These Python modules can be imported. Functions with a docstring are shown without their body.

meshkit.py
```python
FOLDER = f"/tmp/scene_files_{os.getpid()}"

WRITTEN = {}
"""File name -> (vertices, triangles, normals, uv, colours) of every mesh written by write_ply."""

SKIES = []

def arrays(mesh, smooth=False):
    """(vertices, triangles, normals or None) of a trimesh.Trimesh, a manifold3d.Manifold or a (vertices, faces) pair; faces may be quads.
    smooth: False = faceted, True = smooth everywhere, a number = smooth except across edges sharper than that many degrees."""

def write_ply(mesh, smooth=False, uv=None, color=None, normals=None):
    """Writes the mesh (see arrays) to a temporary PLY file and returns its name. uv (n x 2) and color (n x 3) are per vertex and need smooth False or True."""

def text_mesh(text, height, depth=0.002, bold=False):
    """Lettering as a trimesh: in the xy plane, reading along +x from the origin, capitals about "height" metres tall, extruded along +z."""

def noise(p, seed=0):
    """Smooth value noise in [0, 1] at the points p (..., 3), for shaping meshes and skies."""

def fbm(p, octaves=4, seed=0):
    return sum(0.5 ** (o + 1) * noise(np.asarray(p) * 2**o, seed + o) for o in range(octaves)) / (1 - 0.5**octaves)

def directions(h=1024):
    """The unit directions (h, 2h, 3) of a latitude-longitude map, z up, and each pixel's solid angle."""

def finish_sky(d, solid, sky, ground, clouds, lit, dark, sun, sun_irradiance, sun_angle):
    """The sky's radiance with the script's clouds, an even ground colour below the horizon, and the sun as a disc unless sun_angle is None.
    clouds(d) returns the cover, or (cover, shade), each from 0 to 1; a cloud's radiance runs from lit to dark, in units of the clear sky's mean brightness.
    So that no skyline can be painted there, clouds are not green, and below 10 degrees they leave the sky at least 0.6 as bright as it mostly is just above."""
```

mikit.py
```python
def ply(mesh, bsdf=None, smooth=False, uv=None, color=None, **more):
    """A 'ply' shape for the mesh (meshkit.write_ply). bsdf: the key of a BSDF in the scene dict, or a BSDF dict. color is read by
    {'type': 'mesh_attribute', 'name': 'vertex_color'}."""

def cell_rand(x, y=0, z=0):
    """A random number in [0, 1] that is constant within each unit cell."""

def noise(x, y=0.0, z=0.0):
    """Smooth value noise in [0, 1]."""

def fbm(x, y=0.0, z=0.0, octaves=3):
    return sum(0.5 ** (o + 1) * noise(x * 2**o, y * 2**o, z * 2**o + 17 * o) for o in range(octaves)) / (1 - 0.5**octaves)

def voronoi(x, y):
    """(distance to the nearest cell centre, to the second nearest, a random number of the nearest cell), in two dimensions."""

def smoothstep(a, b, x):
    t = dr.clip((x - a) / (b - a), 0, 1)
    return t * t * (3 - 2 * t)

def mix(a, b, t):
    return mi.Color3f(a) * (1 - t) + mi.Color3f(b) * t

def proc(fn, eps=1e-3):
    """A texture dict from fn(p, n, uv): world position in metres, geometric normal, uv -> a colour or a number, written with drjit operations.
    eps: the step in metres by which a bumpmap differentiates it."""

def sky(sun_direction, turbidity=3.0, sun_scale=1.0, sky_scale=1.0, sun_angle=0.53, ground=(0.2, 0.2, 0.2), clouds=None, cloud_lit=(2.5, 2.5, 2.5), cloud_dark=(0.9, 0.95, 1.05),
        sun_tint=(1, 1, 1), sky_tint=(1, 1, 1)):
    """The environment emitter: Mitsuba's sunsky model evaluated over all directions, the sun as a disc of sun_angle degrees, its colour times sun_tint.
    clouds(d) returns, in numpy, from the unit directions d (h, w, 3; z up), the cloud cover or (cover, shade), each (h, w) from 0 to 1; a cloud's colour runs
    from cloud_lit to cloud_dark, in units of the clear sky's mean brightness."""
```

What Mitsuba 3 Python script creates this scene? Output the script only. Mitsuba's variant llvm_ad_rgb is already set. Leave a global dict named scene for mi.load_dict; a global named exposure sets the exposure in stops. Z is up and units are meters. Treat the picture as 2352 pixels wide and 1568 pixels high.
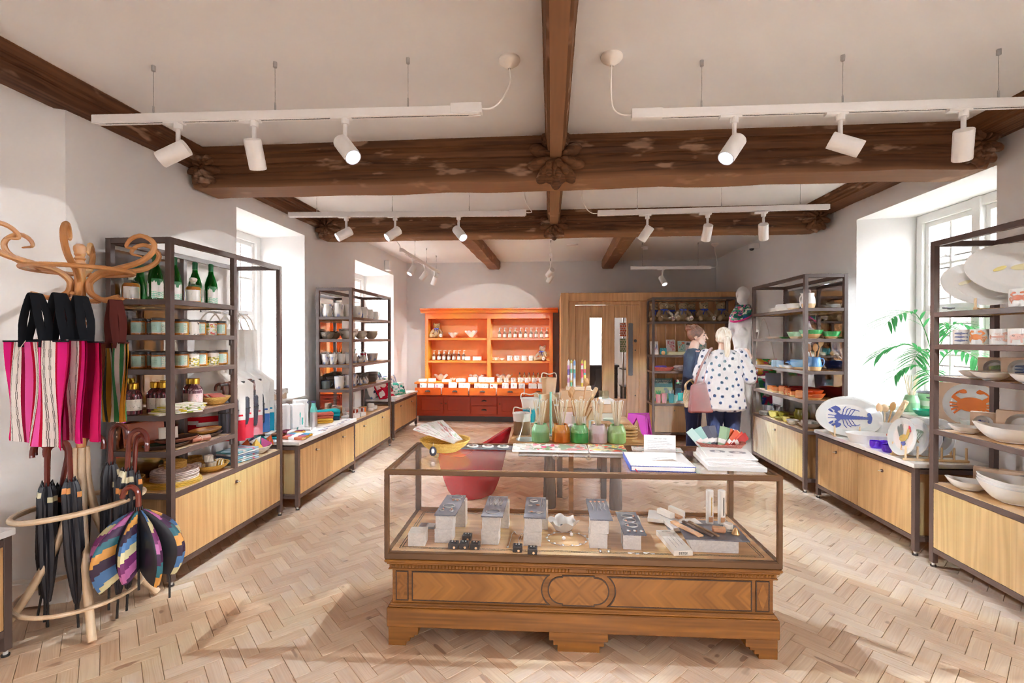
import math, random
import numpy as np, trimesh, shapely
import mitsuba as mi, drjit as dr
import manifold3d as m3
import mikit, meshkit
from shapely.geometry import Polygon, box as sbox, Point
from shapely import affinity

scene, labels = {'type': 'scene'}, {}
exposure = -0.55
R = random.Random(7)
RN = np.random.default_rng(11)

# ------------------------------------------------------------------ camera, sky
YAW, PITCH = math.atan(89 / 1100), math.atan(7 / 1100)
_d = [-math.sin(YAW) * math.cos(PITCH), math.cos(YAW) * math.cos(PITCH), -math.sin(PITCH)]
scene['camera'] = {'type': 'perspective', 'fov_axis': 'x', 'fov': math.degrees(2 * math.atan(1176 / 1100)), 'near_clip': 0.05, 'far_clip': 200.0,
     'to_world': mi.ScalarTransform4f().look_at(origin=[0, 0, 1.5], target=[_d[0], _d[1], 1.5 + _d[2]], up=[0, 0, 1])}


def _clouds(d):
 n = meshkit.fbm(d * np.array([2.2, 2.2, 4.0]), 4, 3)
 return np.clip(0.88 + 0.3 * (n - 0.5), 0, 1), np.clip(0.5 * (n - 0.35), 0, 1)


scene['sky'] = mikit.sky((0.2, 0.5, 0.84), turbidity=4, sun_scale=0.0, sky_scale=200.0, sky_tint=(0.93, 1.0, 1.07), clouds=_clouds, cloud_lit=(1.25, 1.25, 1.27), cloud_dark=(0.9, 0.93, 0.98), ground=(0.35, 0.34, 0.32))

SA, GL, CL, ME = 'mat_satin', 'mat_gloss', 'mat_cloth', 'mat_metal'
cos, sin, pi = math.cos, math.sin, math.pi
cst, lsp = np.column_stack, np.linspace

# ------------------------------------------------------------------ colour and mesh kit
def lin(h):
 if not isinstance(h, str):
  return np.asarray(h, float)
 h = h.lstrip('#')
 s = np.array([int(h[i:i + 2], 16) / 255 for i in (0, 2, 4)])
 return np.where(s < 0.04045, s / 12.92, ((s + 0.055) / 1.055) ** 2.4)


def rgb(h):
 return {'type': 'rgb', 'value': [float(x) for x in lin(h)]}


class G:
 """vertices, triangles, one colour per triangle"""
 def __init__(s, v, f, c='#cccccc', uv=None):
  s.v, s.f = np.asarray(v, float).reshape(-1, 3), np.asarray(f, int).reshape(-1, 3)
  c = lin(c)
  s.c = np.tile(c, (len(s.f), 1)) if c.ndim == 1 else c
  s.uv = uv                                            # one (u, v) for the whole mesh or None

 def __add__(s, o):
  return join([s, o])

 def col(s, c):
  return G(s.v, s.f, c, s.uv)

 def paint(s, fn):
  """fn(centres) -> colours"""
  return G(s.v, s.f, fn(s.v[s.f].mean(1)), s.uv)

 def mv(s, x=0, y=0, z=0):
  return G(s.v + [x, y, z], s.f, s.c, s.uv)

 def sc(s, x=1, y=None, z=None):
  y, z = (x if y is None else y), (x if z is None else z)
  f = s.f if x * y * z > 0 else s.f[:, ::-1]
  return G(s.v * [x, y, z], f, s.c, s.uv)

 def rot(s, a, axis='z'):
  return G(s.v @ rotm(a, axis).T, s.f, s.c, s.uv)

 def look(s, d):
  """turns +z to direction d"""
  return G(s.v @ zto(d).T, s.f, s.c, s.uv)


def rotm(a, axis='z'):
 a = math.radians(a)
 c, s = cos(a), sin(a)
 return np.array({'z': [[c, -s, 0], [s, c, 0], [0, 0, 1]], 'x': [[1, 0, 0], [0, c, -s], [0, s, c]], 'y': [[c, 0, s], [0, 1, 0], [-s, 0, c]]}[axis])


def zto(d):
 d = np.asarray(d, float) / np.linalg.norm(d)
 a = np.array([0, 0, 1.0]) if abs(d[2]) < 0.95 else np.array([0, 1.0, 0])
 x = np.cross(a, d)
 x /= np.linalg.norm(x)
 return np.stack([x, np.cross(d, x), d], 1)


def join(ms):
 ms = [m for m in ms if m is not None]
 o = np.cumsum([0] + [len(m.v) for m in ms])
 uv = ms[0].uv
 if any(np.ndim(m.uv) == 2 or (m.uv is not None and m.uv != uv) for m in ms):
  uv = np.vstack([m.uv if np.ndim(m.uv) == 2 else np.tile(np.asarray(m.uv, float), (len(m.v), 1)) for m in ms])
 return G(np.vstack([m.v for m in ms]), np.vstack([m.f + a for m, a in zip(ms, o)]), np.vstack([m.c for m in ms]), uv)


_BOXF = None


def B(x0, x1, y0, y1, z0, z1, c='#cccccc', b=0.0015):
 """box with chamfered edges"""
 x0, x1, y0, y1, z0, z1 = min(x0, x1), max(x0, x1), min(y0, y1), max(y0, y1), min(z0, z1), max(z0, z1)
 b = min(b, 0.3 * min(x1 - x0, y1 - y0, z1 - z0))
 if b <= 0:
  t = trimesh.creation.box(bounds=[[x0, y0, z0], [x1, y1, z1]])
  return G(t.vertices, t.faces, c)
 global _BOXF
 cs = [(a, k, e) for a in (0, 1) for k in (0, 1) for e in (0, 1)]
 P = []
 for a, k, e in cs:
  q = np.array([(x0, x1)[a], (y0, y1)[k], (z0, z1)[e]])
  s = np.array([1 - 2 * a, 1 - 2 * k, 1 - 2 * e]) * b
  P += [q + s * [0, 1, 1], q + s * [1, 0, 1], q + s * [1, 1, 0]]
 if _BOXF is None:
  pts = []
  for a, k, e in cs:
   q = np.array([a, k, e], float)
   s = np.array([1 - 2 * a, 1 - 2 * k, 1 - 2 * e]) * 0.1
   pts += [q + s * [0, 1, 1], q + s * [1, 0, 1], q + s * [1, 1, 0]]
  pts = np.array(pts)
  h = trimesh.convex.convex_hull(pts)
  m = [int(np.argmin(np.linalg.norm(pts - v, axis=1))) for v in h.vertices]
  _BOXF = np.array(m)[h.faces]
 return G(P, _BOXF, c)


def CB(cx, cy, cz, sx, sy, sz, c='#cccccc', b=0.0015):
 return B(cx - sx / 2, cx + sx / 2, cy - sy / 2, cy + sy / 2, cz - sz / 2, cz + sz / 2, c, b)


def LATHE(prof, n=20, c='#cccccc', cols=None, cap=True):
 """prof: (r, z) from bottom to top; cols: one colour per profile step"""
 prof = [(max(r, 0), z) for r, z in prof]
 a = np.arange(n) * 2 * pi / n
 v, f, cc = [], [], []
 for r, z in prof:
  v += [np.stack([r * np.cos(a), r * np.sin(a), np.full(n, z)], 1)]
 i = np.arange(n)
 j = (i + 1) % n
 for k in range(len(prof) - 1):
  A, Bq = k * n, (k + 1) * n
  col = lin(cols[k]) if cols else lin(c)
  if prof[k][0] > 0:
   f += [np.stack([A + i, A + j, Bq + j], 1)]
   cc += [np.tile(col, (n, 1))]
  if prof[k + 1][0] > 0:
   f += [np.stack([A + i, Bq + j, Bq + i], 1)]
   cc += [np.tile(col, (n, 1))]
 return G(np.vstack(v), np.vstack(f), np.vstack(cc))


def CYL(p0, p1, r0, r1=None, n=12, c='#cccccc'):
 p0, p1 = np.asarray(p0, float), np.asarray(p1, float)
 r1 = r0 if r1 is None else r1
 L = np.linalg.norm(p1 - p0)
 return LATHE([(0, 0), (r0, 0), (r1, L), (0, L)], n, c).look(p1 - p0).mv(*p0)


def TUBE(pts, r, n=8, c='#cccccc', closed=False, flat=None):
 """swept tube; r: number or list; flat: (a, b) half axes of an elliptic section, b along the sweep's reference normal"""
 P = np.asarray(pts, float)
 m = len(P)
 r = np.full(m, r) if np.isscalar(r) else np.interp(lsp(0, 1, m), lsp(0, 1, len(r)), r)
 t = np.roll(P, -1, 0) - np.roll(P, 1, 0) if closed else np.gradient(P, axis=0)
 t /= np.linalg.norm(t, axis=1, keepdims=True) + 1e-12
 u = np.cross(t[0], [0, 0, 1.0])
 if np.linalg.norm(u) < 0.1:
  u = np.cross(t[0], [0, 1.0, 0])
 U = []
 for k in range(m):
  u = u - t[k] * (u @ t[k])
  u /= np.linalg.norm(u) + 1e-12
  U.append(u)
 U = np.array(U)
 W = np.cross(t, U)
 a = np.arange(n) * 2 * pi / n
 ea, eb = flat or (1, 1)
 V = (P[:, None] + r[:, None, None] * (ea * np.cos(a)[None, :, None] * U[:, None] + eb * np.sin(a)[None, :, None] * W[:, None])).reshape(-1, 3)
 i, j = np.arange(n), (np.arange(n) + 1) % n
 F = []
 for k in range(m if closed else m - 1):
  A, Bq = k * n, ((k + 1) % m) * n
  F += [np.stack([A + i, A + j, Bq + j], 1), np.stack([A + i, Bq + j, Bq + i], 1)]
 if not closed:
  V = np.vstack([V, P[0], P[-1]])
  F += [np.stack([j, i, np.full(n, m * n)], 1), np.stack([(m - 1) * n + i, (m - 1) * n + j, np.full(n, m * n + 1)], 1)]
 return G(V, np.vstack(F), c)


def SPL(pts, n=24, closed=False):
 """Catmull-Rom curve through points"""
 P = np.asarray(pts, float)
 if closed:
  Q = np.vstack([P[-1], P, P[0], P[1]])
 else:
  Q = np.vstack([2 * P[0] - P[1], P, 2 * P[-1] - P[-2]])
 out = []
 segs = len(Q) - 3
 for k in range(segs):
  a, b, c, d = Q[k:k + 4]
  m = max(2, n // segs)
  for t in np.arange(m) / m:
   out.append(0.5 * (2 * b + (c - a) * t + (2 * a - 5 * b + 4 * c - d) * t * t + (3 * b - a - 3 * c + d) * t ** 3))
 if not closed:
  out.append(P[-1])
 return np.array(out)


def SPH(x, y, z, rx, ry=None, rz=None, sub=2, c='#cccccc'):
 s = trimesh.creation.icosphere(sub)
 return G(s.vertices * [rx, ry or rx, rz or rx] + [x, y, z], s.faces, c)


def EXT(poly, h, c='#cccccc', z=0.0):
 """shapely polygon(s) in xy extruded by h along z"""
 gs = getattr(poly, 'geoms', [poly])
 ts = [trimesh.creation.extrude_polygon(g, h, engine='earcut') for g in gs if g.area > 1e-10]
 return join([G(t.vertices + [0, 0, z], t.faces, c) for t in ts])


def HULL(pts, c='#cccccc'):
 h = trimesh.convex.convex_hull(np.asarray(pts, float))
 return G(h.vertices, h.faces, c)


def GRID(fn, nu, nv, c='#cccccc', thick=0.0, back=None):
 """sheet fn(u, v) -> (n, 3) over the unit square; thick > 0 gives it a back and edges; c: colour or fn(u, v) -> (n, 3)"""
 u, v = np.meshgrid(lsp(0, 1, nu + 1), lsp(0, 1, nv + 1), indexing='ij')
 V = np.asarray(fn(u.ravel(), v.ravel()), float)
 idx = np.arange((nu + 1) * (nv + 1)).reshape(nu + 1, nv + 1)
 a, b, cc, d = idx[:-1, :-1].ravel(), idx[1:, :-1].ravel(), idx[1:, 1:].ravel(), idx[:-1, 1:].ravel()
 F = np.vstack([np.stack([a, b, cc], 1), np.stack([a, cc, d], 1)])
 um, vm = (u[:-1, :-1] + u[1:, 1:]).ravel() / 2, (v[:-1, :-1] + v[1:, 1:]).ravel() / 2
 C = np.tile(c(um, vm), (2, 1)) if callable(c) else np.tile(lin(c), (len(F), 1))
 if thick:
  n = np.zeros_like(V)
  fn_ = np.cross(V[F[:, 1]] - V[F[:, 0]], V[F[:, 2]] - V[F[:, 0]])
  for k in range(3):
   np.add.at(n, F[:, k], fn_)
  n /= np.linalg.norm(n, axis=1, keepdims=True) + 1e-12
  N = len(V)
  rim = np.concatenate([idx[:, 0], idx[-1, 1:], idx[::-1, -1][1:], idx[0, ::-1][1:-1]])
  r2 = np.roll(rim, -1)
  E = np.vstack([np.stack([rim, rim + N, r2 + N], 1), np.stack([rim, r2 + N, r2], 1)])
  Cb = C if back is None else np.tile(lin(back), (len(F), 1))
  return G(np.vstack([V, V - n * thick]), np.vstack([F, F[:, ::-1] + N, E]), np.vstack([C, Cb, np.tile(Cb.mean(0), (len(E), 1))]))
 return G(V, F, C)


def MAN(m, c='#cccccc'):
 q = m.to_mesh()
 return G(q.vert_properties[:, :3], q.tri_verts, c)


def TXT(s, h, d=0.001, c='#222222', bold=False, centre=False):
 t = meshkit.text_mesh(s, h, d, bold)
 g = G(t.vertices, t.faces, c)
 return g.mv(-g.v[:, 0].mean() if not centre else -(g.v[:, 0].min() + g.v[:, 0].max()) / 2) if centre else g


# ------------------------------------------------------------------ entries of the scene
def plyd(g, mat, smooth=32):
 """the ply dict: corner normals split at edges sharper than `smooth` degrees, colours per triangle"""
 v, f = g.v, g.f
 fn = np.cross(v[f[:, 1]] - v[f[:, 0]], v[f[:, 2]] - v[f[:, 0]])
 ok = np.linalg.norm(fn, axis=1) > 1e-14
 f, C, fn = f[ok], g.c[ok], fn[ok]
 un = fn / np.linalg.norm(fn, axis=1, keepdims=True)
 nf = len(f)
 if smooth:
  key = np.unique(np.round(v * 1e5).astype(np.int64), axis=0, return_inverse=True)[1].ravel()
  ck = key[f].ravel()
  order = np.argsort(ck, kind='stable')
  sk = ck[order]
  start = np.searchsorted(sk, sk, 'left')
  cnt = np.searchsorted(sk, sk, 'right') - start
  rep = np.repeat(np.arange(len(order)), cnt)
  off = np.arange(len(rep)) - np.repeat(np.cumsum(cnt) - cnt, cnt)
  ca, cb = order[rep], order[start[rep] + off]
  good = (un[ca // 3] * un[cb // 3]).sum(1) > cos(math.radians(smooth))
  N = np.zeros((nf * 3, 3))
  np.add.at(N, ca[good], fn[cb[good] // 3])
  N /= np.linalg.norm(N, axis=1, keepdims=True) + 1e-30
 else:
  N = np.repeat(un, 3, 0)
 P, CC = v[f].reshape(-1, 3), np.repeat(C, 3, 0)
 rows = np.hstack([np.round(P, 6), np.round(N, 3), np.round(CC, 4)])
 _, first, inv = np.unique(rows, axis=0, return_index=True, return_inverse=True)
 uv = None if g.uv is None else (g.uv[f].reshape(-1, 2)[first] if np.ndim(g.uv) == 2 else np.tile(np.asarray(g.uv, float), (len(first), 1)))
 needs = VC.get(mat, False)
 col = np.hstack([CC[first]]) if needs else None
 path = write(P[first], inv.reshape(-1, 3), N[first], uv, col)
 return {'type': 'ply', 'filename': path, 'face_normals': False, 'bsdf': {'type': 'ref', 'id': mat}}


def write(v, f, n, uv, col):
 return meshkit.write_ply((v, f), False, uv, col, normals=n)


ORD = 'first second third fourth fifth sixth seventh eighth ninth tenth eleventh twelfth thirteenth'.split()
VC = {}
_count = {}


def numbered(name):
 k = _count.get(name, 0)
 _count[name] = k + 1
 return name if k == 0 else f'{name}_{k:03d}'


def thing(name, label, cat, group=None):
 key = numbered(name)
 labels[key] = {'label': label, 'category': cat}
 if group:
  labels[key]['group'] = group
 return key


def part(holder, name, g, mat, smooth=32, label=None, M=None, kind=None):
 key = numbered(f'{holder}__{name}')
 d = g if isinstance(g, dict) else plyd(g, mat, smooth)
 scene[key] = {**d, 'to_world': mi.ScalarTransform4f(M.tolist())} if M is not None else dict(d)
 if label or kind:
  labels[key] = {**({'label': label} if label else {}), **({'kind': kind} if kind else {})}
 return key


def solo(name, g, mat, label, cat, group=None, smooth=32, M=None, kind=None):
 key = thing(name, label, cat, group)
 d = g if isinstance(g, dict) else plyd(g, mat, smooth)
 scene[key] = {**d, 'to_world': mi.ScalarTransform4f(M.tolist())} if M is not None else dict(d)
 if kind:
  labels[key]['kind'] = kind
 return key


def struct(name, g, mat, smooth=32):
 scene[name] = plyd(g, mat, smooth)
 labels[name] = {'kind': 'structure'}
 return name


def M4(x=0, y=0, z=0, rz=0, s=1.0, rx=0, ry=0):
 m = np.eye(4)
 m[:3, :3] = rotm(rz) @ rotm(ry, 'y') @ rotm(rx, 'x') * (np.asarray(s) if np.ndim(s) else s)
 m[:3, 3] = x, y, z
 return m


class Proto:
 """a kind of thing: its parts (name, mesh, material[, smooth]) share their ply dicts between copies"""
 def __init__(s, *parts):
  s.parts = [(p[0], plyd(p[1], p[2], p[3] if len(p) > 3 else 32)) for p in parts]

 def put(s, name, M, label, cat, group=None):
  if len(s.parts) == 1:
   return solo(name, s.parts[0][1], None, label, cat, group, M=M)
  k = thing(name, label, cat, group)
  for n, d in s.parts:
   part(k, n, d, None, M=M)
  return k


# ------------------------------------------------------------------ materials
def pr(base, rough=0.5, **k):
 base = {'type': 'mesh_attribute', 'name': 'vertex_color'} if base == 'vc' else base
 return {'type': 'twosided', 'bsdf': {'type': 'principled', 'base_color': base, 'roughness': rough, **k}}


for _n, _d in dict(
  matte=pr('vc', 0.75, specular=0.3), satin=pr('vc', 0.42, specular=0.45), gloss=pr('vc', 0.12, specular=0.5), cloth=pr('vc', 0.95, specular=0.1, sheen=0.3),
  metal=pr('vc', 0.28, metallic=1.0)).items():
 scene['mat_' + _n] = _d
 VC['mat_' + _n] = True
P3 = mi.Color3f


def C3(h):
 a = lin(h)
 return mi.Color3f(float(a[0]), float(a[1]), float(a[2]))


def plaster(p, n, uv):
 t = mikit.fbm(p.x * 1.3, p.y * 1.3, p.z * 1.3, 3)
 s = mikit.noise(p.x * 9, p.y * 9, p.z * 9)
 return mikit.mix(C3('#dfdfe0'), C3('#eaeaeb'), dr.clip(t * 1.1 + 0.1 * s, 0, 1))


def plaster_h(p, n, uv):
 return 0.012 * mikit.fbm(p.x * 2.1, p.y * 2.1, p.z * 2.1, 4)


def grain(a, b, cc, dark, light, fine=1.0):
 """wood: a along the grain, b and cc across it"""
 w = mikit.fbm(a * 0.9, b * 6, cc * 6, 3)
 st = mikit.noise(a * 1.6, b * 170 * fine + w * 5, cc * 170 * fine)
 rg = 0.5 + 0.5 * dr.sin(b * 85 * fine + cc * 60 * fine + w * 26)
 t = dr.clip(0.5 * st + 0.28 * rg + 0.45 * (w - 0.3), 0, 1)
 return mikit.mix(C3(dark), C3(light), t)


def oak_v(p, n, uv):
 return grain(p.z, p.y, p.x, '#9f7548', '#c89f6e')


def oak_shelf(p, n, uv):
 return grain(p.y, p.x, p.z * 0.3, '#9f7446', '#c59b6a')


def oak_old(p, n, uv):
 return grain(p.z, p.x, p.y, '#b07a48', '#d6a673', 0.8)


def oak_h(p, n, uv):
 return grain(p.x, p.z, p.y, '#ad7743', '#d6a570', 0.8)


def case_w(p, n, uv):
 k = mikit.fbm(p.x * 7, p.y * 7, p.z * 40, 3)
 return grain(p.x, p.z, p.y, '#4f2b0a', '#86531a', 0.7) * (0.75 + 0.5 * k)


def case_dark(p, n, uv):
 return grain(p.x + p.z, p.y, p.z * 0.2, '#33200e', '#644222', 0.7)


def veneer(p, n, uv):
 # chevron figure: the grain runs up or down at a slant on either side of the panel's middle line; uv.x: +1 / -1 the chevron's sense
 zz = dr.abs(p.z - uv.y)
 px = dr.select(uv.x > 1.5, dr.abs(p.x - 0.135), p.x * uv.x)
 d = px * 0.7071 + zz * 0.7071
 e = px * 0.7071 - zz * 0.7071
 w = mikit.fbm(d * 3, e * 12, 1.0, 3)
 t = dr.clip(0.25 + 0.6 * (mikit.noise(d * 1.5, e * 120, 0.0) - 0.5) + 0.9 * (mikit.fbm(d * 2, e * 22, 3.0, 2) - 0.42) + 0.3 * w, 0, 1)
 return mikit.mix(C3('#653a10'), C3('#935f24'), t)


def beam_w(p, n, uv):
 a, b, cc = p.x, p.y, p.z
 w = mikit.fbm(p.x * 2.2, p.y * 2.2, p.z * 7, 4)
 st = mikit.noise(dr.select(uv.x > 0.5, p.y, p.x) * 3, p.z * 90 + w * 6, dr.select(uv.x > 0.5, p.x, p.y) * 90)
 t = dr.clip(0.55 * st + 0.8 * (w - 0.25), 0, 1)
 c = mikit.mix(C3('#22120a'), C3('#694428'), t)
 worn = mikit.smoothstep(0.62, 0.75, mikit.fbm(p.x * 5 + 3, p.y * 5, p.z * 14, 4))
 c = mikit.mix(c, C3('#a88a72'), worn * 0.6)
 return mikit.mix(c, C3('#8f6a4c'), uv.y * 0.75)                # uv.y: the planed, paler faces


def beam_h(p, n, uv):
 k = dr.select(uv.x > 0.5, p.y, p.x)
 q = dr.select(uv.x > 0.5, p.x, p.y)
 return 0.012 * mikit.fbm(k * 3, q * 30, p.z * 40, 4)


def floor_w(p, n, uv):
 # uv.x: the block's tone, uv.y: 0 or 1 its direction
 s = 0.70710678
 u, v = (p.x + p.y) * s, (p.y - p.x) * s
 a, b = dr.select(uv.y > 0.5, v, u), dr.select(uv.y > 0.5, u, v)
 a = a + 13 * uv.x
 w = mikit.fbm(a * 2.5, b * 14, uv.x * 40, 3)
 st = mikit.noise(a * 5, b * 260 + w * 14, uv.x * 50)
 t = dr.clip(0.25 + 0.55 * uv.x + 0.3 * (st - 0.5) + 0.5 * (w - 0.45), 0, 1)
 c = mikit.mix(C3('#bb8f6a'), C3('#ebd2b4'), t)
 kn = mikit.smoothstep(0.86, 0.92, mikit.noise(a * 9 + 70, b * 22, uv.x * 90))
 return mikit.mix(c, C3('#8a5a3a'), kn * 0.6)


def stone(p, n, uv):
 return mikit.mix(C3('#77736c'), C3('#a19c94'), mikit.fbm(p.x * 4, p.y * 4, p.z * 6, 4))


def procmat(name, fn, rough, bump=None, bs=1.0, **k):
 d = pr(mikit.proc(fn), rough, **k)
 if bump is not None:
  d = {'type': 'bumpmap', 'arbitrary': mikit.proc(bump, 2e-3), 'scale': bs, 'bsdf': d}
 scene['mat_' + name] = d


procmat('plaster', plaster, 0.9, specular=0.1)
procmat('oak', oak_v, 0.5, specular=0.35)
procmat('oak_shelf', oak_shelf, 0.45, specular=0.4)
procmat('oak_old', oak_old, 0.45, specular=0.4)
procmat('oak_rail', oak_h, 0.4, specular=0.45)
procmat('case', case_w, 0.35, specular=0.5)
procmat('case_dark', case_dark, 0.35, specular=0.5)
procmat('veneer', veneer, 0.32, specular=0.5)
procmat('beam', beam_w, 0.7, beam_h, 1.0, specular=0.25)
procmat('floor', floor_w, 0.38, specular=0.35)
procmat('stone', stone, 0.9)
scene['mat_mirror'] = {'type': 'twosided', 'bsdf': {'type': 'conductor', 'material': 'none', 'specular_reflectance': {'type': 'rgb', 'value': [0.86, 0.88, 0.88]}}}
scene['mat_pane'] = {'type': 'thindielectric'}
scene['mat_green_glass'] = {'type': 'thindielectric', 'specular_transmittance': rgb('#58c070')}
scene['mat_clear_glass'] = {'type': 'thindielectric', 'specular_transmittance': rgb('#eef6f4')}
scene['mat_purple_glass'] = {'type': 'thindielectric', 'specular_transmittance': rgb('#6a3be0')}
scene['mat_leaf'] = {'type': 'principledthin', 'base_color': {'type': 'mesh_attribute', 'name': 'vertex_color'}, 'roughness': 0.5, 'diff_trans': 0.7}
VC['mat_leaf'] = True
FRAME = '#43352f'                                            # dark bronze steel of the shop fittings
# ================================================================== THE ROOM
XL, XR, YB, CEIL = -2.75, 3.0, 9.0, 2.94


def manbox(x0, x1, y0, y1, z0, z1):
 return m3.Manifold.cube([x1 - x0, y1 - y0, z1 - z0]).translate([x0, y0, z0])


def manhull(pts):
 return m3.Manifold.hull_points(np.asarray(pts, float))


def opening(xa, ya0, ya1, za0, za1, xb, yb0, yb1, zb0, zb1):
 """splayed reveal between the wall's room face (xa) and its outer face (xb)"""
 return manhull([(xa, y, z) for y in (ya0, ya1) for z in (za0, za1)] + [(xb, y, z) for y in (yb0, yb1) for z in (zb0, zb1)])


wl = manbox(XL - 0.62, XL, 2.515, YB + 0.3, 0, CEIL + 0.05)
wl = wl - opening(XL + 0.01, 4.0, 5.17, 0.84, 2.655, XL - 0.63, 4.08, 5.13, 0.88, 2.62) - opening(XL + 0.01, 6.55, 8.22, 0.80, 2.61, XL - 0.63, 6.7, 8.12, 0.84, 2.58)
wl = wl + manhull([(x, y, z) for x, y in ((XL, 2.515), (XL - 1.3, 2.02), (XL - 1.3, 2.3), (XL, 2.8)) for z in (0, CEIL + 0.05)])
struct('wall_left', MAN(wl, '#e6e0dc'), 'mat_plaster')
wl2 = manhull([(x, y, z) for x, y in ((XL - 1.3, 2.1), (XL - 1.3, -3.0), (XL - 1.5, -3.0), (XL - 1.5, 2.1)) for z in (0, CEIL + 0.05)])
struct('wall_left_alcove', MAN(wl2, '#e6e0dc'), 'mat_plaster')
wr = manbox(XR, XR + 0.62, -3.0, YB + 0.3, 0, CEIL + 0.05)
wr = wr - opening(XR - 0.01, 3.49, 4.98, 0.86, 2.668, XR + 0.63, 3.58, 4.86, 0.86, 2.66) - opening(XR - 0.01, -1.6, 1.1, 0.86, 2.668, XR + 0.63, -1.5, 1.0, 0.86, 2.66)
struct('wall_right', MAN(wr, '#e6e0dc'), 'mat_plaster')
wb = manbox(XL - 0.62, XR + 0.62, YB, YB + 0.3, 0, CEIL + 0.05) - manbox(0.2, 2.9, YB - 0.1, YB + 0.4, -0.1, 2.15)
struct('wall_back', MAN(wb, '#e6e0dc'), 'mat_plaster')
wf = manbox(XL - 1.5, XR + 0.62, -3.2, -3.0, 0, CEIL + 0.05) - manbox(-2.2, -1.2, -3.3, -2.9, 0.9, 2.2) - manbox(0.7, 1.7, -3.3, -2.9, 0.9, 2.2)
struct('wall_front', MAN(wf, '#e6e0dc'), 'mat_plaster')
struct('ceiling', B(XL - 1.5, XR + 0.62, -3.2, YB + 0.3, CEIL, CEIL + 0.2, '#e9e3e0'), 'mat_plaster')
base = B(-4.6, 4.2, -3.4, 13.4, -0.1, -0.012, '#b07a50', 0)
base.uv = (0.2, 0.0)
struct('floor', base, 'mat_floor')
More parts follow.
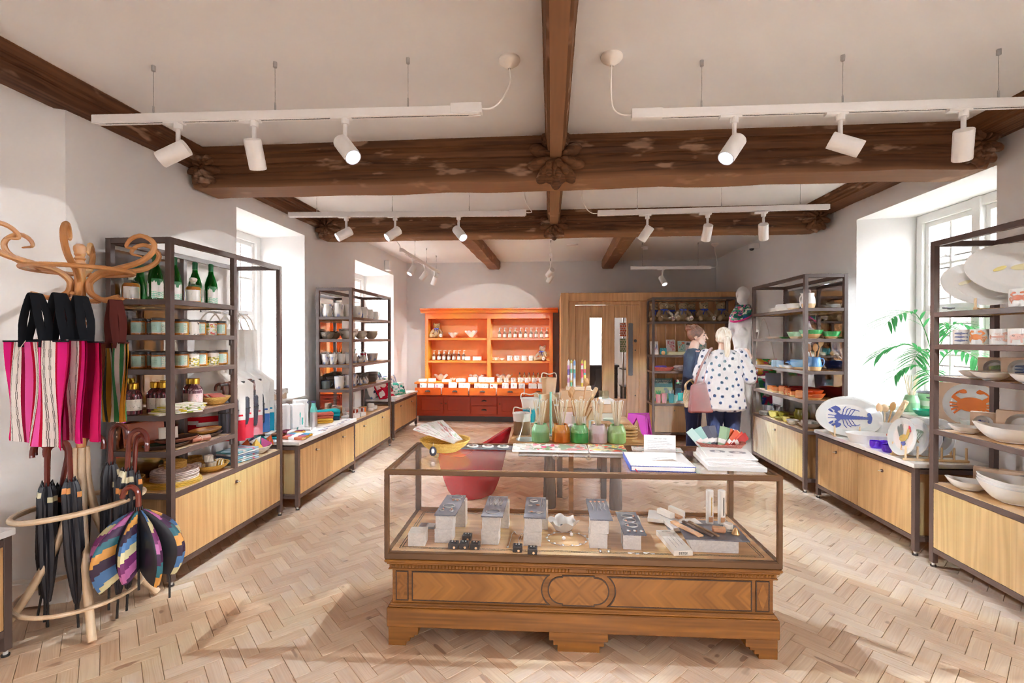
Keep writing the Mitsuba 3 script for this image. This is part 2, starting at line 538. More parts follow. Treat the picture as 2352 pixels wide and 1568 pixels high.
# skirting boards
struct('baseboard_left', join([B(XL, XL + 0.018, 2.5, YB, 0, 0.13, '#e9e6e2'), B(XL, XL + 0.024, 2.5, YB, 0.13, 0.15, '#e9e6e2')]), SA)
sk = join([B(0, 1.39, -0.018, 0, 0, 0.13, '#e9e6e2'), B(0, 1.39, -0.026, 0, 0.115, 0.135, '#e9e6e2'), B(0, 1.39, -0.014, 0, 0.135, 0.155, '#e9e6e2')])
struct('baseboard_alcove', sk.mv(-1.39).rot(20.85).mv(XL, 2.515), SA)
struct('baseboard_right', B(XR - 0.018, XR, -3, YB, 0, 0.15, '#e9e6e2'), SA)

# herringbone blocks, 45 degrees to the room
W = 0.0727
Lb = 3 * W
r2 = math.sqrt(2)


def block(u0, u1, v0, v1, z):
 g, b = 0.0007, 0.0014
 u0, u1, v0, v1 = u0 + g, u1 - g, v0 + g, v1 - g
 q = [(u0, v0), (u1, v0), (u1, v1), (u0, v1)]
 qi = [(u0 + b, v0 + b), (u1 - b, v0 + b), (u1 - b, v1 - b), (u0 + b, v1 - b)]
 V = [(*p, -0.02) for p in q] + [(*p, z - b) for p in q] + [(*p, z) for p in qi]
 F = [(8, 9, 10), (8, 10, 11)]
 for i in range(4):
  j = (i + 1) % 4
  F += [(i, j, j + 4), (i, j + 4, i + 4), (i + 4, j + 4, j + 8), (i + 4, j + 8, i + 8)]
 V = np.array(V)
 return G(np.stack([(V[:, 0] - V[:, 1]) / r2 + 0.160, (V[:, 0] + V[:, 1]) / r2 + 0.0125, V[:, 2]], 1), F)


blocks = []
for i in range(-160, 240):
 for k in range(-40, 40):
  for kind in (0, 1):
   if kind == 0:
    u0, v0, du, dv = i * W + 6 * W * k, i * W, Lb, W
   else:
    u0, v0, du, dv = (i + 3) * W + 6 * W * k, (i - 2) * W, W, Lb
   x, y = (u0 + du / 2 - v0 - dv / 2) / r2 + 0.16, (u0 + du / 2 + v0 + dv / 2) / r2 + 0.0125
   if not (XL - 0.1 < x < XR + 0.1 and 1.2 < y < 9.0) or (x < XL + 0.02 and y > 2.5):
    continue
   f = y * cos(YAW) - x * sin(YAW)
   s = (x * cos(YAW) + y * sin(YAW)) / f
   seen = f > 2.0 and abs(s) < 1.1 and not (-0.8 < x < 1.1 and 2.28 < y < 2.95)
   if y > 3 and abs(s) > 1.15:
    continue
   g = block(u0, u0 + du, v0, v0 + dv, RN.uniform(-0.0004, 0.0005))
   g.uv = (RN.beta(2.2, 2.2), float(kind))
   blocks.append((math.hypot(x, y) if seen else 99, len(blocks), g))
blocks.sort(key=lambda t: t[:2])
for d, _, g in blocks[:299]:
 part('floor', 'block', g, 'mat_floor', 0)
part('floor', 'far_block', join([b[2] for b in blocks[299:]]), 'mat_floor', 0, label='herringbone wood blocks farther off', kind='stuff')

# ------------------------------------------------------------------ ceiling timbers
def beamprof(h, w, b):
 """half-moulded section (y, z) of a beam under z = 0: cove, roll, groove and flat"""
 hs = [(-w, 0), (-w, -0.055), (-w + 0.014, -0.062), (-w + 0.010, -0.085), (-w + 0.002, -0.10), (-w + 0.012, -0.135), (-w + 0.026, -0.142),
   (-w + 0.022, -0.165), (-w + 0.018, -0.195), (-w + 0.032, -0.203), (-w + 0.030, -0.225), (-w + 0.036, -h + 0.035), (-w + 0.060, -h)]
 return hs


def beam(name, x0, x1, yc, h, w, label, wob=0.006, seed=1, n=60):
 half = beamprof(h, w, 0)
 prof = np.array(half + [(-a, z) for a, z in half[::-1]])
 xs = lsp(x0, x1, n)
 m = len(prof)
 V = []
 for x in xs:
  q = cst([np.full(m, x), prof[:, 0] + yc, prof[:, 1] + CEIL])
  d = meshkit.fbm(q * [1.4, 6, 9] + seed, 3, seed) - 0.5
  q[:, 1] += wob * 2.2 * d * (prof[:, 1] < -0.01)
  q[:, 2] += wob * 2.5 * (meshkit.fbm(q * [2.5, 0, 3] + 9, 3, seed) - 0.5) * (prof[:, 1] < -0.2) * 1.6
  V.append(q)
 F = []
 for k in range(n - 1):
  a, b = k * m, (k + 1) * m
  i = np.arange(m - 1)
  F += [np.stack([a + i, b + i + 1, b + i], 1), np.stack([a + i, a + i + 1, b + i + 1], 1)]
 capf = [(0, i + 1, i) for i in range(1, m - 1)]
 F = np.vstack(F + [np.array(capf), np.array([((n - 1) * m + a, (n - 1) * m + c, (n - 1) * m + b) for a, b, c in capf])])
 g = G(np.vstack(V), F[:, ::-1], '#5a341b')
 pale = (g.v[:, 2] < CEIL - h + 0.012).astype(float) * 0.75
 g.uv = cst([np.zeros(len(g.v)), pale])
 return g


def vuv(g, axis, pale):
 g.uv = cst([np.full(len(g.v), float(axis)), np.full(len(g.v), float(pale)) if np.isscalar(pale) else pale])
 return g


k1 = thing('ceiling_beam', 'dark moulded oak beam crossing the ceiling nearest the camera', 'beam', None)
part(k1, 'timber', beam('b', -2.72, 2.92, 3.60, 0.295, 0.19, ''), 'mat_beam', 40)
k2 = thing('ceiling_beam', 'dark moulded oak beam crossing the ceiling farther back, in front of the two stub beams', 'beam', None)
part(k2, 'timber', beam('b', -2.72, 2.92, 5.56, 0.265, 0.17, '', seed=5), 'mat_beam', 40)


def boss(x, y, z, s, seed):
 """carved leaf boss: overlapping curled lobes around a knot"""
 ms = []
 for k in range(9):
  a = pi * (k - 4) / 4.6
  d = np.array([sin(a), 0, -cos(a)])
  p = np.array([0, 0, 0.02]) + d * 0.115 * s
  for q, (rr, off) in enumerate([(0.052, 0.0), (0.036, -0.02), (0.022, -0.034)]):
   e = SPH(0, 0, 0, rr * s * 0.75, 0.035 * s, rr * s * 1.35, 2)
   e = e.rot(-math.degrees(a), 'y')
   p2 = p - d * 0.03 * q * s
   ms.append(e.mv(p2[0] + 0.008 * sin(7 * k + q), off * s, p2[2]))
 for k in range(5):
  ms.append(SPH(0.05 * s * cos(k * 1.256), -0.045 * s, -0.05 * s + 0.035 * s * sin(k * 1.256), 0.022 * s, 0.02, 0.03 * s, 2))
 ms.append(SPH(0, 0.0, -0.04 * s, 0.10 * s, 0.04 * s, 0.10 * s, 3))
 g = join(ms)
 nn = meshkit.fbm(g.v * 28 + seed, 3, seed)
 g.v = g.v * (1 + 0.06 * (nn[:, None] - 0.5))
 return vuv(g.mv(x, y, z), 0, 0.0)


part(k1, 'carved_boss', boss(0.035, 3.40, CEIL - 0.2, 1.15, 3), 'mat_beam', 60, label='carved leaf boss at the crossing')
part(k2, 'carved_boss', boss(0.035, 5.39, CEIL - 0.19, 0.95, 4), 'mat_beam', 60, label='carved leaf boss at the crossing')
for kk, x, y, s in ((k1, -2.62, 3.44, 0.8), (k1, 2.84, 3.43, 0.85), (k2, -2.6, 5.40, 0.85), (k2, 2.84, 5.40, 0.85)):
 part(kk, 'carved_end', boss(x, y, CEIL - 0.17, s, 8), 'mat_beam', 60)


def rib(y0, y1, x, w0, w1, h, seed, n=40):
 pr_ = np.array([(-w0, 0), (-w0, -0.05), (-w0 + 0.012, -0.055), (-w0 + 0.008, -0.09), (-w1 - 0.012, -0.115), (-w1 - 0.016, -0.14), (-w1, -0.145), (-w1, -h), (w1, -h), (w1, -0.145), (w1 + 0.016, -0.14),
     (w1 + 0.012, -0.115), (w0 - 0.008, -0.09), (w0 - 0.012, -0.055), (w0, -0.05), (w0, 0)])
 ys = lsp(y0, y1, n)
 m = len(pr_)
 V, F = [], []
 for y in ys:
  q = cst([pr_[:, 0] + x, np.full(m, y), pr_[:, 1] + CEIL])
  q[:, 0] += 0.010 * (meshkit.fbm(q * [4, 1.8, 8] + seed, 3, seed) - 0.5)
  q[:, 2] += 0.008 * (meshkit.fbm(q * [9, 2.8, 2] + seed, 3, seed) - 0.5) * (pr_[:, 1] < -0.01)
  V.append(q)
 i = np.arange(m - 1)
 for k in range(n - 1):
  a, b = k * m, (k + 1) * m
  F += [np.stack([a + i, a + i + 1, b + i + 1], 1), np.stack([a + i, b + i + 1, b + i], 1)]
 cap = np.array([(0, b + 1, b) for b in range(1, m - 1)])
 F = np.vstack(F + [cap[:, ::-1], cap + (n - 1) * m])
 g = G(np.vstack(V), F[:, ::-1], '#7a5232')
 pale = np.where(g.v[:, 2] < CEIL - h + 0.02, 0.8, 0.35)
 return vuv(g, 1, pale)


solo('long_beam', rib(-2.9, 3.5, 0.035, 0.075, 0.04, 0.185, 3), 'mat_beam', 'long narrow ceiling beam running from above the camera to the nearest cross beam', 'beam', smooth=35)
solo('long_beam', rib(3.66, 5.46, 0.035, 0.075, 0.045, 0.17, 6), 'mat_beam', 'short narrow ceiling beam between the two dark cross beams', 'beam', smooth=35)


def roughbar(y0, y1, x0, x1, w, z0, seed):
 n = 30
 V, F = [], []
 sec = np.array([(-1, 0), (-1, -0.75), (-0.8, -1), (0.8, -1), (1, -0.75), (1, 0)])
 for k in range(n):
  t = k / (n - 1)
  q = cst([sec[:, 0] * w + x0 + (x1 - x0) * t, np.full(6, y0 + (y1 - y0) * t), CEIL + 0.01 + sec[:, 1] * (CEIL + 0.01 - z0)])
  q += 0.028 * (np.stack([meshkit.fbm(q * [5, 3.5, 5] + s + seed, 3, seed) for s in (0, 7, 14)], 1) - 0.5)
  V.append(q)
 i = np.arange(5)
 for k in range(n - 1):
  a, b = k * 6, (k + 1) * 6
  F += [np.stack([a + i, a + i + 1, b + i + 1], 1), np.stack([a + i, b + i + 1, b + i], 1)]
 cap = np.array([(0, b + 1, b) for b in range(1, 5)])
 F = np.vstack(F + [cap[:, ::-1], cap + (n - 1) * 6])
 return vuv(G(np.vstack(V), F[:, ::-1], '#8a5c3a'), 1, 0.55)


solo('stub_beam', roughbar(5.7, 8.98, -1.13, -1.06, 0.115, 2.80, 2), 'mat_beam', 'rough tan stub beam on the left, above the orange dresser', 'beam', smooth=25)
solo('stub_beam', roughbar(5.7, 8.98, 0.98, 1.05, 0.115, 2.79, 5), 'mat_beam', 'rough tan stub beam on the right, above the oak door', 'beam', smooth=25)


def plate(sx, x_ceil, x_wall, z_wall, y0, y1, seed, n=50):
 """moulded wall plate between ceiling and wall"""
 sec = [(x_ceil, CEIL + 0.01), (x_ceil, CEIL - 0.015), (x_ceil + sx * 0.012, CEIL - 0.03), (x_ceil + sx * 0.02, CEIL - 0.045), (x_ceil + sx * 0.045, CEIL - 0.05), (x_ceil + sx * 0.05, CEIL - 0.066),
   (x_ceil + sx * 0.075, CEIL - 0.072), (x_ceil + sx * 0.08, z_wall + 0.012), (x_wall - sx * 0.01, z_wall), (x_wall + sx * 0.05, z_wall), (x_wall + sx * 0.05, CEIL + 0.01)]
 sec = np.array(sec)
 m = len(sec)
 V, F = [], []
 for y in lsp(y0, y1, n):
  q = cst([sec[:, 0], np.full(m, y), sec[:, 1]])
  d = meshkit.fbm(q * [6, 2.2, 12] + seed, 3, seed) - 0.5
  q[:8, 0] += 0.014 * d[:8]
  q[5:9, 2] += 0.016 * d[5:9]
  V.append(q)
 i = np.arange(m - 1)
 for k in range(n - 1):
  a, b = k * m, (k + 1) * m
  F += [np.stack([a + i, a + i + 1, b + i + 1], 1), np.stack([a + i, b + i + 1, b + i], 1)]
 F = np.vstack(F)
 return vuv(G(np.vstack(V), F if sx > 0 else F[:, ::-1], '#4a2b16'), 1, 0.0)


PLL = 'dark moulded wall plate under the ceiling along the left wall, '
PLR = 'dark moulded wall plate under the ceiling along the right wall, '
solo('wall_plate', plate(-1, -2.61, -2.75, 2.80, 0.2, 3.48, 1), 'mat_beam', PLL + 'nearest the camera', 'beam', smooth=30)
solo('wall_plate', plate(-1, -2.61, -2.75, 2.80, 3.75, 5.42, 2), 'mat_beam', PLL + 'between the two cross beams', 'beam', smooth=30)
solo('wall_plate', plate(1, 2.735, 3.0, 2.84, -2.9, 3.46, 3), 'mat_beam', PLR + 'nearest the camera', 'beam', smooth=30)
solo('wall_plate', plate(1, 2.735, 3.0, 2.84, 3.75, 5.42, 4), 'mat_beam', PLR + 'between the two cross beams', 'beam', smooth=30)

# ------------------------------------------------------------------ windows
def window(n, x, y0, y1, z0, z1, side, cols, rows, split):
 """timber casements: frame and glazing bars in one piece, panes one by one"""
 s = side
 fr = [B(x, x + s * 0.09, y0, y0 + 0.07, z0, z1, '#f0f1f0', 0.004), B(x, x + s * 0.09, y1 - 0.07, y1, z0, z1, '#f0f1f0', 0.004), B(x, x + s * 0.09, y0, y1, z0, z0 + 0.08, '#f0f1f0', 0.004),
   B(x, x + s * 0.09, y0, y1, z1 - 0.08, z1, '#f0f1f0', 0.004)]
 lights = lsp(y0 + 0.07, y1 - 0.07, split + 1)
 panes = []
 for k in range(split):
  a, b = lights[k], lights[k + 1]
  if k:
   fr.append(B(x - s * 0.015, x + s * 0.09, a - 0.04, a + 0.04, z0, z1, '#f0f1f0', 0.004))
   a += 0.04
  if k < split - 1:
   b -= 0.04
  zc = z0 + 0.08 + (z1 - z0 - 0.16) * 0.5
  for za, zb in ((z0 + 0.08, zc), (zc, z1 - 0.08)):
   X = x + s * 0.03
   fr += [B(X, X + s * 0.045, a, a + 0.045, za, zb, '#f3f4f3', 0.004), B(X, X + s * 0.045, b - 0.045, b, za, zb, '#f3f4f3', 0.004), B(X, X + s * 0.045, a, b, za, za + 0.05, '#f3f4f3', 0.004),
     B(X, X + s * 0.045, a, b, zb - 0.045, zb, '#f3f4f3', 0.004)]
   ys = lsp(a + 0.045, b - 0.045, cols + 1)
   zs = lsp(za + 0.05, zb - 0.045, rows + 1)
   fr += [B(X + s * 0.01, X + s * 0.035, y - 0.011, y + 0.011, za, zb, '#f3f4f3', 0.003) for y in ys[1:-1]] + [B(X + s * 0.01, X + s * 0.035, a, b, z - 0.011, z + 0.011, '#f3f4f3', 0.003) for z in zs[1:-1]]
   for i in range(cols):
    for j in range(rows):
     panes.append((X + s * 0.022, ys[i], ys[i + 1], zs[j], zs[j + 1]))
 key = f'window_{n}'
 struct(key, join(fr), SA)
 for X, a, b, za, zb in panes:
  part(key, 'pane', G([(X, a, za), (X, b, za), (X, b, zb), (X, a, zb)], [(0, 1, 2), (0, 2, 3)]), 'mat_pane', 0)
 part(key, 'catch', join([CYL((x, (y0 + y1) / 2 + s * 0.25, z0 + 0.5 * (z1 - z0)), (x - s * 0.03, (y0 + y1) / 2 + s * 0.25, z0 + 0.5 * (z1 - z0)), 0.008, n=8, c='#2a2a2c'),
       TUBE([(x - s * 0.03, (y0 + y1) / 2 + s * 0.25 - 0.07, z0 + 0.5 * (z1 - z0)), (x - s * 0.03, (y0 + y1) / 2 + s * 0.25 + 0.05, z0 + 0.505 * (z1 - z0))], [0.006, 0.009], 8, '#2a2a2c')]), SA, label='black iron catch')


window(1, XL - 0.50, 4.05, 5.14, 0.87, 2.63, -1, 2, 2, 2)
window(2, XL - 0.50, 6.64, 8.14, 0.83, 2.59, -1, 2, 2, 2)
window(3, XR + 0.48, 3.56, 4.88, 0.86, 2.66, 1, 2, 2, 2)
window(4, XR + 0.48, -1.52, 1.02, 0.86, 2.66, 1, 2, 2, 3)
struct('trim_1', B(XR - 0.03, XR + 0.5, 3.5, 4.97, 0.835, 0.865, '#f0f0ee', 0.006), SA)
struct('trim_2', B(XL - 0.5, XL + 0.03, 4.01, 5.16, 0.835, 0.865, '#f0f0ee', 0.006), SA)
struct('trim_3', B(XL - 0.5, XL + 0.03, 6.56, 8.21, 0.795, 0.825, '#f0f0ee', 0.006), SA)
# outside the right window: a grey stone wall and the ground
ow = []
rs = random.Random(3)
zz = 0.0
while zz < 2.6:
 h = rs.uniform(0.12, 0.22)
 yy = 5.55 + (0.0 if zz < 1 else rs.uniform(-0.1, 0.15))
 while yy < 7.6:
  w = rs.uniform(0.2, 0.5)
  ow.append(B(5.2 + rs.uniform(-0.03, 0.03), 5.7, yy + 0.008, min(yy + w, 7.6) - 0.008, zz + 0.006, zz + h - 0.006, '#8a867f', 0.02))
  yy += w
 zz += h
k = thing('stone_wall', 'rough grey stone wall outside, seen through the right-hand window', 'wall')
part(k, 'core', B(5.28, 5.65, 5.6, 7.55, 0, 2.5, '#77736c', 0.01), 'mat_stone')
for g in ow:
 part(k, 'stone', g, 'mat_stone')
struct('ground', join([B(XR + 0.6, 40, -30, 40, -0.35, -0.3, '#8f8d88', 0), B(-40, XL - 1.6, -30, 40, -0.35, -0.3, '#8f8d88', 0), B(-40, 40, -40, -3.4, -0.35, -0.3, '#8f8d88', 0)]), 'mat_stone')

# ------------------------------------------------------------------ oak screen with the door
YO = 7.6
key = struct('wall_oak_screen', join([B(0.157, 0.28, YO - 0.10, YO + 0.03, 0, 2.21, b=0.004), B(0.28, 2.90, YO - 0.09, YO + 0.03, 2.078, 2.208, b=0.004), B(1.372, 1.49, YO - 0.03, YO + 0.05, 0, 2.078, b=0.003),
       B(0.28, 0.382, YO - 0.06, YO + 0.04, 0, 2.078, b=0.003), B(0.38, 1.375, YO - 0.03, YO + 0.05, 2.025, 2.078, b=0.003), B(2.80, 2.92, YO - 0.10, YO + 0.03, 0, 2.12, b=0.004),
       B(0.157, 0.25, YO + 0.03, YB, 0, 2.208, b=0.003), B(0.157, XR, YO + 0.03, YB, 2.19, 2.208, b=0.002)]), 'mat_oak_old')
for i in range(9):
 x = 1.49 + i * 0.146
 part(key, 'plank', B(x + 0.0015, min(x + 0.1445, 2.81), YO, YO + 0.02, 0.0, 2.078, b=0.004), 'mat_oak_old')
dk = 'door_1'
xs = [0.384, 0.613, 0.802, 0.994, 1.182, 1.370]
struct(dk, join([B(xs[0], xs[5], YO + 0.012, YO + 0.035, 0.008, 0.54, b=0), B(xs[0], 0.613, YO + 0.012, YO + 0.035, 0.5, 2.02, b=0), B(0.80, 0.996, YO + 0.012, YO + 0.035, 0.5, 2.02, b=0),
     B(1.18, xs[5], YO + 0.012, YO + 0.035, 0.5, 2.02, b=0), B(0.6, 1.2, YO + 0.012, YO + 0.035, 1.83, 2.02, b=0)]), 'mat_oak_old')
for i in range(5):
 a, b = xs[i] + 0.0012, xs[i + 1] - 0.0012
 if i in (1, 3):
  part(dk, 'plank', B(a, b, YO - 0.01, YO + 0.012, 1.825, 2.02, b=0.002), 'mat_oak_old')
  part(dk, 'plank', B(a, b, YO - 0.01, YO + 0.012, 0.01, 0.56, b=0.002), 'mat_oak_old')
  part(dk, 'pane', G([(a + 0.01, YO + 0.02, 0.54), (b - 0.01, YO + 0.02, 0.54), (b - 0.01, YO + 0.02, 1.84), (a + 0.01, YO + 0.02, 1.84)], [(0, 1, 2), (0, 2, 3)]), 'mat_pane', 0)
 else:
  part(dk, 'plank', B(a, b, YO - 0.01, YO + 0.012, 0.01, 2.02, b=0.002), 'mat_oak_old')
pl = sbox(1.206, 0.922, 1.274, 1.738).buffer(-0.012).buffer(0.012)
t = EXT(pl, 0.012, '#4b4a4b')
part(dk, 'push_plate', G(cst([t.v[:, 0], YO - 0.01 - t.v[:, 2], t.v[:, 1]]), t.f, '#4b4a4b'), SA, label='dark grey push plate')
for z, r in ((1.463, 0.026), (1.317, 0.012), (0.61, 0.011)):
 part(dk, 'lock', CYL((1.313, YO + 0.0, z), (1.313, YO - 0.018, z), r, r * 0.85, 16, '#2c2a29'), SA)
# the next shop room beyond the door
struct('wall_beyond', join([MAN(manbox(0.1, 3.8, 12.6, 12.8, 0, 2.9) - manbox(0.3, 1.42, 12.5, 12.9, 0.85, 2.5), '#e0dcd8'), B(0.1, 0.16, 9.2, 12.7, 0, 2.9, '#e0dcd8'), B(3.7, 3.8, 9.2, 12.7, 0, 2.9, '#e0dcd8'),
       B(0.1, 3.8, 9.2, 12.8, 2.6, 2.9, '#e0dcd8')]), 'mat_plaster')
k = thing('shop_counter', 'dark wood counter seen through the left glass slit of the oak door', 'counter')
part(k, 'body', B(0.45, 1.4, 10.2, 10.8, 0.12, 0.9, '#2b2422'), SA)
part(k, 'worktop', B(0.42, 1.43, 10.16, 10.84, 0.9, 0.94, '#3a322f'), SA)
for i in range(6):
 part(k, 'panel', B(0.47 + i * 0.155, 0.6 + i * 0.155, 10.18, 10.2, 0.16, 0.86, '#332a27'), SA)
part(k, 'foot_board', B(0.45, 1.4, 10.18, 10.22, 0.0, 0.12, '#e5e2de'), SA)
k = thing('display_stand', 'grey display stand with hanging goods seen through the right glass slit of the oak door', 'stand')
for i in range(4):
 part(k, 'shelf', B(1.45, 1.95, 9.9, 10.3, 0.5 + 0.36 * i, 0.52 + 0.36 * i, '#55524f'), SA)
part(k, 'upright', B(1.46, 1.49, 9.9, 9.94, 0, 2.0, '#c8c8c8'), SA)
part(k, 'upright', B(1.9, 1.93, 9.9, 9.94, 0, 2.0, '#c8c8c8'), SA)
part(k, 'base', B(1.47, 1.93, 9.95, 10.3, 0, 0.5, '#3c3733'), SA)


def dots(c0, c1, px, py, r):
 def f(u, v):
  a, b = u * px, v * py
  a = a + 0.5 * (np.floor(b) % 2)
  d = np.hypot(a % 1 - 0.5, (b % 1 - 0.5))
  return np.where((d < r)[:, None], lin(c1), lin(c0))
 return f


tw = lambda c0, c1: GRID(lambda u, v: cst([1.4 + 0.22 * u, np.full(len(u), 9.88) - 0.004 * np.sin(9 * u), 1.6 - 0.28 * (1 - v) + 0 * u]), 30, 40, dots(c0, c1, 5, 6, 0.4), 0.004)
solo('tea_towel', tw('#f2ede4', '#d2502a').mv(0, 0, 0.22), CL, 'cream towel with orange spots hanging beyond the oak door', 'towel')
solo('tea_towel', tw('#e6ece0', '#6f9a6a').mv(0, 0, -0.1), CL, 'pale towel with green spots hanging beyond the oak door', 'towel')
# ================================================================== SHOP FITTINGS
def shelf_unit(label, L, D, Hh, base, shelves, bays=2, mirror=0, doors=1, first_bay_only=False, key='display_unit'):
 """open steel unit: local x along its front (0..L), y from front (0) to back (D); returns key adder"""
 k = []
 t = 0.034
 k.append(('post', B(0, t, 0, t, 0.03, Hh, FRAME)))
 k.append(('post', B(L - t, L, 0, t, 0.03, Hh, FRAME)))
 k.append(('post', B(0, t, D - t, D, 0.03, Hh, FRAME)))
 k.append(('post', B(L - t, L, D - t, D, 0.03, Hh, FRAME)))
 for z in ([Hh - t / 2] if Hh > 1 else []) + [base - 0.018, 0.115]:
  for y in (0, D - t):
   k.append(('rail', B(t, L - t, y + 0.001, y + t - 0.001, z - t / 2, z + t / 2, FRAME)))
  for x in (0, L - t):
   k.append(('rail', B(x + 0.001, x + t - 0.001, t, D - t, z - t / 2, z + t / 2, FRAME)))
 xm = L * 0.5
 if bays == 2:
  k.append(('post', B(xm - t / 2, xm + t / 2, 0.001, t - 0.001, base, Hh - t, FRAME)))
  k.append(('post', B(xm - t / 2, xm + t / 2, D - t + 0.001, D - 0.001, base, Hh - t, FRAME)))
 k.append(('body', B(t, L - t, 0.012, D - 0.005, 0.13, base - 0.03, '#c99b68', 0.001)))
 ds = lsp(t, L - t, doors + 1)
 for i in range(doors):
  k.append(('door', B(ds[i] + 0.0015, ds[i + 1] - 0.0015, 0.002, 0.012, 0.134, base - 0.036, '#c99b68', 0.001)))
  k.append(('lock', join([CYL(((ds[i] + ds[i + 1]) / 2, 0.003, base - 0.10), ((ds[i] + ds[i + 1]) / 2, -0.006, base - 0.10), 0.011, n=14, c='#3a2c26'),
       CYL(((ds[i] + ds[i + 1]) / 2, -0.005, base - 0.10), ((ds[i] + ds[i + 1]) / 2 + 0.002, -0.03, base - 0.098), 0.0035, n=8, c='#cfcac0')])))
 k.append(('base_shelf', B(t * 0.5, L - t * 0.5, 0.008, D - 0.006, base - 0.014, base, '#c99b68', 0.001)))
 x1 = xm if first_bay_only else L
 for z in shelves:
  k.append(('shelf', B(t, x1 - t / 2, t * 0.6, D - t * 0.6, z - 0.02, z, '#c99b68', 0.001)))
  k.append(('shelf_edge', B(t * 0.4, x1 - t * 0.2, 0.002, 0.022, z - 0.03, z + 0.002, FRAME)))
  k.append(('shelf_edge', B(0.003, 0.022, t, D - t, z - 0.03, z + 0.002, FRAME)))
  k.append(('shelf_edge', B(x1 - 0.022, x1 - 0.003, t, D - t, z - 0.03, z + 0.002, FRAME)))
  k.append(('bracket', B(x1 - 0.05, x1 - t, 0.004, 0.02, z - 0.07, z - 0.03, '#2a2320')))
 if mirror:
  k.append(('mirror', B(t, xm if mirror == 1 else L - t, D - 0.008, D - 0.003, base, Hh - 0.06, '#ffffff', 0)))
 for x in (t / 2, L - t / 2):
  for y in (t / 2, D - t / 2):
   k.append(('foot', join([CYL((x, y, 0), (x, y, 0.010), 0.016, n=12, c='#1d1b1a'), CYL((x, y, 0.010), (x, y, 0.034), 0.010, n=10, c='#c4c2be')])))
 return k


UM = {'post': SA, 'rail': SA, 'body': 'mat_oak', 'door': 'mat_oak', 'lock': SA, 'base_shelf': 'mat_oak_shelf', 'shelf': 'mat_oak_shelf', 'shelf_edge': SA, 'bracket': SA, 'mirror': 'mat_mirror', 'foot': SA,
  'worktop': GL}


def put_unit(parts, M, label, cat='shelf unit', name='display_unit', group=None):
 k = thing(name, label, cat, group)
 for n, g in parts:
  v = g.v @ M[:3, :3].T + M[:3, 3]
  f = g.f
  part(k, n, G(v, f, g.c), UM[n], label={'mirror': 'mirror at the back', 'worktop': 'white worktop'}.get(n))
 return k


# local frame -> left wall: x runs along +Y, front faces +X ; right wall: x runs along -Y, front faces -X
def left(y0, xf):
 m = np.eye(4)
 m[:3, :3] = [[0, -1, 0], [1, 0, 0], [0, 0, 1]]
 m[:3, 3] = xf, y0, 0
 return m


def right(y1, xf):
 m = np.eye(4)
 m[:3, :3] = [[0, 1, 0], [-1, 0, 0], [0, 0, 1]]
 m[:3, 3] = xf, y1, 0
 return m


XA, XG = -2.275, 2.495
SH = [0.81, 1.03, 1.31, 1.52, 1.735]
put_unit(shelf_unit('', 1.20, 0.42, 2.11, 0.562, SH, 2, 1, 1, True), left(2.70, XA), 'tall dark steel shelf unit with green bottles on top, beside the coat stand')
put_unit(shelf_unit('', 1.33, 0.42, 2.075, 0.55, [0.92, 1.20, 1.49, 1.745], 1, 1, 2), left(5.235, -2.235), 'tall dark steel shelf unit on the left with white jugs on top, between two benches')
put_unit(shelf_unit('', 1.22, 0.40, 2.125, 0.60, [0.895, 1.18, 1.495, 1.795], 1, 2, 1), right(6.08, 2.455), 'tall dark steel shelf unit by the right wall holding coloured pottery')
put_unit(shelf_unit('', 1.60, 0.40, 2.135, 0.555, [0.905, 1.255, 1.46, 1.668], 1, 0, 1), right(3.375, XG), 'tall dark steel shelf unit at the right edge holding fish-patterned crockery')
m = np.eye(4)
m[:3, 3] = 1.478, 7.13, 0
put_unit(shelf_unit('', 1.21, 0.42, 2.10, 0.55, [1.02, 1.255, 1.745], 1, 0, 2), m, 'tall dark steel shelf unit against the oak planks with teddy bears on top')


def bench(L, D, H):
 p = shelf_unit('', L, D, H - 0.03, H - 0.04, [], 1, 0, 2)
 p = [(n, g) for n, g in p if n not in ('base_shelf',)]
 p.append(('worktop', B(-0.008, L + 0.008, -0.012, D + 0.01, H - 0.032, H, '#f0efee', 0.003)))
 return p


put_unit(bench(1.22, 0.44, 0.60), left(4.0, -2.19), 'low oak bench with white worktop and rolled socks, between the two tall left units', 'bench', 'display_bench')
put_unit(bench(1.22, 0.42, 0.60), left(6.88, -2.30), 'low oak bench with white worktop and patterned cushions, nearest the orange dresser', 'bench', 'display_bench')
put_unit(bench(1.24, 0.47, 0.64), right(4.745, 2.50), 'low oak bench with white worktop and lobster platters by the right window', 'bench', 'display_bench')
put_unit(bench(1.0, 0.42, 0.60), left(1.07, -2.55), 'low oak bench with white worktop cut off by the left edge', 'bench', 'display_bench')

# ------------------------------------------------------------------ orange dresser
OR, OD = '#d9560f', '#a0300a'
k = thing('dresser', 'large orange painted dresser with open shelves and drawers against the back wall', 'dresser')
DY = 8.5
xa, xb = -2.42, 0.04


def dp(n, g, mat=SA, label=None):
 return part(k, n, g, mat, label=label)


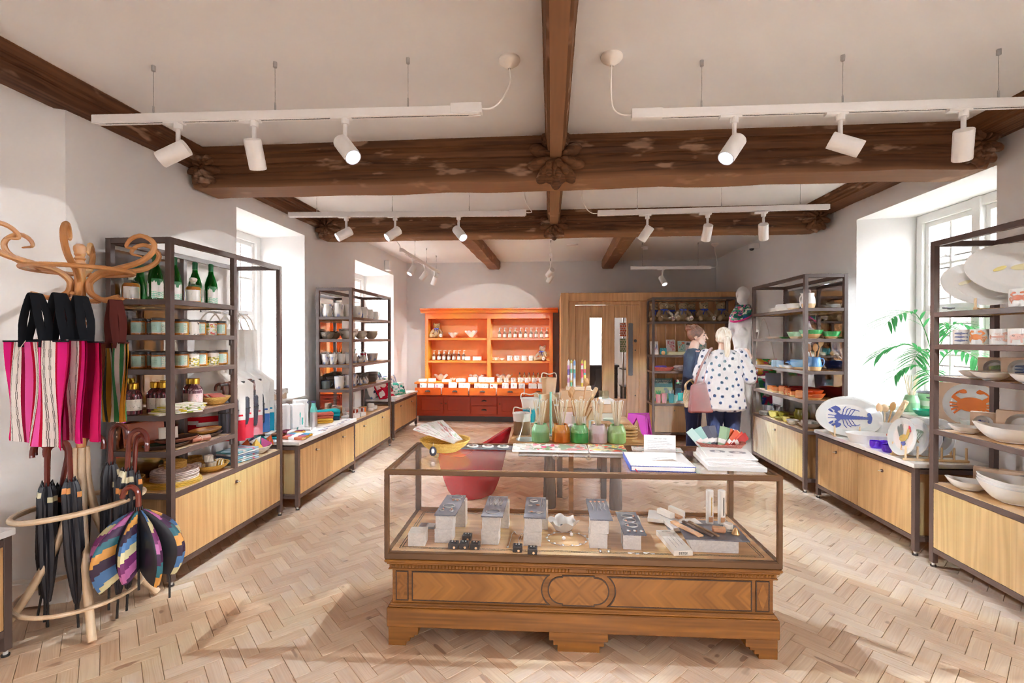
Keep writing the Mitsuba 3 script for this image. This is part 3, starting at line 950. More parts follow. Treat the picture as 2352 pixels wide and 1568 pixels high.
dp('carcass', join([B(xa, xb, DY + 0.02, YB - 0.02, 0.1, 0.675, OD), B(xa + 0.02, xb - 0.02, DY + 0.05, YB - 0.02, 0, 0.1, '#2e2a28')]))
dp('counter', B(xa - 0.04, xb + 0.03, DY - 0.02, YB - 0.01, 0.675, 0.712, OR, 0.006))
HY = 8.68
dp('back_board', B(-2.31, 0.035, YB - 0.04, YB - 0.015, 0.712, 1.98, '#ee7a2e'))
for x0, x1 in ((-2.315, -2.255), (-1.16, -1.095), (-0.025, 0.04)):
 dp('upright', B(x0, x1, HY, YB - 0.03, 0.712, 1.95, OR, 0.003))
dp('top_board', join([B(-2.315, 0.04, HY, YB - 0.03, 1.86, 1.975, OR, 0.003)]))
co = np.array([(0, 0), (0.03, 0), (0.035, 0.02), (0.05, 0.035), (0.055, 0.05), (0.085, 0.06), (0.085, 0.085), (0, 0.085)])
cs = EXT(Polygon(co), 2.52, OR)
dp('cornice', join([G(cst([cs.v[:, 2] - 2.39, HY - cs.v[:, 0], cs.v[:, 1] + 1.965]), cs.f[:, ::-1], OR), B(-2.39, 0.13, HY, YB - 0.02, 2.04, 2.05, OR)]))
for z in (1.47, 1.052):
 for x0, x1 in ((-2.255, -1.16), (-1.095, -0.025)):
  dp('shelf', B(x0, x1, HY + 0.012, YB - 0.04, z, z + 0.04, OR, 0.002))
cols = lsp(xa + 0.01, xb - 0.01, 6)
for i in range(5):
 x0, x1 = cols[i] + 0.012, cols[i + 1] - 0.012
 y0 = DY - 0.20
 # pulled-out drawer: open box
 d = dp('drawer', join([B(x0, x1, y0, y0 + 0.02, 0.50, 0.63, OR, 0.003), B(x0 + 0.01, x0 + 0.022, y0 + 0.02, DY + 0.05, 0.51, 0.61, OR, 0.001), B(x1 - 0.022, x1 - 0.01, y0 + 0.02, DY + 0.05, 0.51, 0.61, OR, 0.001),
       B(x0 + 0.01, x1 - 0.01, y0 + 0.02, DY + 0.05, 0.505, 0.515, OR, 0.001)]))
 cup = join([SPH(0, 0, 0, 0.047, 0.024, 0.024, 2, '#3b3028')])
 cup = G(cup.v, cup.f[cup.v[cup.f].mean(1)[:, 2] > -0.004], cup.c[0])
 part(d, 'cup_handle', cup.mv((x0 + x1) / 2, y0, 0.565), SA, label='dark metal cup handle')
for i in range(5):
 x0, x1 = cols[i] + 0.012, cols[i + 1] - 0.012
 if i == 2:
  for z0, z1 in ((0.14, 0.29), (0.30, 0.455)):
   d = dp('drawer', B(x0, x1, DY, DY + 0.022, z0, z1, OD, 0.003))
   part(d, 'cup_handle', cup.mv((x0 + x1) / 2, DY, (z0 + z1) / 2), SA)
 else:
  d = dp('door', join([B(x0, x1, DY, DY + 0.02, 0.14, 0.20, OD, 0.002), B(x0, x1, DY, DY + 0.02, 0.40, 0.455, OD, 0.002), B(x0, x0 + 0.06, DY, DY + 0.02, 0.14, 0.455, OD, 0.002), B(x1 - 0.06, x1, DY, DY + 0.02, 0.14, 0.455, OD, 0.002),
       B(x0 + 0.05, x1 - 0.05, DY + 0.008, DY + 0.02, 0.18, 0.42, OD, 0.001)]))
  part(d, 'knob', SPH((x1 - 0.03) if i % 2 == 0 else (x0 + 0.03), DY - 0.012, 0.33, 0.012, c='#6a4a2c'), SA)

# ------------------------------------------------------------------ antique glass showcase
SC = M4(0.133, 2.30, 0, 1.25)
w2, dp_ = 0.936, 0.30                                        # half width; local y 0 = front, 0.6 = back
kS = thing('showcase', 'antique walnut and glass showcase with jewellery, standing in the foreground', 'showcase')


def sp(n, g, mat='mat_case', label=None, smooth=32):
 g = G(g.v @ SC[:3, :3].T + SC[:3, 3], g.f, g.c, g.uv)
 return part(kS, n, g, mat, smooth, label)


D = 0.60
# feet: stepped bracket feet
def foot(pts, y0, y1):
 e = EXT(Polygon(pts), y1 - y0)
 return G(cst([e.v[:, 0], y1 - e.v[:, 2], e.v[:, 1]]), e.f, '#9a6530')


stp = [(0, 0), (0.085, 0), (0.085, 0.022), (0.105, 0.022), (0.105, 0.04), (0.125, 0.04), (0.125, 0.055), (0.145, 0.055), (0.145, 0.095), (0, 0.095)]
mid = [(-0.10, 0), (0.10, 0), (0.10, 0.03), (0.12, 0.03), (0.12, 0.052), (0.14, 0.052), (0.14, 0.095), (-0.14, 0.095), (-0.14, 0.052), (-0.12, 0.052), (-0.12, 0.03), (-0.10, 0.03)]
for y0, y1 in ((0.0, 0.06), (D - 0.06, D)):
 sp('foot', foot([(x - w2 + 0.012, z) for x, z in stp], y0, y1))
 sp('foot', foot([(-x + w2 - 0.012, z) for x, z in stp][::-1], y0, y1))
 sp('foot', foot(mid, y0, y1))
sp('plinth', join([B(-w2 + 0.004, w2 - 0.004, -0.008, D, 0.093, 0.185, b=0.004), B(-w2 + 0.012, w2 - 0.012, -0.003, D, 0.185, 0.199, b=0.005), B(-w2 + 0.02, w2 - 0.02, 0.0, D, 0.197, 0.207, b=0.004)]))
sp('body', B(-w2 + 0.028, w2 - 0.028, 0.012, D - 0.01, 0.2, 0.40, b=0.001))
sp('frieze', join([B(-w2 + 0.012, w2 - 0.012, -0.004, D, 0.372, 0.379, b=0.003), B(-w2 + 0.016, w2 - 0.016, 0.002, D, 0.378, 0.40, b=0.001), B(-w2 + 0.006, w2 - 0.006, -0.010, D + 0.004, 0.400, 0.412, b=0.004),
     B(-w2 - 0.004, w2 + 0.004, -0.018, D + 0.01, 0.411, 0.425, b=0.005)]))
tri = []
for i in range(110):
 x = -w2 + 0.024 + i * (2 * w2 - 0.048) / 110
 s = 1 if i < 55 else -1
 if abs(i - 54.5) < 2:
  continue
 st = 0.0162
 x0 = x + (st if s < 0 else 0)
 tri.append(HULL([(x0 - s * 0.0, 0.002, 0.381), (x0 + s * st * 0.5, 0.002, 0.389), (x0, 0.002, 0.397), (x0 + s * 0.006, -0.004, 0.381), (x0 + s * (0.006 + st * 0.5), -0.004, 0.389), (x0 + s * 0.006, -0.004, 0.397)]))
sp('carved_band', join(tri), smooth=0, label='carved chevron band')
# veneered front panels with dark stringing
zc = 0.289
INK = '#2a1608'


def shape_part(n, poly, y0, th, mat, label=None, uv=None, c='#9a6530'):
 e = EXT(poly, th)
 g = G(cst([e.v[:, 0], y0 - e.v[:, 2], e.v[:, 1]]), e.f, c)
 g.uv = uv
 return sp(n, g, mat, label, 20)


za, zb = 0.222, 0.355
ovalb = lambda r: Polygon([(x, z) for x, z in [(-0.085, za)] + [(0.085, za)] + [(0.085, zb), (-0.085, zb)]]).buffer(0)
ov = shapely.union_all([sbox(-0.085, za, 0.085, zb), affinity.scale(Point(-0.085, zc).buffer(1, 24), 0.062, 0.0665), affinity.scale(Point(0.085, zc).buffer(1, 24), 0.062, 0.0665)])
ov = ov.difference(shapely.union_all([sbox(-0.087, za, -0.083, za + 0.0)])).buffer(0)
ovi = affinity.translate(affinity.scale(ov, 0.97, 0.94), 0, 0)
ear = shapely.union_all([sbox(-0.078, zb - 0.004, 0.078, zb + 0.008), sbox(-0.078, za - 0.008, 0.078, za + 0.004)])
ovo = ov.union(ear)
band = ovo.difference(ovo.buffer(-0.006))
shape_part('oval_panel', ovo.buffer(-0.006), 0.012, 0.003, 'mat_veneer', 'veneered oval panel', (2, zc))
shape_part('stringing', band, 0.012, 0.0036, SA, 'dark inlaid line', None, INK)
for s in (-1, 1):
 rect = sbox(0.105, za - 0.006, w2 - 0.125, zb + 0.006)
 cut = affinity.scale(Point(0.085, zc).buffer(1, 32), 0.088, 0.088)
 pn = rect.difference(cut)
 pn = pn if s > 0 else affinity.scale(pn, -1, 1, origin=(0, 0))
 shape_part('panel', pn.buffer(-0.006), 0.012, 0.003, 'mat_veneer', 'chevron veneered panel', (s, zc))
 shape_part('stringing', pn.difference(pn.buffer(-0.006)), 0.012, 0.0036, SA, None, None, INK)
 en = sbox(w2 - 0.108, za - 0.006, w2 - 0.045, zb + 0.006)
 en = en if s > 0 else affinity.scale(en, -1, 1, origin=(0, 0))
 shape_part('end_panel', en.buffer(-0.005), 0.012, 0.003, 'mat_case')
 shape_part('stringing', en.difference(en.buffer(-0.005)), 0.012, 0.0036, SA, None, None, INK)
 cx = s * (w2 - 0.0765)
 shape_part('diamond', Polygon([(cx, za), (cx + 0.022, zc), (cx, zb), (cx - 0.022, zc)]), 0.009, 0.0012, 'mat_veneer', 'inlaid diamond', (s, zc))
# case floor with inlaid lines
sp('case_floor', B(-w2 + 0.01, w2 - 0.01, 0.005, D - 0.01, 0.44, 0.455, b=0), 'mat_oak_rail')
for i, d in enumerate((0.05, 0.062)):
 fr_ = sbox(-w2 + d, d, w2 - d, D - d).difference(sbox(-w2 + d + 0.003, d + 0.003, w2 - d - 0.003, D - d - 0.003))
 sp('inlay', EXT(fr_, 0.0008, INK, 0.455), SA, smooth=0)
t = 0.024
TOP = 0.862
sp('lower_rail', join([B(-w2 - 0.006, w2 + 0.006, -0.012, 0.018, 0.425, 0.458, b=0.004), B(-w2 - 0.006, w2 + 0.006, D - 0.018, D + 0.008, 0.425, 0.458, b=0.004), B(-w2 - 0.006, -w2 + 0.02, 0.0, D, 0.425, 0.458, b=0.004),
      B(w2 - 0.02, w2 + 0.006, 0.0, D, 0.425, 0.458, b=0.004)]), 'mat_case_dark')
sp('top_rail', join([B(-w2 - 0.006, w2 + 0.006, -0.012, t - 0.012, TOP - 0.026, TOP, b=0.004), B(-w2 - 0.006, w2 + 0.006, D - t, D + 0.006, TOP - 0.026, TOP, b=0.004)]), 'mat_case_dark')
sp('side_rail', B(-w2 - 0.006, -w2 + 0.018, 0.01, D - 0.02, TOP - 0.026, TOP, b=0.004), 'mat_case_dark')
sp('side_rail', B(w2 - 0.018, w2 + 0.006, 0.01, D - 0.02, TOP - 0.026, TOP, b=0.004), 'mat_case_dark')
for x in (-w2 - 0.006, w2 - 0.016):
 sp('corner_post', B(x, x + 0.022, -0.012, 0.012, 0.44, TOP - 0.01, b=0.004), 'mat_case_dark')
 sp('corner_post', B(x, x + 0.03, D - 0.024, D + 0.006, 0.44, TOP - 0.01, b=0.004), 'mat_case_dark')
sp('back_stile', B(-0.012, 0.016, D - 0.02, D + 0.004, 0.44, TOP - 0.01, b=0.003))
sp('sliding_door_rail', join([B(-w2 + 0.03, -0.01, D - 0.03, D - 0.02, 0.455, 0.475, b=0.002), B(0.01, w2 - 0.03, D - 0.03, D - 0.02, 0.455, 0.475, b=0.002)]))


def quad(a, b, c, d):
 return G([a, b, c, d], [(0, 1, 2), (0, 2, 3)])


q = 0.004
sp('top_glass', quad((-w2 + q, q, TOP - 0.004), (w2 - q, q, TOP - 0.004), (w2 - q, D - q, TOP - 0.004), (-w2 + q, D - q, TOP - 0.004)), 'mat_pane', 'glass top', 0)
sp('front_glass', quad((-w2 + q, 0.0, 0.45), (w2 - q, 0.0, 0.45), (w2 - q, 0.0, TOP - 0.02), (-w2 + q, 0.0, TOP - 0.02)), 'mat_pane', 'front glass', 0)
for x in (-w2 + 0.005, w2 - 0.005):
 sp('side_glass', quad((x, 0.01, 0.45), (x, D - 0.02, 0.45), (x, D - 0.02, TOP - 0.02), (x, 0.01, TOP - 0.02)), 'mat_pane', None, 0)
for x0, x1 in ((-w2 + 0.03, -0.012), (0.014, w2 - 0.03)):
 d_ = sp('sliding_glass', quad((x0, D - 0.012, 0.46), (x1, D - 0.012, 0.46), (x1, D - 0.012, TOP - 0.02), (x0, D - 0.012, TOP - 0.02)), 'mat_pane', 'sliding glass at the back', 0)
 for xx in (x0 + 0.09, x1 - 0.08):
  ring = join([TUBE([(xx + r * cos(a), D - 0.016, 0.79 + r * sin(a)) for a in lsp(0, 6.28, 17)[:-1]], 0.0022, 6, '#b8b2a6', True) for r in (0.016, 0.010)])
  ring = G(ring.v @ SC[:3, :3].T + SC[:3, 3], ring.f, ring.c)
  part(d_, 'finger_pull', ring, ME)

# ------------------------------------------------------------------ track lights
WH = '#eceaea'
LAMP = 60.0  # nearest rails; the rails farther back burn brighter
MID, FAR = 150.0, 190.0


def spot_entry(pos, d, power, cut=30, beam=16, col=(0.91, 0.985, 1.07)):
 n = numbered('lamp_light')
 d = np.asarray(d, float) / np.linalg.norm(d)
 o = np.asarray(pos) + d * 0.012
 scene[n] = {'type': 'spot', 'intensity': {'type': 'rgb', 'value': [float(power * c) for c in col]}, 'cutoff_angle': float(cut), 'beam_width': float(beam),
    'to_world': mi.ScalarTransform4f().look_at(origin=o.tolist(), target=(o + d).tolist(), up=[0.1, 0.2, 0.97] if abs(d[2]) < 0.97 else [1, 0, 0])}


def track(p0, p1, wires, heads, rose, label, zc=CEIL, cable_end=None, group=None):
 """p0, p1: ends of the rail; wires: fractions along it; heads: (fraction, aim, power)"""
 p0, p1 = np.asarray(p0, float), np.asarray(p1, float)
 d = (p1 - p0) / np.linalg.norm(p1 - p0)
 k = thing('track_light', label, 'light', group)
 rz = math.degrees(math.atan2(d[1], d[0]))
 L = np.linalg.norm(p1 - p0)
 rail = join([B(0, L, -0.018, 0.018, -0.006, 0.034, WH, 0.002), B(0.0, L, -0.018, -0.006, -0.012, -0.004, WH, 0.001), B(0.0, L, 0.006, 0.018, -0.012, -0.004, WH, 0.001)])
 part(k, 'rail', rail.rot(rz).mv(*p0), SA)
 part(k, 'slot', B(0.06, L - 0.06, -0.006, 0.006, -0.009, -0.005, '#4a4a4c', 0).rot(rz).mv(*p0), SA, label='dark slot under the rail')
 for f in wires:
  p = p0 + (p1 - p0) * f
  part(k, 'wire', CYL((p[0], p[1], p[2] + 0.03), (p[0], p[1], zc), 0.0013, n=6, c='#8f8f90'), SA)
  part(k, 'ceiling_cap', join([CYL((p[0], p[1], zc), (p[0], p[1], zc - 0.028), 0.010, n=12, c='#a5a4a4'), CYL((p[0], p[1], p[2] + 0.032), (p[0], p[1], p[2] + 0.075), 0.0045, n=8, c='#a5a4a4')]), SA)
 if rose is not None:
  r = np.asarray(rose, float)
  part(k, 'ceiling_rose', LATHE([(0.008, -0.052), (0.014, -0.05), (0.05, -0.022), (0.056, -0.012), (0.056, -0.006), (0.054, 0), (0, 0)], 24, '#f0e8e2').mv(r[0], r[1], zc), SA)
  e = p1 if np.linalg.norm(p1[:2] - r[:2]) < np.linalg.norm(p0[:2] - r[:2]) else p0
  dd = (e - (p0 + p1) / 2)
  dd /= np.linalg.norm(dd)
  cab = SPL([(r[0], r[1], zc - 0.05), tuple(r[:2] + dd[:2] * 0.004) + (zc - 0.12,), tuple(e[:2] + dd[:2] * np.linalg.norm(r[:2] - e[:2]) * 0.75) + (e[2] + 0.06,), tuple(e[:2] + dd[:2] * 0.06) + (e[2] + 0.014,), tuple(e[:2] - dd[:2] * 0.01) + (e[2] + 0.012,)], 28)
  part(k, 'cable', TUBE(cab, 0.0042, 8, '#f2f0ee'), SA)
  part(k, 'power_feed', CB(0, 0, 0.012, 0.16, 0.042, 0.05, WH, 0.002).rot(rz).mv(*(e - dd * 0.07)), SA)
 for f, aim, pw in heads:
  p = p0 + (p1 - p0) * f
  a = np.asarray(aim, float)
  a /= np.linalg.norm(a)
  s = 0.16
  pv = p + [0, 0, -0.115]                              # swivel point at the can's flank
  h = part(k, 'spot_head', join([B(-0.075, 0.035, -0.016, 0.016, -0.024, -0.004, WH, 0.002).rot(rz).mv(*p), CYL(p + [0, 0, -0.02], p + [0, 0, -0.05], 0.021, n=16, c=WH), CYL(p + [0, 0, -0.05], pv + [0, 0, -0.012], 0.011, n=10, c='#dcdada')]), SA)
  can = LATHE([(0, -0.075), (0.040, -0.075), (0.0425, -0.072), (0.0425, 0.072), (0.0415, 0.075), (0.038, 0.075), (0.036, 0.055), (0.0, 0.053)], 28, WH, cols=[WH] * 4 + ['#9a9aa6'] * 2 + [WH])
  off = np.array([0, 0, -0.05])
  c0 = pv + off + a * 0.025
  part(h, 'can', can.look(a).mv(*c0), SA, 40)
  lens = LATHE([(0.036, 0.057), (0.02, 0.0585), (0, 0.0585)], 24).look(a).mv(*c0)
  kk = part(h, 'lens', lens, SA)
  if pw > 0:
   scene[kk]['emitter'] = {'type': 'area', 'radiance': {'type': 'rgb', 'value': [14.0, 14.6, 15.4]}}
   spot_entry(c0 + a * 0.075, a, pw)
 return k


TG = 'track lights'
track((-2.425, 2.37, 2.65), (-0.36, 2.43, 2.66), (0.16, 0.48, 0.82), [(0.225, (-0.75, -0.18, -0.45), LAMP * 0.4), (0.425, (-0.1, 0.5, -0.85), LAMP), (0.66, (0.5, -0.32, -0.6), LAMP)], (-0.213, 2.467), 'white track light with three spots, upper left, nearest the camera')
track((0.43, 2.56, 2.66), (2.62, 2.59, 2.66), (0.16, 0.48, 0.82), [(0.235, (-0.48, -0.3, -0.68), LAMP), (0.475, (0.8, -0.3, -0.45), LAMP), (0.745, (0.28, 0.42, -0.8), LAMP)], (0.309, 2.483), 'white track light with three spots, upper right, nearest the camera')
track((-2.475, 4.36, 2.66), (-0.24, 4.50, 2.67), (0.12, 0.44, 0.765), [(0.245, (-0.7, -0.5, -0.55), MID), (0.452, (-0.65, -0.5, -0.6), MID), (0.72, (0.45, -0.4, -0.55), MID)], (-0.248, 4.543), 'white track light with three spots on the left between the two dark cross beams')
track((0.45, 4.58, 2.67), (2.49, 4.52, 2.655), (0.175, 0.545, 0.88), [(0.22, (-0.45, 0.3, -0.7), MID), (0.485, (0.03, 0.62, -0.78), MID * 1.6), (0.725, (0.25, 0.55, -0.8), MID * 1.5)], (0.298, 4.561), 'white track light with three spots on the right between the two dark cross beams')
track((-1.98, 6.22, 2.66), (-1.98, 8.4, 2.68), (0.3, 0.6, 0.9), [(0.25, (-0.35, -0.45, -0.75), FAR), (0.55, (-0.6, 0.1, -0.75), FAR * 0.8), (0.85, (-0.4, 0.3, -0.75), FAR * 0.8)], (-2.05, 6.2), 'white track light with three small spots far left near the orange dresser')
track((0.0, 6.75, 2.66), (0.0, 8.3, 2.68), (0.2, 0.8), [(0.3, (-0.45, 0.75, -0.45), FAR * 1.1), (0.75, (-0.4, 0.45, -0.7), FAR * 1.2)], (-0.02, 6.6), 'white track light seen end-on in the middle, in front of the orange dresser')
track((1.2, 7.35, 2.55), (2.38, 7.4, 2.55), (0.15, 0.85), [(0.4, (0.25, -0.55, -0.8), FAR * 0.9)], (2.48, 7.5), 'white track light far right above the teddy bear shelf')
# ================================================================== KINDS OF GOODS (each built once at the origin, standing on z = 0, front towards -y)
def face(x, y):
 """turn that points a thing's front at the middle of the room's near end"""
 return math.degrees(math.atan2(-y, -x)) + 90


def arcsheet(r, z0, z1, a0, a1, fn, nu=24, nv=10, th=0.0006):
 """label wrapped on a cylinder; angle 0 is the front (-y), growing to the right"""
 def f(u, v):
  a = np.radians(a0 + (a1 - a0) * u) - pi / 2
  return cst([r * np.cos(a), r * np.sin(a), z0 + (z1 - z0) * v])
 return GRID(f, nu, nv, fn, th)


def nz(u, v, s=1.0, seed=0):
 return meshkit.fbm(cst([u * s, v * s, np.zeros(len(u)) + seed * 3.7]), 3, seed)


def pattern(base, inks, s=6.0, seed=0, cover=0.42, border=None):
 """printed motif: blotches of the ink colours on the base colour"""
 base_, inks_ = lin(base), [lin(i) for i in inks]

 def f(u, v):
  o = np.tile(base_, (len(u), 1))
  for k, ink in enumerate(inks_):
   n = nz(u, v, s, seed + 5 * k)
   o[n > 1 - cover + 0.02 * k] = ink
  if border:
   e = (np.minimum(u, 1 - u) < border) | (np.minimum(v, 1 - v) < border)
   o[e] = base_
  return o
 return f


def motif(base, ink, seed=0, cx=0.5, cy=0.5, rx=0.3, ry=0.25, ink2=None):
 """one drawn figure in the middle of a plain ground"""
 b, i1, i2 = lin(base), lin(ink), lin(ink2 or ink)

 def f(u, v):
  o = np.tile(b, (len(u), 1))
  q = ((u - cx) / rx) ** 2 + ((v - cy) / ry) ** 2
  n = nz(u, v, 11, seed)
  m = nz(u, v, 26, seed + 3)
  o[(q + 2.2 * (n - 0.5) < 0.8)] = i1
  o[(q + 2.2 * (n - 0.5) < 0.8) & (m > 0.55)] = i2
  return o
 return f


def coil(prof, n=30, c0='#c9964a', c1='#e0b468', rows=14, wob=0.0012):
 """coiled basketry: rope rows up a profile of (r, z) corner points, inside as well"""
 P = np.array(prof, float)
 s = np.concatenate([[0], np.cumsum(np.linalg.norm(np.diff(P, axis=0), axis=1))])
 out, cols = [], []
 m = rows * 4
 for k in range(m + 1):
  t = s[-1] * k / m
  r, z = np.interp(t, s, P[:, 0]), np.interp(t, s, P[:, 1])
  b = wob * 1.6 * abs(sin(pi * k / 4))
  out.append((r + b, z))
  cols.append(c0 if (k // 4) % 2 else c1)
 return LATHE(out, n, cols=cols[:-1])


def weave(g, c0, c1, f=160):
 a, b = lin(c0), lin(c1)

 def fn(p):
  th = np.arctan2(p[:, 1], p[:, 0])
  k = (np.floor(th * 14) + np.floor(p[:, 2] * f)) % 2
  return np.where((k > 0)[:, None], a, b)
 return g.paint(fn)


def bowl_prof(r, h, foot=0.45, th=0.004, lip=1.0, p=0.55):
 o = [(0, 0), (r * foot, 0), (r * foot, 0.004)]
 for t in lsp(0.05, 1, 9):
  o.append((r * (foot + (1 - foot) * t ** p), 0.004 + (h - 0.004) * t))
 i = [(max(x - th, 0), max(z, th * 1.6)) for x, z in o[::-1][:-2]]
 return o + [(r - th / 2, h + th * 0.3)] + i + [(0, th * 1.6)]


def bowl(r, h, c='#f0eeea', inner=None, foot=0.45, p=0.55, band=None, n=28, th=0.004):
 pr_ = bowl_prof(r, h, foot, th, p=p)
 k = len(pr_) - 1
 half = 12
 cols = [c] * half + [inner or c] * (k - half)
 if band:                                                 # (share of height, colour): unglazed foot
  for j in range(half):
   if pr_[j][1] < band[0] * h:
    cols[j] = band[1]
 return LATHE(pr_, n, cols=cols)


def cyl_cup(r, h, c, inner=None, r0=None, n=24, th=0.003, band=None):
 r0 = r0 or r
 pr_ = [(0, 0), (r0 * 0.94, 0), (r0, 0.003), (r0 + (r - r0) * 0.3, h * 0.3), (r, h - 0.001), (r - th / 2, h), (r - th, h - 0.001), (r0 - th, th * 1.5), (0, th * 1.5)]
 cols = [c] * 5 + [inner or c] * 3
 if band:
  cols[1] = cols[2] = band
  cols[0] = band
 return LATHE(pr_, n, cols=cols)


def handle(r, z0, z1, out=0.028, rad=0.0045, c='#f0eeea', ang=0):
 pts = SPL([(r - 0.003, 0, z1), (r + out * 0.7, 0, z1 + 0.001), (r + out, 0, (z0 + z1) / 2 + 0.006), (r + out * 0.6, 0, z0 + 0.004), (r - 0.003, 0, z0)], 16)
 return TUBE(pts, rad, 8, c).rot(ang)


def mug(c='#f2efea', pat=None, r=0.042, h=0.085, hang=20, hc=None):
 parts = [('body', cyl_cup(r, h, c), GL), ('handle', handle(r, 0.015, h - 0.015, c=hc or c, ang=hang), GL)]
 if pat:
  parts.append(('print', arcsheet(r + 0.0006, 0.008, h - 0.008, -75, 65, pat, 34, 22), GL))
 return parts


def jug(c, r=0.055, h=0.14, band=None, spout=True, hang=20, c2=None):
 pr_ = [(0, 0), (r * 0.8, 0), (r * 0.86, 0.004), (r, h * 0.3), (r * 0.98, h * 0.55), (r * 0.8, h * 0.85), (r * 0.84, h), (r * 0.79, h), (r * 0.74, h * 0.85), (r * 0.9, h * 0.5), (0, 0.01)]
 cols = [band or c] * 3 + [c] * 7
 g = LATHE(pr_, 28, cols=cols)
 if spout:
  a = np.arctan2(g.v[:, 1], g.v[:, 0])
  k = np.exp(-((a - pi * 0.92) / 0.3) ** 2) * np.clip((g.v[:, 2] / h - 0.75) / 0.25, 0, 1)
  g.v[:, 0] -= k * r * 0.35
  g.v[:, 2] += k * h * 0.03
 return [('body', g, GL), ('handle', handle(r * 0.84, h * 0.3, h * 0.85, r * 0.55, 0.006, c2 or c, hang), GL)]


def bottle_green():
 pr_ = [(0, 0), (0.040, 0), (0.0415, 0.004), (0.0415, 0.125), (0.040, 0.145), (0.030, 0.185), (0.017, 0.225), (0.0145, 0.25), (0.0145, 0.272)]
 lab = lambda u, v: np.where((v > 0.62 + 0.25 * np.abs(np.sin(u * 5 + 0.6)) + 0.04 * np.sin(u * 40))[:, None], lin('#1d6b3a'), np.where((v < 0.34)[:, None] & ((np.sin(v * 60 + 2 * np.sin(u * 9)) > 0.1))[:, None], lin('#8fe0c0'), lin('#f4f7f4')))
 return Proto(('glass', LATHE(pr_, 24), 'mat_green_glass'), ('wine', LATHE([(0, 0.003), (0.0395, 0.004), (0.0395, 0.12), (0.037, 0.145), (0.027, 0.185), (0.0145, 0.222), (0, 0.224)], 20, '#07401e'), GL),
     ('foil', LATHE([(0.0155, 0.222), (0.0155, 0.275), (0.0165, 0.276), (0.0165, 0.29), (0.014, 0.293), (0, 0.293)], 18, '#0b4a28'), GL),
     ('front_label', arcsheet(0.0422, 0.012, 0.13, -30, 75, lab, 40, 30), SA), ('back_label', arcsheet(0.0422, 0.02, 0.10, -95, -50, pattern('#c8d4d0', ['#6b7f7a'], 40, 3, 0.45), 16, 26), SA))


def jar_buzz():
 lab = lambda u, v: np.where(((np.sin(v * 70) > 0.2) & (u > 0.15) & (u < 0.5) & (v > 0.25) & (v < 0.8))[:, None], lin('#86b3a4'), np.where((v < 0.06)[:, None], lin('#f0f2ee'), lin('#a9cfc2')))
 t = TXT('BUZZ', 0.017, 0.0005, '#e9e2c4', True)
 # upright strip at the label's right end, reading upwards
 v = t.v - [t.v[:, 0].mean(), 0.0085, 0]
 a = math.radians(28)
 n_, tx = np.array([sin(a), -cos(a), 0]), np.array([cos(a), sin(a), 0])
 V = n_ * 0.0415 + v[:, :1] * np.array([0, 0, 1.0]) - v[:, 1:2] * tx + v[:, 2:] * n_ + [0, 0, 0.048]
 return Proto(('jar', LATHE([(0, 0), (0.036, 0), (0.040, 0.004), (0.040, 0.082), (0.037, 0.088), (0.035, 0.09)], 22, '#b06a1c'), GL),
     ('lid', LATHE([(0.0385, 0.088), (0.0395, 0.089), (0.0395, 0.102), (0.037, 0.104), (0, 0.104)], 22, '#22201e'), SA),
     ('label', arcsheet(0.0406, 0.012, 0.078, -80, 50, lab, 30, 40), SA), ('lettering', G(V, t.f, t.c), SA, 0))


def tin(pat, lid='#2c2522', r=0.042, h=0.10, c='#f3f0ea'):
 return Proto(('tin', LATHE([(0, 0), (r, 0), (r, h - 0.012), (0, h - 0.012)], 22, c), GL), ('lid', LATHE([(r - 0.001, h - 0.012), (r, h - 0.011), (r, h), (0, h)], 22, lid), SA),
     ('print', arcsheet(r + 0.0006, 0.004, h - 0.016, -110, 110, pat, 50, 24), SA))


def potion(cap, glass, fill, lab='#d9d3c8', h=0.19):
 pr_ = [(0, 0), (0.040, 0), (0.043, 0.005), (0.043, h * 0.6), (0.040, h * 0.68), (0.024, h * 0.78), (0.022, h * 0.84)]
 return Proto(('bottle', LATHE(pr_, 22).paint(lambda p: np.where((meshkit.fbm(p * 60, 3, 4) > 0.52)[:, None], lin(fill), lin(glass))), GL),
     ('cap', LATHE([(0.024, h * 0.82), (0.0245, h * 0.83), (0.0245, h), (0.022, h + 0.003), (0, h + 0.003)], 20, cap), ME), ('label', arcsheet(0.0436, h * 0.14, h * 0.5, -70, 70, pattern(lab, ['#9c968c'], 40, 2, 0.36, 0.1), 30, 24), SA))


def coilbowl(r, h, c0, c1, foot=0.5, n=32):
 return coil([(0.0, 0.002), (r * foot, 0.0), (r * 0.82, h * 0.5), (r, h), (r - 0.008, h), (r * 0.80, h * 0.52), (r * foot * 0.95, 0.010), (0, 0.012)], n, c0, c1, 22)


def placemat(r, c0, c1):
 return coil([(0, 0.001), (r, 0.0), (r, 0.006), (0, 0.0075)], 36, c0, c1, 18, 0.0008)


def box(w, d, h, c, front=None, b=0.0015, top=None):
 parts = [('carton', B(-w / 2, w / 2, -d / 2, d / 2, 0, h, c, b), SA)]
 if front:
  parts.append(('print', GRID(lambda u, v: cst([-w / 2 + 0.002 + u * (w - 0.004), np.full(len(u), -d / 2 - 0.0004), 0.002 + v * (h - 0.004)]), 26, 26, front), SA))
 if top:
  parts.append(('print', GRID(lambda u, v: cst([-w / 2 + 0.002 + u * (w - 0.004), -d / 2 + 0.002 + v * (d - 0.004), np.full(len(u), h + 0.0004)]), 26, 26, top), SA))
 return parts


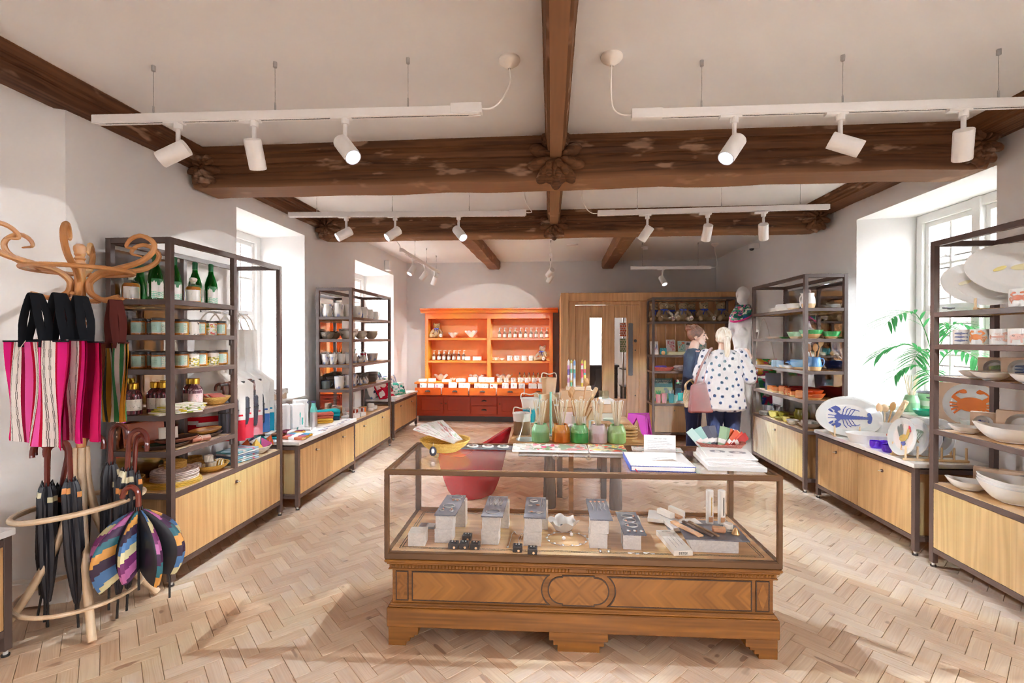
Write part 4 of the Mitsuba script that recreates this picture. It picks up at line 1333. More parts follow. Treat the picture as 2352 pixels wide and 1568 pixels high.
def put(parts, name, x, y, z, label, cat, group=None, rz=0, s=1.0, rx=0, ry=0):
 """a single thing from a list of parts"""
 M = M4(x, y, z, rz, s, rx, ry)
 if isinstance(parts, Proto):
  return parts.put(name, M, label, cat, group)
 if len(parts) == 1:
  return solo(name, parts[0][1], parts[0][2], label, cat, group, M=M)
 k = thing(name, label, cat, group)
 for p in parts:
  part(k, p[0], p[1], p[2], M=M)
 return k


def folded(w, d, th, c, pat=None, n=14):
 """a folded cloth: soft slab with a rounded fold along its front edge"""
 sec = []
 for a in lsp(90, 270, 7):
  sec.append((-d / 2 + th / 2 + th / 2 * cos(math.radians(a)), th / 2 + th / 2 * sin(math.radians(a))))
 sec += [(0, 0), (d / 2, 0.0), (d / 2, th * 0.45), (d / 2 - 0.003, th * 0.5), (d / 2, th * 0.55), (d / 2, th)]
 m = len(sec)
 sec = np.array(sec)
 V, F = [], []
 for i, x in enumerate(lsp(-w / 2, w / 2, n)):
  q = cst([np.full(m, x), sec[:, 0], sec[:, 1] + 0.0012 * np.sin(9 * sec[:, 0] / d + 5 * x / w + np.arange(m) * 0)])
  V.append(q)
 ii = np.arange(m)
 jj = (ii + 1) % m
 for k in range(n - 1):
  a, b = k * m, (k + 1) * m
  F += [np.stack([a + ii, b + ii, b + jj], 1), np.stack([a + ii, b + jj, a + jj], 1)]
 cap = np.array([(0, q, q + 1) for q in range(1, m - 1)])
 F = np.vstack(F + [cap, cap[:, ::-1] + (n - 1) * m])
 g = G(np.vstack(V), F, c)
 if pat:
  g = g.paint(lambda p: pat(p[:, 0] / w + 0.5, p[:, 1] / d + 0.5))
 return g


# ================================================================== LEFT: COAT STAND, BAGS, UMBRELLAS
CX_, CY_ = -2.50, 2.36
wd = '#b5763f'


def woody(p):
 n = meshkit.fbm(p * [16, 16, 5], 3, 2)
 return lin('#a5652f') * (1 - n[:, None]) + lin('#d39a62') * n[:, None]


k = thing('coat_stand', 'bentwood coat and umbrella stand with curled hooks and hanging bags', 'coat stand')
MC = M4(CX_, CY_, 0)
pole = LATHE([(0, 0.60), (0.02, 0.60), (0.021, 1.0), (0.022, 1.55), (0.027, 1.585), (0.021, 1.595), (0.029, 1.61), (0.022, 1.62), (0.024, 1.66), (0.024, 1.89), (0.025, 1.905), (0.019, 1.915), (0.026, 1.925), (0.018, 1.935), (0.025, 1.947), (0.023, 1.955), (0.028, 1.972), (0.026, 1.99), (0.014, 2.002), (0, 2.004)], 24, wd)
part(k, 'pole', pole.paint(woody), SA, M=MC, label='turned pole')
rz_ = [(.29, 2.01), (.238, 2.02), (.259, 2.06), (.308, 2.08), (.36, 2.06), (.381, 2.026), (.36, 1.98), (.297, 1.936), (.203, 1.907), (.104, 1.883), (.051, 1.842), (.042, 1.807), (.057, 1.766), (.12, 1.737), (.197, 1.757)]
cur = SPL([(r, 0, z - 0.03) for r, z in rz_], 84)
rad = np.interp(lsp(0, 1, len(cur)), [0, 0.1, 0.3, 0.5, 0.85, 0.97, 1], [0.004, 0.010, 0.013, 0.015, 0.014, 0.012, 0.009])
hook = TUBE(cur, rad, 10, wd)
for i in range(6):
 part(k, 'hook', hook.rot(180 + 8 + i * 60).paint(woody), SA, M=MC)
for z, r, q in ((1.862, 0.225, 0.012), (1.70, 0.075, 0.010)):
 part(k, 'ring', TUBE([(r * cos(a), r * sin(a), z) for a in lsp(0, 2 * pi, 49)[:-1]], q, 10, wd, True).paint(woody), SA, M=MC)
pal = lambda p: lin('#c4a27c') * (1 - meshkit.fbm(p * [20, 20, 6], 3, 5)[:, None]) + lin('#e6cdae') * meshkit.fbm(p * [20, 20, 6], 3, 5)[:, None]
part(k, 'umbrella_ring', TUBE([(0.265 * cos(a), 0.265 * sin(a), 0.615 + 0.03 * cos(a)) for a in lsp(0, 2 * pi, 49)[:-1]], 0.014, 10, wd, True).paint(pal), SA, M=MC, label='pale ring holding the umbrellas')
part(k, 'stretcher_ring', TUBE([(0.26 * cos(a), 0.26 * sin(a), 0.155) for a in lsp(0, 2 * pi, 49)[:-1]], 0.011, 10, wd, True).paint(pal), SA, M=MC, label='pale ring between the legs')
for i, a in enumerate((-45, 45, 135, 225)):
 lg = TUBE(SPL([(0.022, 0, 0.92), (0.03, 0, 0.70), (0.09, 0, 0.45), (0.21, 0, 0.20), (0.33, 0, 0.016)], 28), np.interp(lsp(0, 1, 29), [0, 0.3, 1], [0.014, 0.02, 0.019]), 12, wd)
 part(k, 'leg', lg.rot(a + 8).paint(pal), SA, M=MC)


def stripes(seq):
 """woven stripes across u; seq: (width, colour or (colour, colour) for a flecked one)"""
 e = np.cumsum([w for w, _ in seq])
 e = e / e[-1]
 A = np.array([lin(c if isinstance(c, str) else c[0]) for _, c in seq])
 Bc = np.array([lin(c if isinstance(c, str) else c[1]) for _, c in seq])

 def f(u, v):
  i = np.clip(np.searchsorted(e, u, 'right'), 0, len(e) - 1)
  alt = (np.floor(v * 90) + np.floor(u * 120)) % 2 > 0
  return np.where(alt[:, None], A[i], Bc[i])
 return f


PK, RD, WT, DP = '#d6247c', '#a3122c', ('#e9e4df', '#e2dcd6'), ('#d9d5d0', '#77706c')
pinkseq = [(1.1, PK), (0.5, RD), (0.25, WT), (0.35, DP), (0.7, WT), (0.25, DP), (0.3, WT), (0.5, '#7d1030'), (0.9, '#e0569f'), (0.35, RD), (0.3, WT), (0.35, DP), (0.3, WT), (0.35, RD), (0.8, '#e65aa6'), (0.35, RD), (0.25, WT), (0.4, DP), (0.4, WT), (0.3, DP), (0.4, WT), (0.3, RD), (1.2, PK), (0.4, '#b0164a')]
yelseq = [(0.8, '#c9922e'), (0.3, '#2a2a26'), (0.5, '#d9a23a'), (0.25, '#efe6d2'), (0.25, '#2a2a26'), (0.8, '#cf962f'), (0.3, '#efe6d2'), (0.45, '#3f8a55'), (0.5, '#e9e6df'), (0.4, '#3f8a55'), (0.35, '#e9e6df'), (0.8, '#c9922e')]
tealseq = [(1, '#15262c'), (0.5, '#1d5c78'), (0.3, '#c9a35a'), (0.4, '#e6e2da'), (1.2, '#0f4a66'), (0.5, '#22282c'), (0.4, '#7e4a30')]


def bag(w, h, seq, wave, strap, seed, sag=0.0, tagc=None, th=0.016, taper=0.0):
 def sheet(s):
  def f(u, v):
   x = (u - 0.5) * w * (1 + taper * (0.5 - v))
   wv = wave * (1 - 0.5 * v) * np.sin(4.6 * pi * u + 2.2 * (1 - v) + seed) + 0.4 * wave * np.sin(9 * u + 5 * v + seed)
   x = x + 0.05 * w * np.sin(2.3 * (1 - v) + 3 * u) * (1 - v) * 0.6
   z = v * h - sag * u * (1 - v)
   y = s * (0.004 + th / 2 * np.sin(pi * np.clip(u, 0.02, 0.98)) * (1 - v * 0.5)) + wv
   return cst([x, y, z])
  g = GRID(f, 110, 26, stripes(seq))
  return g if s < 0 else G(g.v, g.f[:, ::-1], g.c)
 parts = [('body', join([sheet(-1), sheet(1)]), CL)]
 for s in (-1, 1):
  o = 0.16 * w
  pts = SPL([(-o, s * 0.012, h - 0.03), (-o, s * 0.012, h + 0.01), (-o * 0.7, s * 0.02, h + 0.10), (-0.012, s * 0.012, h + 0.205), (0.012, s * 0.012, h + 0.205), (o * 0.8, s * 0.02, h + 0.10), (o, s * 0.012, h + 0.01), (o, s * 0.012, h - 0.03)], 30)
  parts.append(('strap', TUBE(pts, 0.018, 10, strap, flat=(0.16, 1.0)), CL))
 parts.append(('hem', join([B(-w / 2 * (1 - taper / 2), w / 2 * (1 - taper / 2), -0.010, 0.010, h - 0.006, h + 0.001, strap, 0.001)]), CL))
 if tagc:
  parts.append(('tag', join([B(-0.055, -0.035, -0.05, -0.0485, h - 0.15, h - 0.085, tagc, 0), TUBE([(-0.045, -0.05, h - 0.09), (-0.05, -0.03, h - 0.04), (-0.04, -0.012, h)], 0.0015, 6, '#d9cdb8')]), SA))
 return parts


bx, by = -2.33, 2.05
put(bag(0.36, 0.46, pinkseq, 0.016, '#15181c', 0.4, 0.04, '#e9e4da'), 'tote_bag', bx - 0.045, by - 0.02, 1.03, 'pink striped woven tote bag with paper tag, in front on the coat stand', 'bag', rz=-6)
put(bag(0.35, 0.46, pinkseq[::-1], 0.012, '#15181c', 1.4, 0.02), 'tote_bag', bx + 0.02, by + 0.03, 1.035, 'crimson edged striped tote bag hanging right behind the front pink one', 'bag', rz=-12)
put(bag(0.34, 0.45, [(1, '#a3123c'), (0.6, '#d6247c'), (0.3, WT), (1.2, '#b3164c'), (0.5, '#7d1030'), (0.8, '#c41f5c')], 0.012, '#15181c', 2.2, 0.02), 'tote_bag', bx + 0.075, by + 0.08, 1.035, 'mostly crimson tote bag behind the pink ones on the coat stand', 'bag', rz=-18)
put(bag(0.40, 0.45, tealseq, 0.014, '#3a1a1a', 0.9, 0.0), 'tote_bag', bx - 0.07, by + 0.13, 1.03, 'teal and black striped tote bag, rearmost, showing at the far left', 'bag', rz=4)
put(bag(0.26, 0.42, yelseq, 0.014, '#4a2420', 1.9, -0.02), 'tote_bag', -2.24, 2.30, 1.06, 'yellow and green striped tote bag with brown straps on the right of the coat stand', 'bag', rz=-25)


# umbrellas
def umbrella(seq, h=0.62, r=0.034, text=None, sleeve=False, seed=0):
 nt, nzr = 48, 22
 cs_ = [lin(c) for c in seq]

 def f(u, v):
  a = 2 * pi * u
  rr = (0.011 + (r - 0.011) * np.minimum(1, v * 2.6) ** 0.8) * (1 + 0.16 * np.sin(8 * a + 3 * v)) * np.where(v > 0.93, 1 - (v - 0.93) * 5, 1)
  return cst([rr * np.cos(a), rr * np.sin(a), 0.13 + h * v])

 def c(u, v):
  b = np.floor((v * 13 + 1.2 * u + seed) % len(cs_)).astype(int)
  o = np.array(cs_)[b]
  return np.where(((v > 0.80) & (np.sin(v * 190 + 7 * u) > 0.1))[:, None], o, lin('#17181d'))
 z1 = 0.13 + h
 hd = SPL([(0, 0, z1 - 0.01), (0, 0, z1 + 0.10), (0, 0, z1 + 0.165), (0.012, 0, z1 + 0.20), (0.045, 0, z1 + 0.218), (0.078, 0, z1 + 0.20), (0.09, 0, z1 + 0.165), (0.088, 0, z1 + 0.14)], 30)
 parts = [('canopy', GRID(f, nt, nzr, c), SA), ('tip', CYL((0, 0, 0.0), (0, 0, 0.15), 0.0055, n=8, c='#101012'), SA), ('handle', TUBE(hd, 0.0115, 10, '#5a241c'), GL),
    ('rib_tips', join([SPH(0.02 * cos(a), 0.02 * sin(a), z1 + 0.008 * (i % 2), 0.004, c='#18181a', sub=1, rz=0.012) for i, a in enumerate(lsp(0, 6.28, 9)[:-1])]), SA)]
 if text:
  t = TXT(text, 0.022, 0.001, '#e9e9ea', True)
  v = t.v - [t.v[:, 0].mean(), 0, 0]
  a = v[:, 1] / r * 0.9 - 0.25
  V = cst([np.sin(a) * (r * 1.18 + v[:, 2]), -np.cos(a) * (r * 1.18 + v[:, 2]), 0.13 + h * 0.52 + v[:, 0]])
  parts.append(('lettering', G(V, t.f, t.c), SA, 0))
 return parts


US = ['#17181d', '#2d7d8a', '#17181d', '#b45a8c', '#17181d', '#d98f4a', '#17181d', '#cfc8a6']
for (dx, dy, rx, ry, rz, hh, lab, txt) in [
  (-0.215, -0.04, 0, -9, 200, 0.58, 'black umbrella leaning out at the far left of the coat stand ring', None), (-0.15, -0.06, 0, -2, 172, 0.60, 'black wrapped umbrella second from the left in the coat stand', 'ER'),
  (-0.10, 0.06, 1, 0, 160, 0.66, 'black umbrella with the highest hook at the back left of the coat stand', None), (-0.045, 0.02, 0, 2, 20, 0.62, 'black umbrella at the back with its hook turned right', None),
  (-0.085, -0.10, 0, 0, 176, 0.60, 'black wrapped umbrella in front on the left of the coat stand ring', 'R E'), (0.075, -0.09, 0, 2, 215, 0.63, 'black umbrella in the middle of the ring with upside-down white letters', 'HERN'),
  (0.085, 0.07, 0, 1, 5, 0.67, 'black umbrella at the back right with its hook turned right', None), (0.20, 0.0, 0, 4, 10, 0.66, 'wrapped umbrella right of the ring with a tall hook', None), (0.19, 0.07, 0, 5, -15, 0.63, 'rearmost umbrella right of the ring beside the shelf unit', None)]:
 put(umbrella(US, hh, 0.036, txt, seed=len(lab) % 7), 'umbrella', CX_ + dx, CY_ + dy, 0.012, lab, 'umbrella', 'umbrellas in the coat stand', rz, 1.0, rx, ry)


# loose striped umbrella hooked on the ring
def loose():
 cs_ = [lin(c) for c in ('#b0649a', '#3a1a3c', '#1f5c66', '#d99a4a', '#2c1a30', '#4a78a8', '#cfc79a', '#6a2c5c')]

 def f(u, v):
  a = 2 * pi * u
  lobe = 0.5 + 0.5 * np.cos(8 * a)
  rr = 0.02 + (0.05 + 0.115 * lobe ** 0.8) * np.sin(np.pi * np.clip(v, 0, 1) * 0.72) ** 0.9
  z = -0.30 * v ** 1.1 - 0.05 * lobe * v * v + 0.03 * np.sin(3 * a) * v
  return cst([rr * np.cos(a) * 1.15, rr * np.sin(a), z])

 def c(u, v):
  b = np.floor((v * 7 + np.floor(u * 8 + 0.5) * 3 + 0.6 * np.sin(16 * pi * u)) % 8).astype(int)
  o = np.array(cs_)[b]
  return np.where((np.cos(16 * pi * u + 0.9 * np.sin(2 * pi * u)) < 0.3)[:, None], lin('#15161b'), o)
 hd = SPL([(0, 0, -0.02), (0, 0, 0.06), (-0.005, 0, 0.10), (-0.03, 0, 0.125), (-0.06, 0, 0.11), (-0.072, 0, 0.07)], 24)
 return [('canopy', GRID(f, 96, 48, c, 0.0015), SA), ('handle', TUBE(hd, 0.013, 10, '#6a2c20'), GL), ('shaft', CYL((0, 0, -0.42), (0, 0, 0), 0.006, n=8, c='#17171a'), SA),
   ('ribs', join([TUBE([(0.015 * cos(a), 0.015 * sin(a), 0.02), (0.03 * cos(a), 0.03 * sin(a), -0.06)], 0.004, 6, '#101012') for a in lsp(0, 6.28, 9)[:-1]]), SA),
   ('strap', TUBE([(0.12, 0.0, -0.28), (0.14, 0, -0.38), (0.14, 0, -0.48)], 0.005, 6, '#141416'), SA)]


put(loose(), 'umbrella', CX_ + 0.345, CY_ - 0.02, 0.60, 'loosely furled umbrella with purple, teal and orange stripes on the ring', 'umbrella', None, 20)

# ================================================================== UNIT A
bt, jb = bottle_green(), jar_buzz()
for i, (x, y) in enumerate([(-2.44, 2.78), (-2.44, 2.93), (-2.47, 3.15), (-2.42, 3.24)]):
 bt.put('green_bottle', M4(x, y, 1.737, face(x, y)), ['green glass bottle on the top shelf left of the steel post', 'green glass bottle on the top shelf just right of the steel post', 'green glass bottle behind the amber decanter', 'green glass bottle rightmost on the top shelf'][i], 'bottle', 'green bottles on the top shelf')
dec = lambda: Proto(('glass', LATHE([(0, 0), (0.045, 0), (0.047, 0.004), (0.047, 0.095), (0.04, 0.115), (0.018, 0.125), (0.016, 0.14)], 24), 'mat_clear_glass'), ('spirit', LATHE([(0, 0.004), (0.044, 0.004), (0.044, 0.095), (0.036, 0.108), (0, 0.109)], 22, '#c8701c'), GL),
     ('stopper', join([LATHE([(0, 0.128), (0.014, 0.13), (0.014, 0.14), (0.024, 0.15), (0.024, 0.165), (0.012, 0.17), (0, 0.17)], 16, '#e9e4dc')]), GL), ('label', arcsheet(0.0476, 0.012, 0.085, -55, 60, pattern('#f2efe8', ['#b9b3a6'], 30, 5, 0.3, 0.1), 24, 20), SA))
d_ = dec()
d_.put('honey_decanter', M4(-2.39, 3.03, 1.737, face(-2.39, 3.03)), 'amber honey decanter with glass stopper among the green bottles', 'bottle')
d_.put('honey_decanter', M4(-2.62, 2.80, 1.737, face(-2.6, 2.8)), 'amber honey decanter at the rear end of the top shelf by the coat stand', 'bottle')
P_an = tin(lambda u, v: np.where((nz(u, v * 0.5, 9, 4) > 0.62)[:, None], lin('#3a3836'), lin('#f4f2ee')))
P_fl = tin(pattern('#f6f3ea', ['#d8c23c', '#6f9a3c', '#d85a5a'], 9, 6, 0.40))
P_ye = tin(lambda u, v: np.where(((nz(u, v, 14, 3) > 0.46) & (v < 0.72))[:, None], np.where((nz(u, v, 24, 8) > 0.5)[:, None], lin('#e3c92c'), lin('#5c5a28')), lin('#f6f3ea')))
for si, (z, ys, kinds) in enumerate([(1.522, [2.76, 2.85, 2.94, 3.03, 3.10, 3.20], 'bbbabf'), (1.312, [2.76, 2.85, 2.94, 3.03, 3.11, 3.22], 'bbbyby')]):
 row_ = ['upper', 'lower'][si]
 for i, y in enumerate(ys):
  x = -2.40 - (0.05 if i % 2 and i < 3 else 0)
  kd = kinds[i]
  q = sum(1 for w_ in kinds[:i] if w_ == kd)
  lb = {'b': f'{ORD[q]} amber honey jar from the left in front on the {row_} jar shelf', 'a': 'white tin with grey animal drawings on the upper jar shelf', 'f': 'white tin with a bright flower print on the upper jar shelf', 'y': ORD[q] + ' white tin with yellow flower print on the lower jar shelf'}[kd]
  {'b': jb, 'a': P_an, 'f': P_fl, 'y': P_ye}[kd].put({'b': 'honey_jar'}.get(kd, 'printed_tin'), M4(x, y, z, face(x, y)), lb, 'jar' if kd == 'b' else 'tin', {'b': f'honey jars on the {row_} jar shelf', 'y': 'yellow flower tins on the lower jar shelf'}.get(kd))
 for i, y in enumerate((2.78, 2.90, 3.02)):               # the row behind
  jb.put('honey_jar', M4(-2.58, y + 0.03, z, face(-2.58, y)), f'{ORD[i]} amber honey jar from the left in the rear row of the {row_} jar shelf', 'jar', f'rear honey jars on the {row_} jar shelf')
jb.put('honey_jar', M4(-2.385, 3.285, 1.522, face(-2.4, 3.28)), 'amber honey jar at the right end of the upper jar shelf', 'jar')
jb.put('honey_jar', M4(-2.385, 3.30, 1.312, face(-2.4, 3.3)), 'amber honey jar at the right end of the lower jar shelf', 'jar', None)
pot = potion('#c9a040', '#2a1418', '#6a2c34')
pot2 = potion('#d8b04a', '#5b3440', '#c9a7ad', '#efc0c4', 0.195)
for i, (x, y) in enumerate([(-2.56, 2.75), (-2.50, 2.84), (-2.44, 2.84), (-2.53, 2.95), (-2.47, 3.10)]):
 pot.put('bath_salt_bottle', M4(x, y, 1.032, face(x, y)), ORD[i] + ' dark berry coloured bottle with gold cap from the left, grey label', 'bottle', 'berry bottles with gold caps')
pot2.put('bath_salt_bottle', M4(-2.40, 3.06, 1.032, face(-2.4, 3.0)), 'pale pink flower filled bottle with gold cap and red tag on the bottle shelf', 'bottle')
for i in range(5):
 solo('folded_towel', folded(0.24 - 0.012 * i, 0.16, 0.009, '#e6e2d4', pattern('#e6e2d4', ['#7a8a3c', '#c8b430'], 6, 3 + i, 0.36)), CL, 'cream towel with green print, ' + ORD[i] + ' from the bottom of its stack', 'towel', 'cream printed towels', M=M4(-2.35 + 0.004 * i, 2.83 + 0.012 * i, 1.033 + i * 0.0102, 62 + 5 * i))
ck = put([('bowl', weave(coilbowl(0.095, 0.055, '#c08a44', '#d9a860'), '#c08a44', '#dcb06a'), CL)], 'cork_bowl', -2.385, 3.235, 1.033, 'small cork bowl holding red packets', 'bowl')
for i in range(6):
 put([('packet', B(-0.055, 0.055, -0.004, 0.004, 0, 0.07, ['#c8442c', '#e9d9c4', '#b03020'][i % 3], 0.002), SA)], 'seed_packet', -2.41 + 0.012 * i, 3.22 + 0.006 * i, 1.062 + 0.004 * (i % 3), 'red and cream packet in the cork bowl', 'packet', 'packets in the cork bowl', 40 + 9 * i, 1, -62)


def tray(c0, c1, r=0.13, s=0.6):
 pr_ = [(0, 0.004), (0.7, 0.0), (0.9, 0.010), (1.0, 0.024), (0.985, 0.026), (0.88, 0.014), (0.68, 0.006), (0, 0.009)]
 return LATHE([(a * r, z) for a, z in pr_], 28, cols=[c0] * 4 + [c1] * 3).sc(1, s, 1)


for i, (x, y, z, c0, c1, lab) in enumerate([(-2.42, 2.84, 0.812, '#2a1c18', '#1d3a2c', 'dark green leather tray at the near end of the leather shelf'), (-2.40, 2.90, 0.838, '#6a3a2c', '#3a2620', 'brown leather tray stacked on the green one'), (-2.42, 3.17, 0.812, '#241a18', '#2c2220', 'black leather tray under the tan one'),
       (-2.42, 3.18, 0.838, '#a86a2c', '#c98038', 'tan leather tray on the black one')]):
 put([('tray', tray(c0, c1), SA)], 'leather_tray', x, y, z, lab, 'tray', None, 60 + 10 * i)
put([('tag', join([B(-0.05, 0.05, -0.001, 0.001, 0, 0.075, '#ece6da', 0), TUBE([(0, 0, 0.07), (0.01, 0.01, 0.11), (0.0, 0.012, 0.14)], 0.0014, 6, '#c9a878')]), SA)], 'paper_tag', -2.40, 2.83, 0.87, 'cream printed paper tag leaning on the leather trays', 'tag', None, 45, 1, -25)
put([('flap', B(-0.12, 0.12, -0.006, 0.006, 0, 0.15, '#9c4a1c', 0.004), SA), ('spine', B(-0.12, 0.12, -0.02, 0.006, 0, 0.02, '#8a4018', 0.004), SA)], 'leather_folder', -2.62, 2.90, 0.812, 'tan leather folder standing at the back of the leather shelf', 'folder', None, 70, 1, -8)
put([('roll', CYL((-0.06, 0, 0.02), (0.06, 0, 0.02), 0.019, n=16, c='#9a5a48'), SA), ('tie', TUBE([(0, 0.021 * cos(a), 0.02 + 0.021 * sin(a)) for a in lsp(0, 6.28, 13)[:-1]], 0.002, 6, '#d9c0a8', True), SA)], 'leather_roll', -2.335, 3.02, 0.812, 'rolled pinkish leather wrap on the leather shelf', 'leather roll', None, 70)

# base shelf: round mats, baskets, towels
for i in range(3):
 put([('mat', placemat(0.175 - 0.004 * i, '#b98a34', '#d3a64c'), CL)], 'placemat', -2.47, 2.93, 0.563 + 0.0085 * i, 'large round mustard placemat, ' + ORD[i] + ' from the bottom of the pile', 'placemat', 'mustard placemats')
for i in range(6):
 put([('mat', placemat(0.135 - 0.002 * (i % 3), '#b09a92', '#d9cbc4'), CL)], 'placemat', -2.46 + 0.003 * (i % 2), 2.95, 0.5886 + 0.0098 * i, 'round pinkish grey placemat, ' + ORD[i] + ' of six above the mustard ones', 'placemat', 'pinkish placemats', s=(1, 1, 1.2))
for i in range(5):
 put([('coaster', placemat(0.062, '#b98a44', '#d9ae62'), CL)], 'coaster', -2.48, 2.98, 0.648 + 0.0088 * i, 'small round straw coaster, ' + ORD[i] + ' of five on top of the placemats', 'coaster', 'straw coasters')
put([('basket', weave(coilbowl(0.125, 0.05, '#b8863a', '#d2a452'), '#b8863a', '#d6aa5a'), CL)], 'straw_basket', -2.42, 3.22, 0.563, 'shallow straw basket holding napkin rings', 'basket')
for i, (dx, dy, dz, c) in enumerate([(-0.05, -0.04, 0.016, '#c9bdb4'), (0.03, 0.0, 0.016, '#e0d6cc'), (-0.02, 0.05, 0.016, '#8a6a30'), (0.04, 0.065, 0.02, '#b98a3c'), (0.0, 0.01, 0.06, '#d9cfc4')]):
 rg_ = LATHE([(0.024, 0), (0.028, 0.004), (0.028, 0.044), (0.024, 0.048), (0.021, 0.044), (0.021, 0.004), (0.024, 0)], 18, c)
 put([('ring', weave(rg_, c, '#efe6da', 260), CL)], 'napkin_ring', -2.42 + dx, 3.20 + dy, 0.565 + dz, 'woven napkin ring lying in the straw basket', 'napkin ring', 'napkin rings in the basket', 40 * i)
for i, (x, y) in enumerate([(-2.62, 2.80), (-2.60, 3.08), (-2.62, 3.30)]):
 put([('basket', weave(coil([(0.0, 0.002), (0.06, 0.0), (0.068, 0.04), (0.066, 0.07), (0.06, 0.07), (0.056, 0.01), (0, 0.01)], 26, '#8a5a28', '#b98844', 14), '#8a6030', '#c09048'), CL)], 'straw_basket', x, y, 0.563,
  ['round brown straw basket at the near back corner of the base shelf', 'round brown straw basket behind the placemats', 'round brown straw basket behind the napkin rings'][i], 'basket')
for i in range(6):
 solo('folded_towel', folded(0.24, 0.17, 0.013, ['#4f8fa6', '#cfd8de', '#5b9bb0', '#6f86a8', '#d9dfe2', '#6aa7ba'][i], stripes([(1, '#5a9fb4'), (0.3, '#dfe6e8'), (1, '#6fb0c2'), (0.2, '#c23a5a'), (0.6, '#88a8c0')]) if i in (0, 2, 5) else None), CL,
   'blue towel, ' + ORD[i] + ' from the bottom of the stack on the far base shelf', 'towel', 'blue striped towels', M=M4(-2.40, 3.50, 0.564 + 0.0145 * i, 78 + 3 * (i % 3)))
put([('bowl', weave(coilbowl(0.12, 0.06, '#c9bfb2', '#e6ded2'), '#cfc5b8', '#ebe4da'), CL)], 'rope_bowl', -2.41, 3.74, 0.563, 'pale rope bowl filled with coloured fabric pyramids', 'bowl')
for i, (dx, dy, dz, c) in enumerate([(-0.05, -0.05, 0.03, '#b04a2c'), (0.04, -0.06, 0.035, '#d9a23c'), (0.0, 0.02, 0.05, '#f0eee8'), (0.05, 0.03, 0.035, '#7a3050'), (-0.06, 0.05, 0.035, '#8f8fc0'), (0.02, 0.08, 0.035, '#1f7a7a'), (0.055, 0.09, 0.04, '#c8502c')]):
 s = 0.055
 py = HULL([(s, 0, -s * 0.4), (-s * 0.6, s * 0.9, -s * 0.4), (-s * 0.6, -s * 0.9, -s * 0.4), (0, 0, s)], c)
 put([('pyramid', py, CL)], 'fabric_pyramid', -2.41 + dx, 3.74 + dy, 0.60 + dz, ['rust', 'mustard', 'white', 'plum', 'lilac', 'teal', 'orange'][i] + ' fabric pyramid heaped in the rope bowl', 'pyramid', None, 50 * i, 1, 25 * (i % 3) - 20)

# far bay: hanging rail with aprons, umbrellas on a lower rail
put([('rail', join([TUBE([(-2.56, 3.32, 1.70), (-2.56, 3.86, 1.70)], 0.008, 8, '#8a8a8c'), TUBE([(-2.42, 3.33, 1.155), (-2.42, 3.87, 1.155)], 0.009, 8, '#1d1b1a')]), SA)], 'hanging_rail', 0, 0, 0, 'dark rails across the far bay of the bottle shelf unit', 'rail')


def apron(c, c2, seed):
 def f(u, v):
  wv = np.where(v > 0.62, 0.10 + 0.02 * (1 - v), 0.10 + 0.13 * np.clip((0.62 - v) / 0.12, 0, 1))
  x = (u - 0.5) * 2 * wv
  return cst([x, 0.018 * np.sin(12 * u + seed + 3 * v) * (1.1 - v), -0.86 + 0.86 * v])

 def col(u, v):
  o = np.tile(lin(c), (len(u), 1))
  o[v < 0.24] = lin(c2)
  o[(v < 0.24) & (np.abs(v - 0.17 - 0.04 * (u - 0.5) ** 2 * 4) < 0.018)] = lin('#f3f1ee')
  return o
 return [('cloth', GRID(f, 30, 60, col, 0.002), CL), ('neck_strap', TUBE(SPL([(-0.09, 0, -0.005), (-0.05, 0, 0.09), (0, 0, 0.13), (0.05, 0, 0.09), (0.09, 0, -0.005)], 16), 0.006, 6, '#ece8e2', flat=(0.3, 1)), CL)]


for i, (y, c2, lab) in enumerate([(3.42, '#c8202c', 'white apron with a red pocket band, nearest of the hanging aprons'), (3.52, '#d0303c', 'white apron with a red pocket band, second of the hanging aprons'), (3.64, '#cf6a74', 'white apron with a faded red pocket band, third of the hanging aprons'), (3.74, '#3a62b4', 'white apron with a blue pocket band'),
       (3.81, '#1f86b8', 'white apron with a bright light blue pocket band, farthest of the hanging aprons')]):
 put(apron('#f0efec', c2, i), 'apron', -2.56, y, 1.572, lab, 'apron', None, 28)


def folder_umb():
 hd = SPL([(0, 0, 0.27), (0, 0, 0.33), (0.012, 0, 0.362), (0.038, 0, 0.372), (0.06, 0, 0.355), (0.066, 0, 0.32)], 22)
 return Proto(('canopy', LATHE([(0, 0), (0.026, 0.002), (0.032, 0.02), (0.036, 0.14), (0.033, 0.235), (0.024, 0.25), (0, 0.25)], 18, '#191b22').paint(lambda p: lin('#191b22') * (0.75 + 0.6 * meshkit.fbm(p * [60, 60, 14], 2, 1)[:, None])), SA), ('stem', CYL((0, 0, 0.245), (0, 0, 0.29), 0.014, n=10, c='#121214'), SA),
     ('handle', TUBE(hd, 0.0105, 10, '#4a2a22'), GL), ('strap', TUBE([(0.037 * cos(a), 0.037 * sin(a), 0.16) for a in lsp(0, 6.28, 17)[:-1]], 0.004, 6, '#0d0d10', True), SA))


fu = folder_umb()
for i in range(10):
 y = 3.37 + 0.05 * i
 fu.put('folding_umbrella', M4(-2.42, y, 1.155 - 0.365, 90 + 14 * sin(3 * i) + 90, 1.0, 0, 3 * sin(5 * i)), ORD[i] + ' short black folding umbrella from the near end of the lower rail', 'umbrella', 'folding umbrellas on the rail')
# ================================================================== UNIT C, BENCHES B AND D, DRESSER GOODS
CREAM = '#efece6'
blue = lambda seed, cov=0.3, b='#f1efeb': pattern(b, ['#8d9cc6', '#5f74b0'], 3.2, seed, cov)


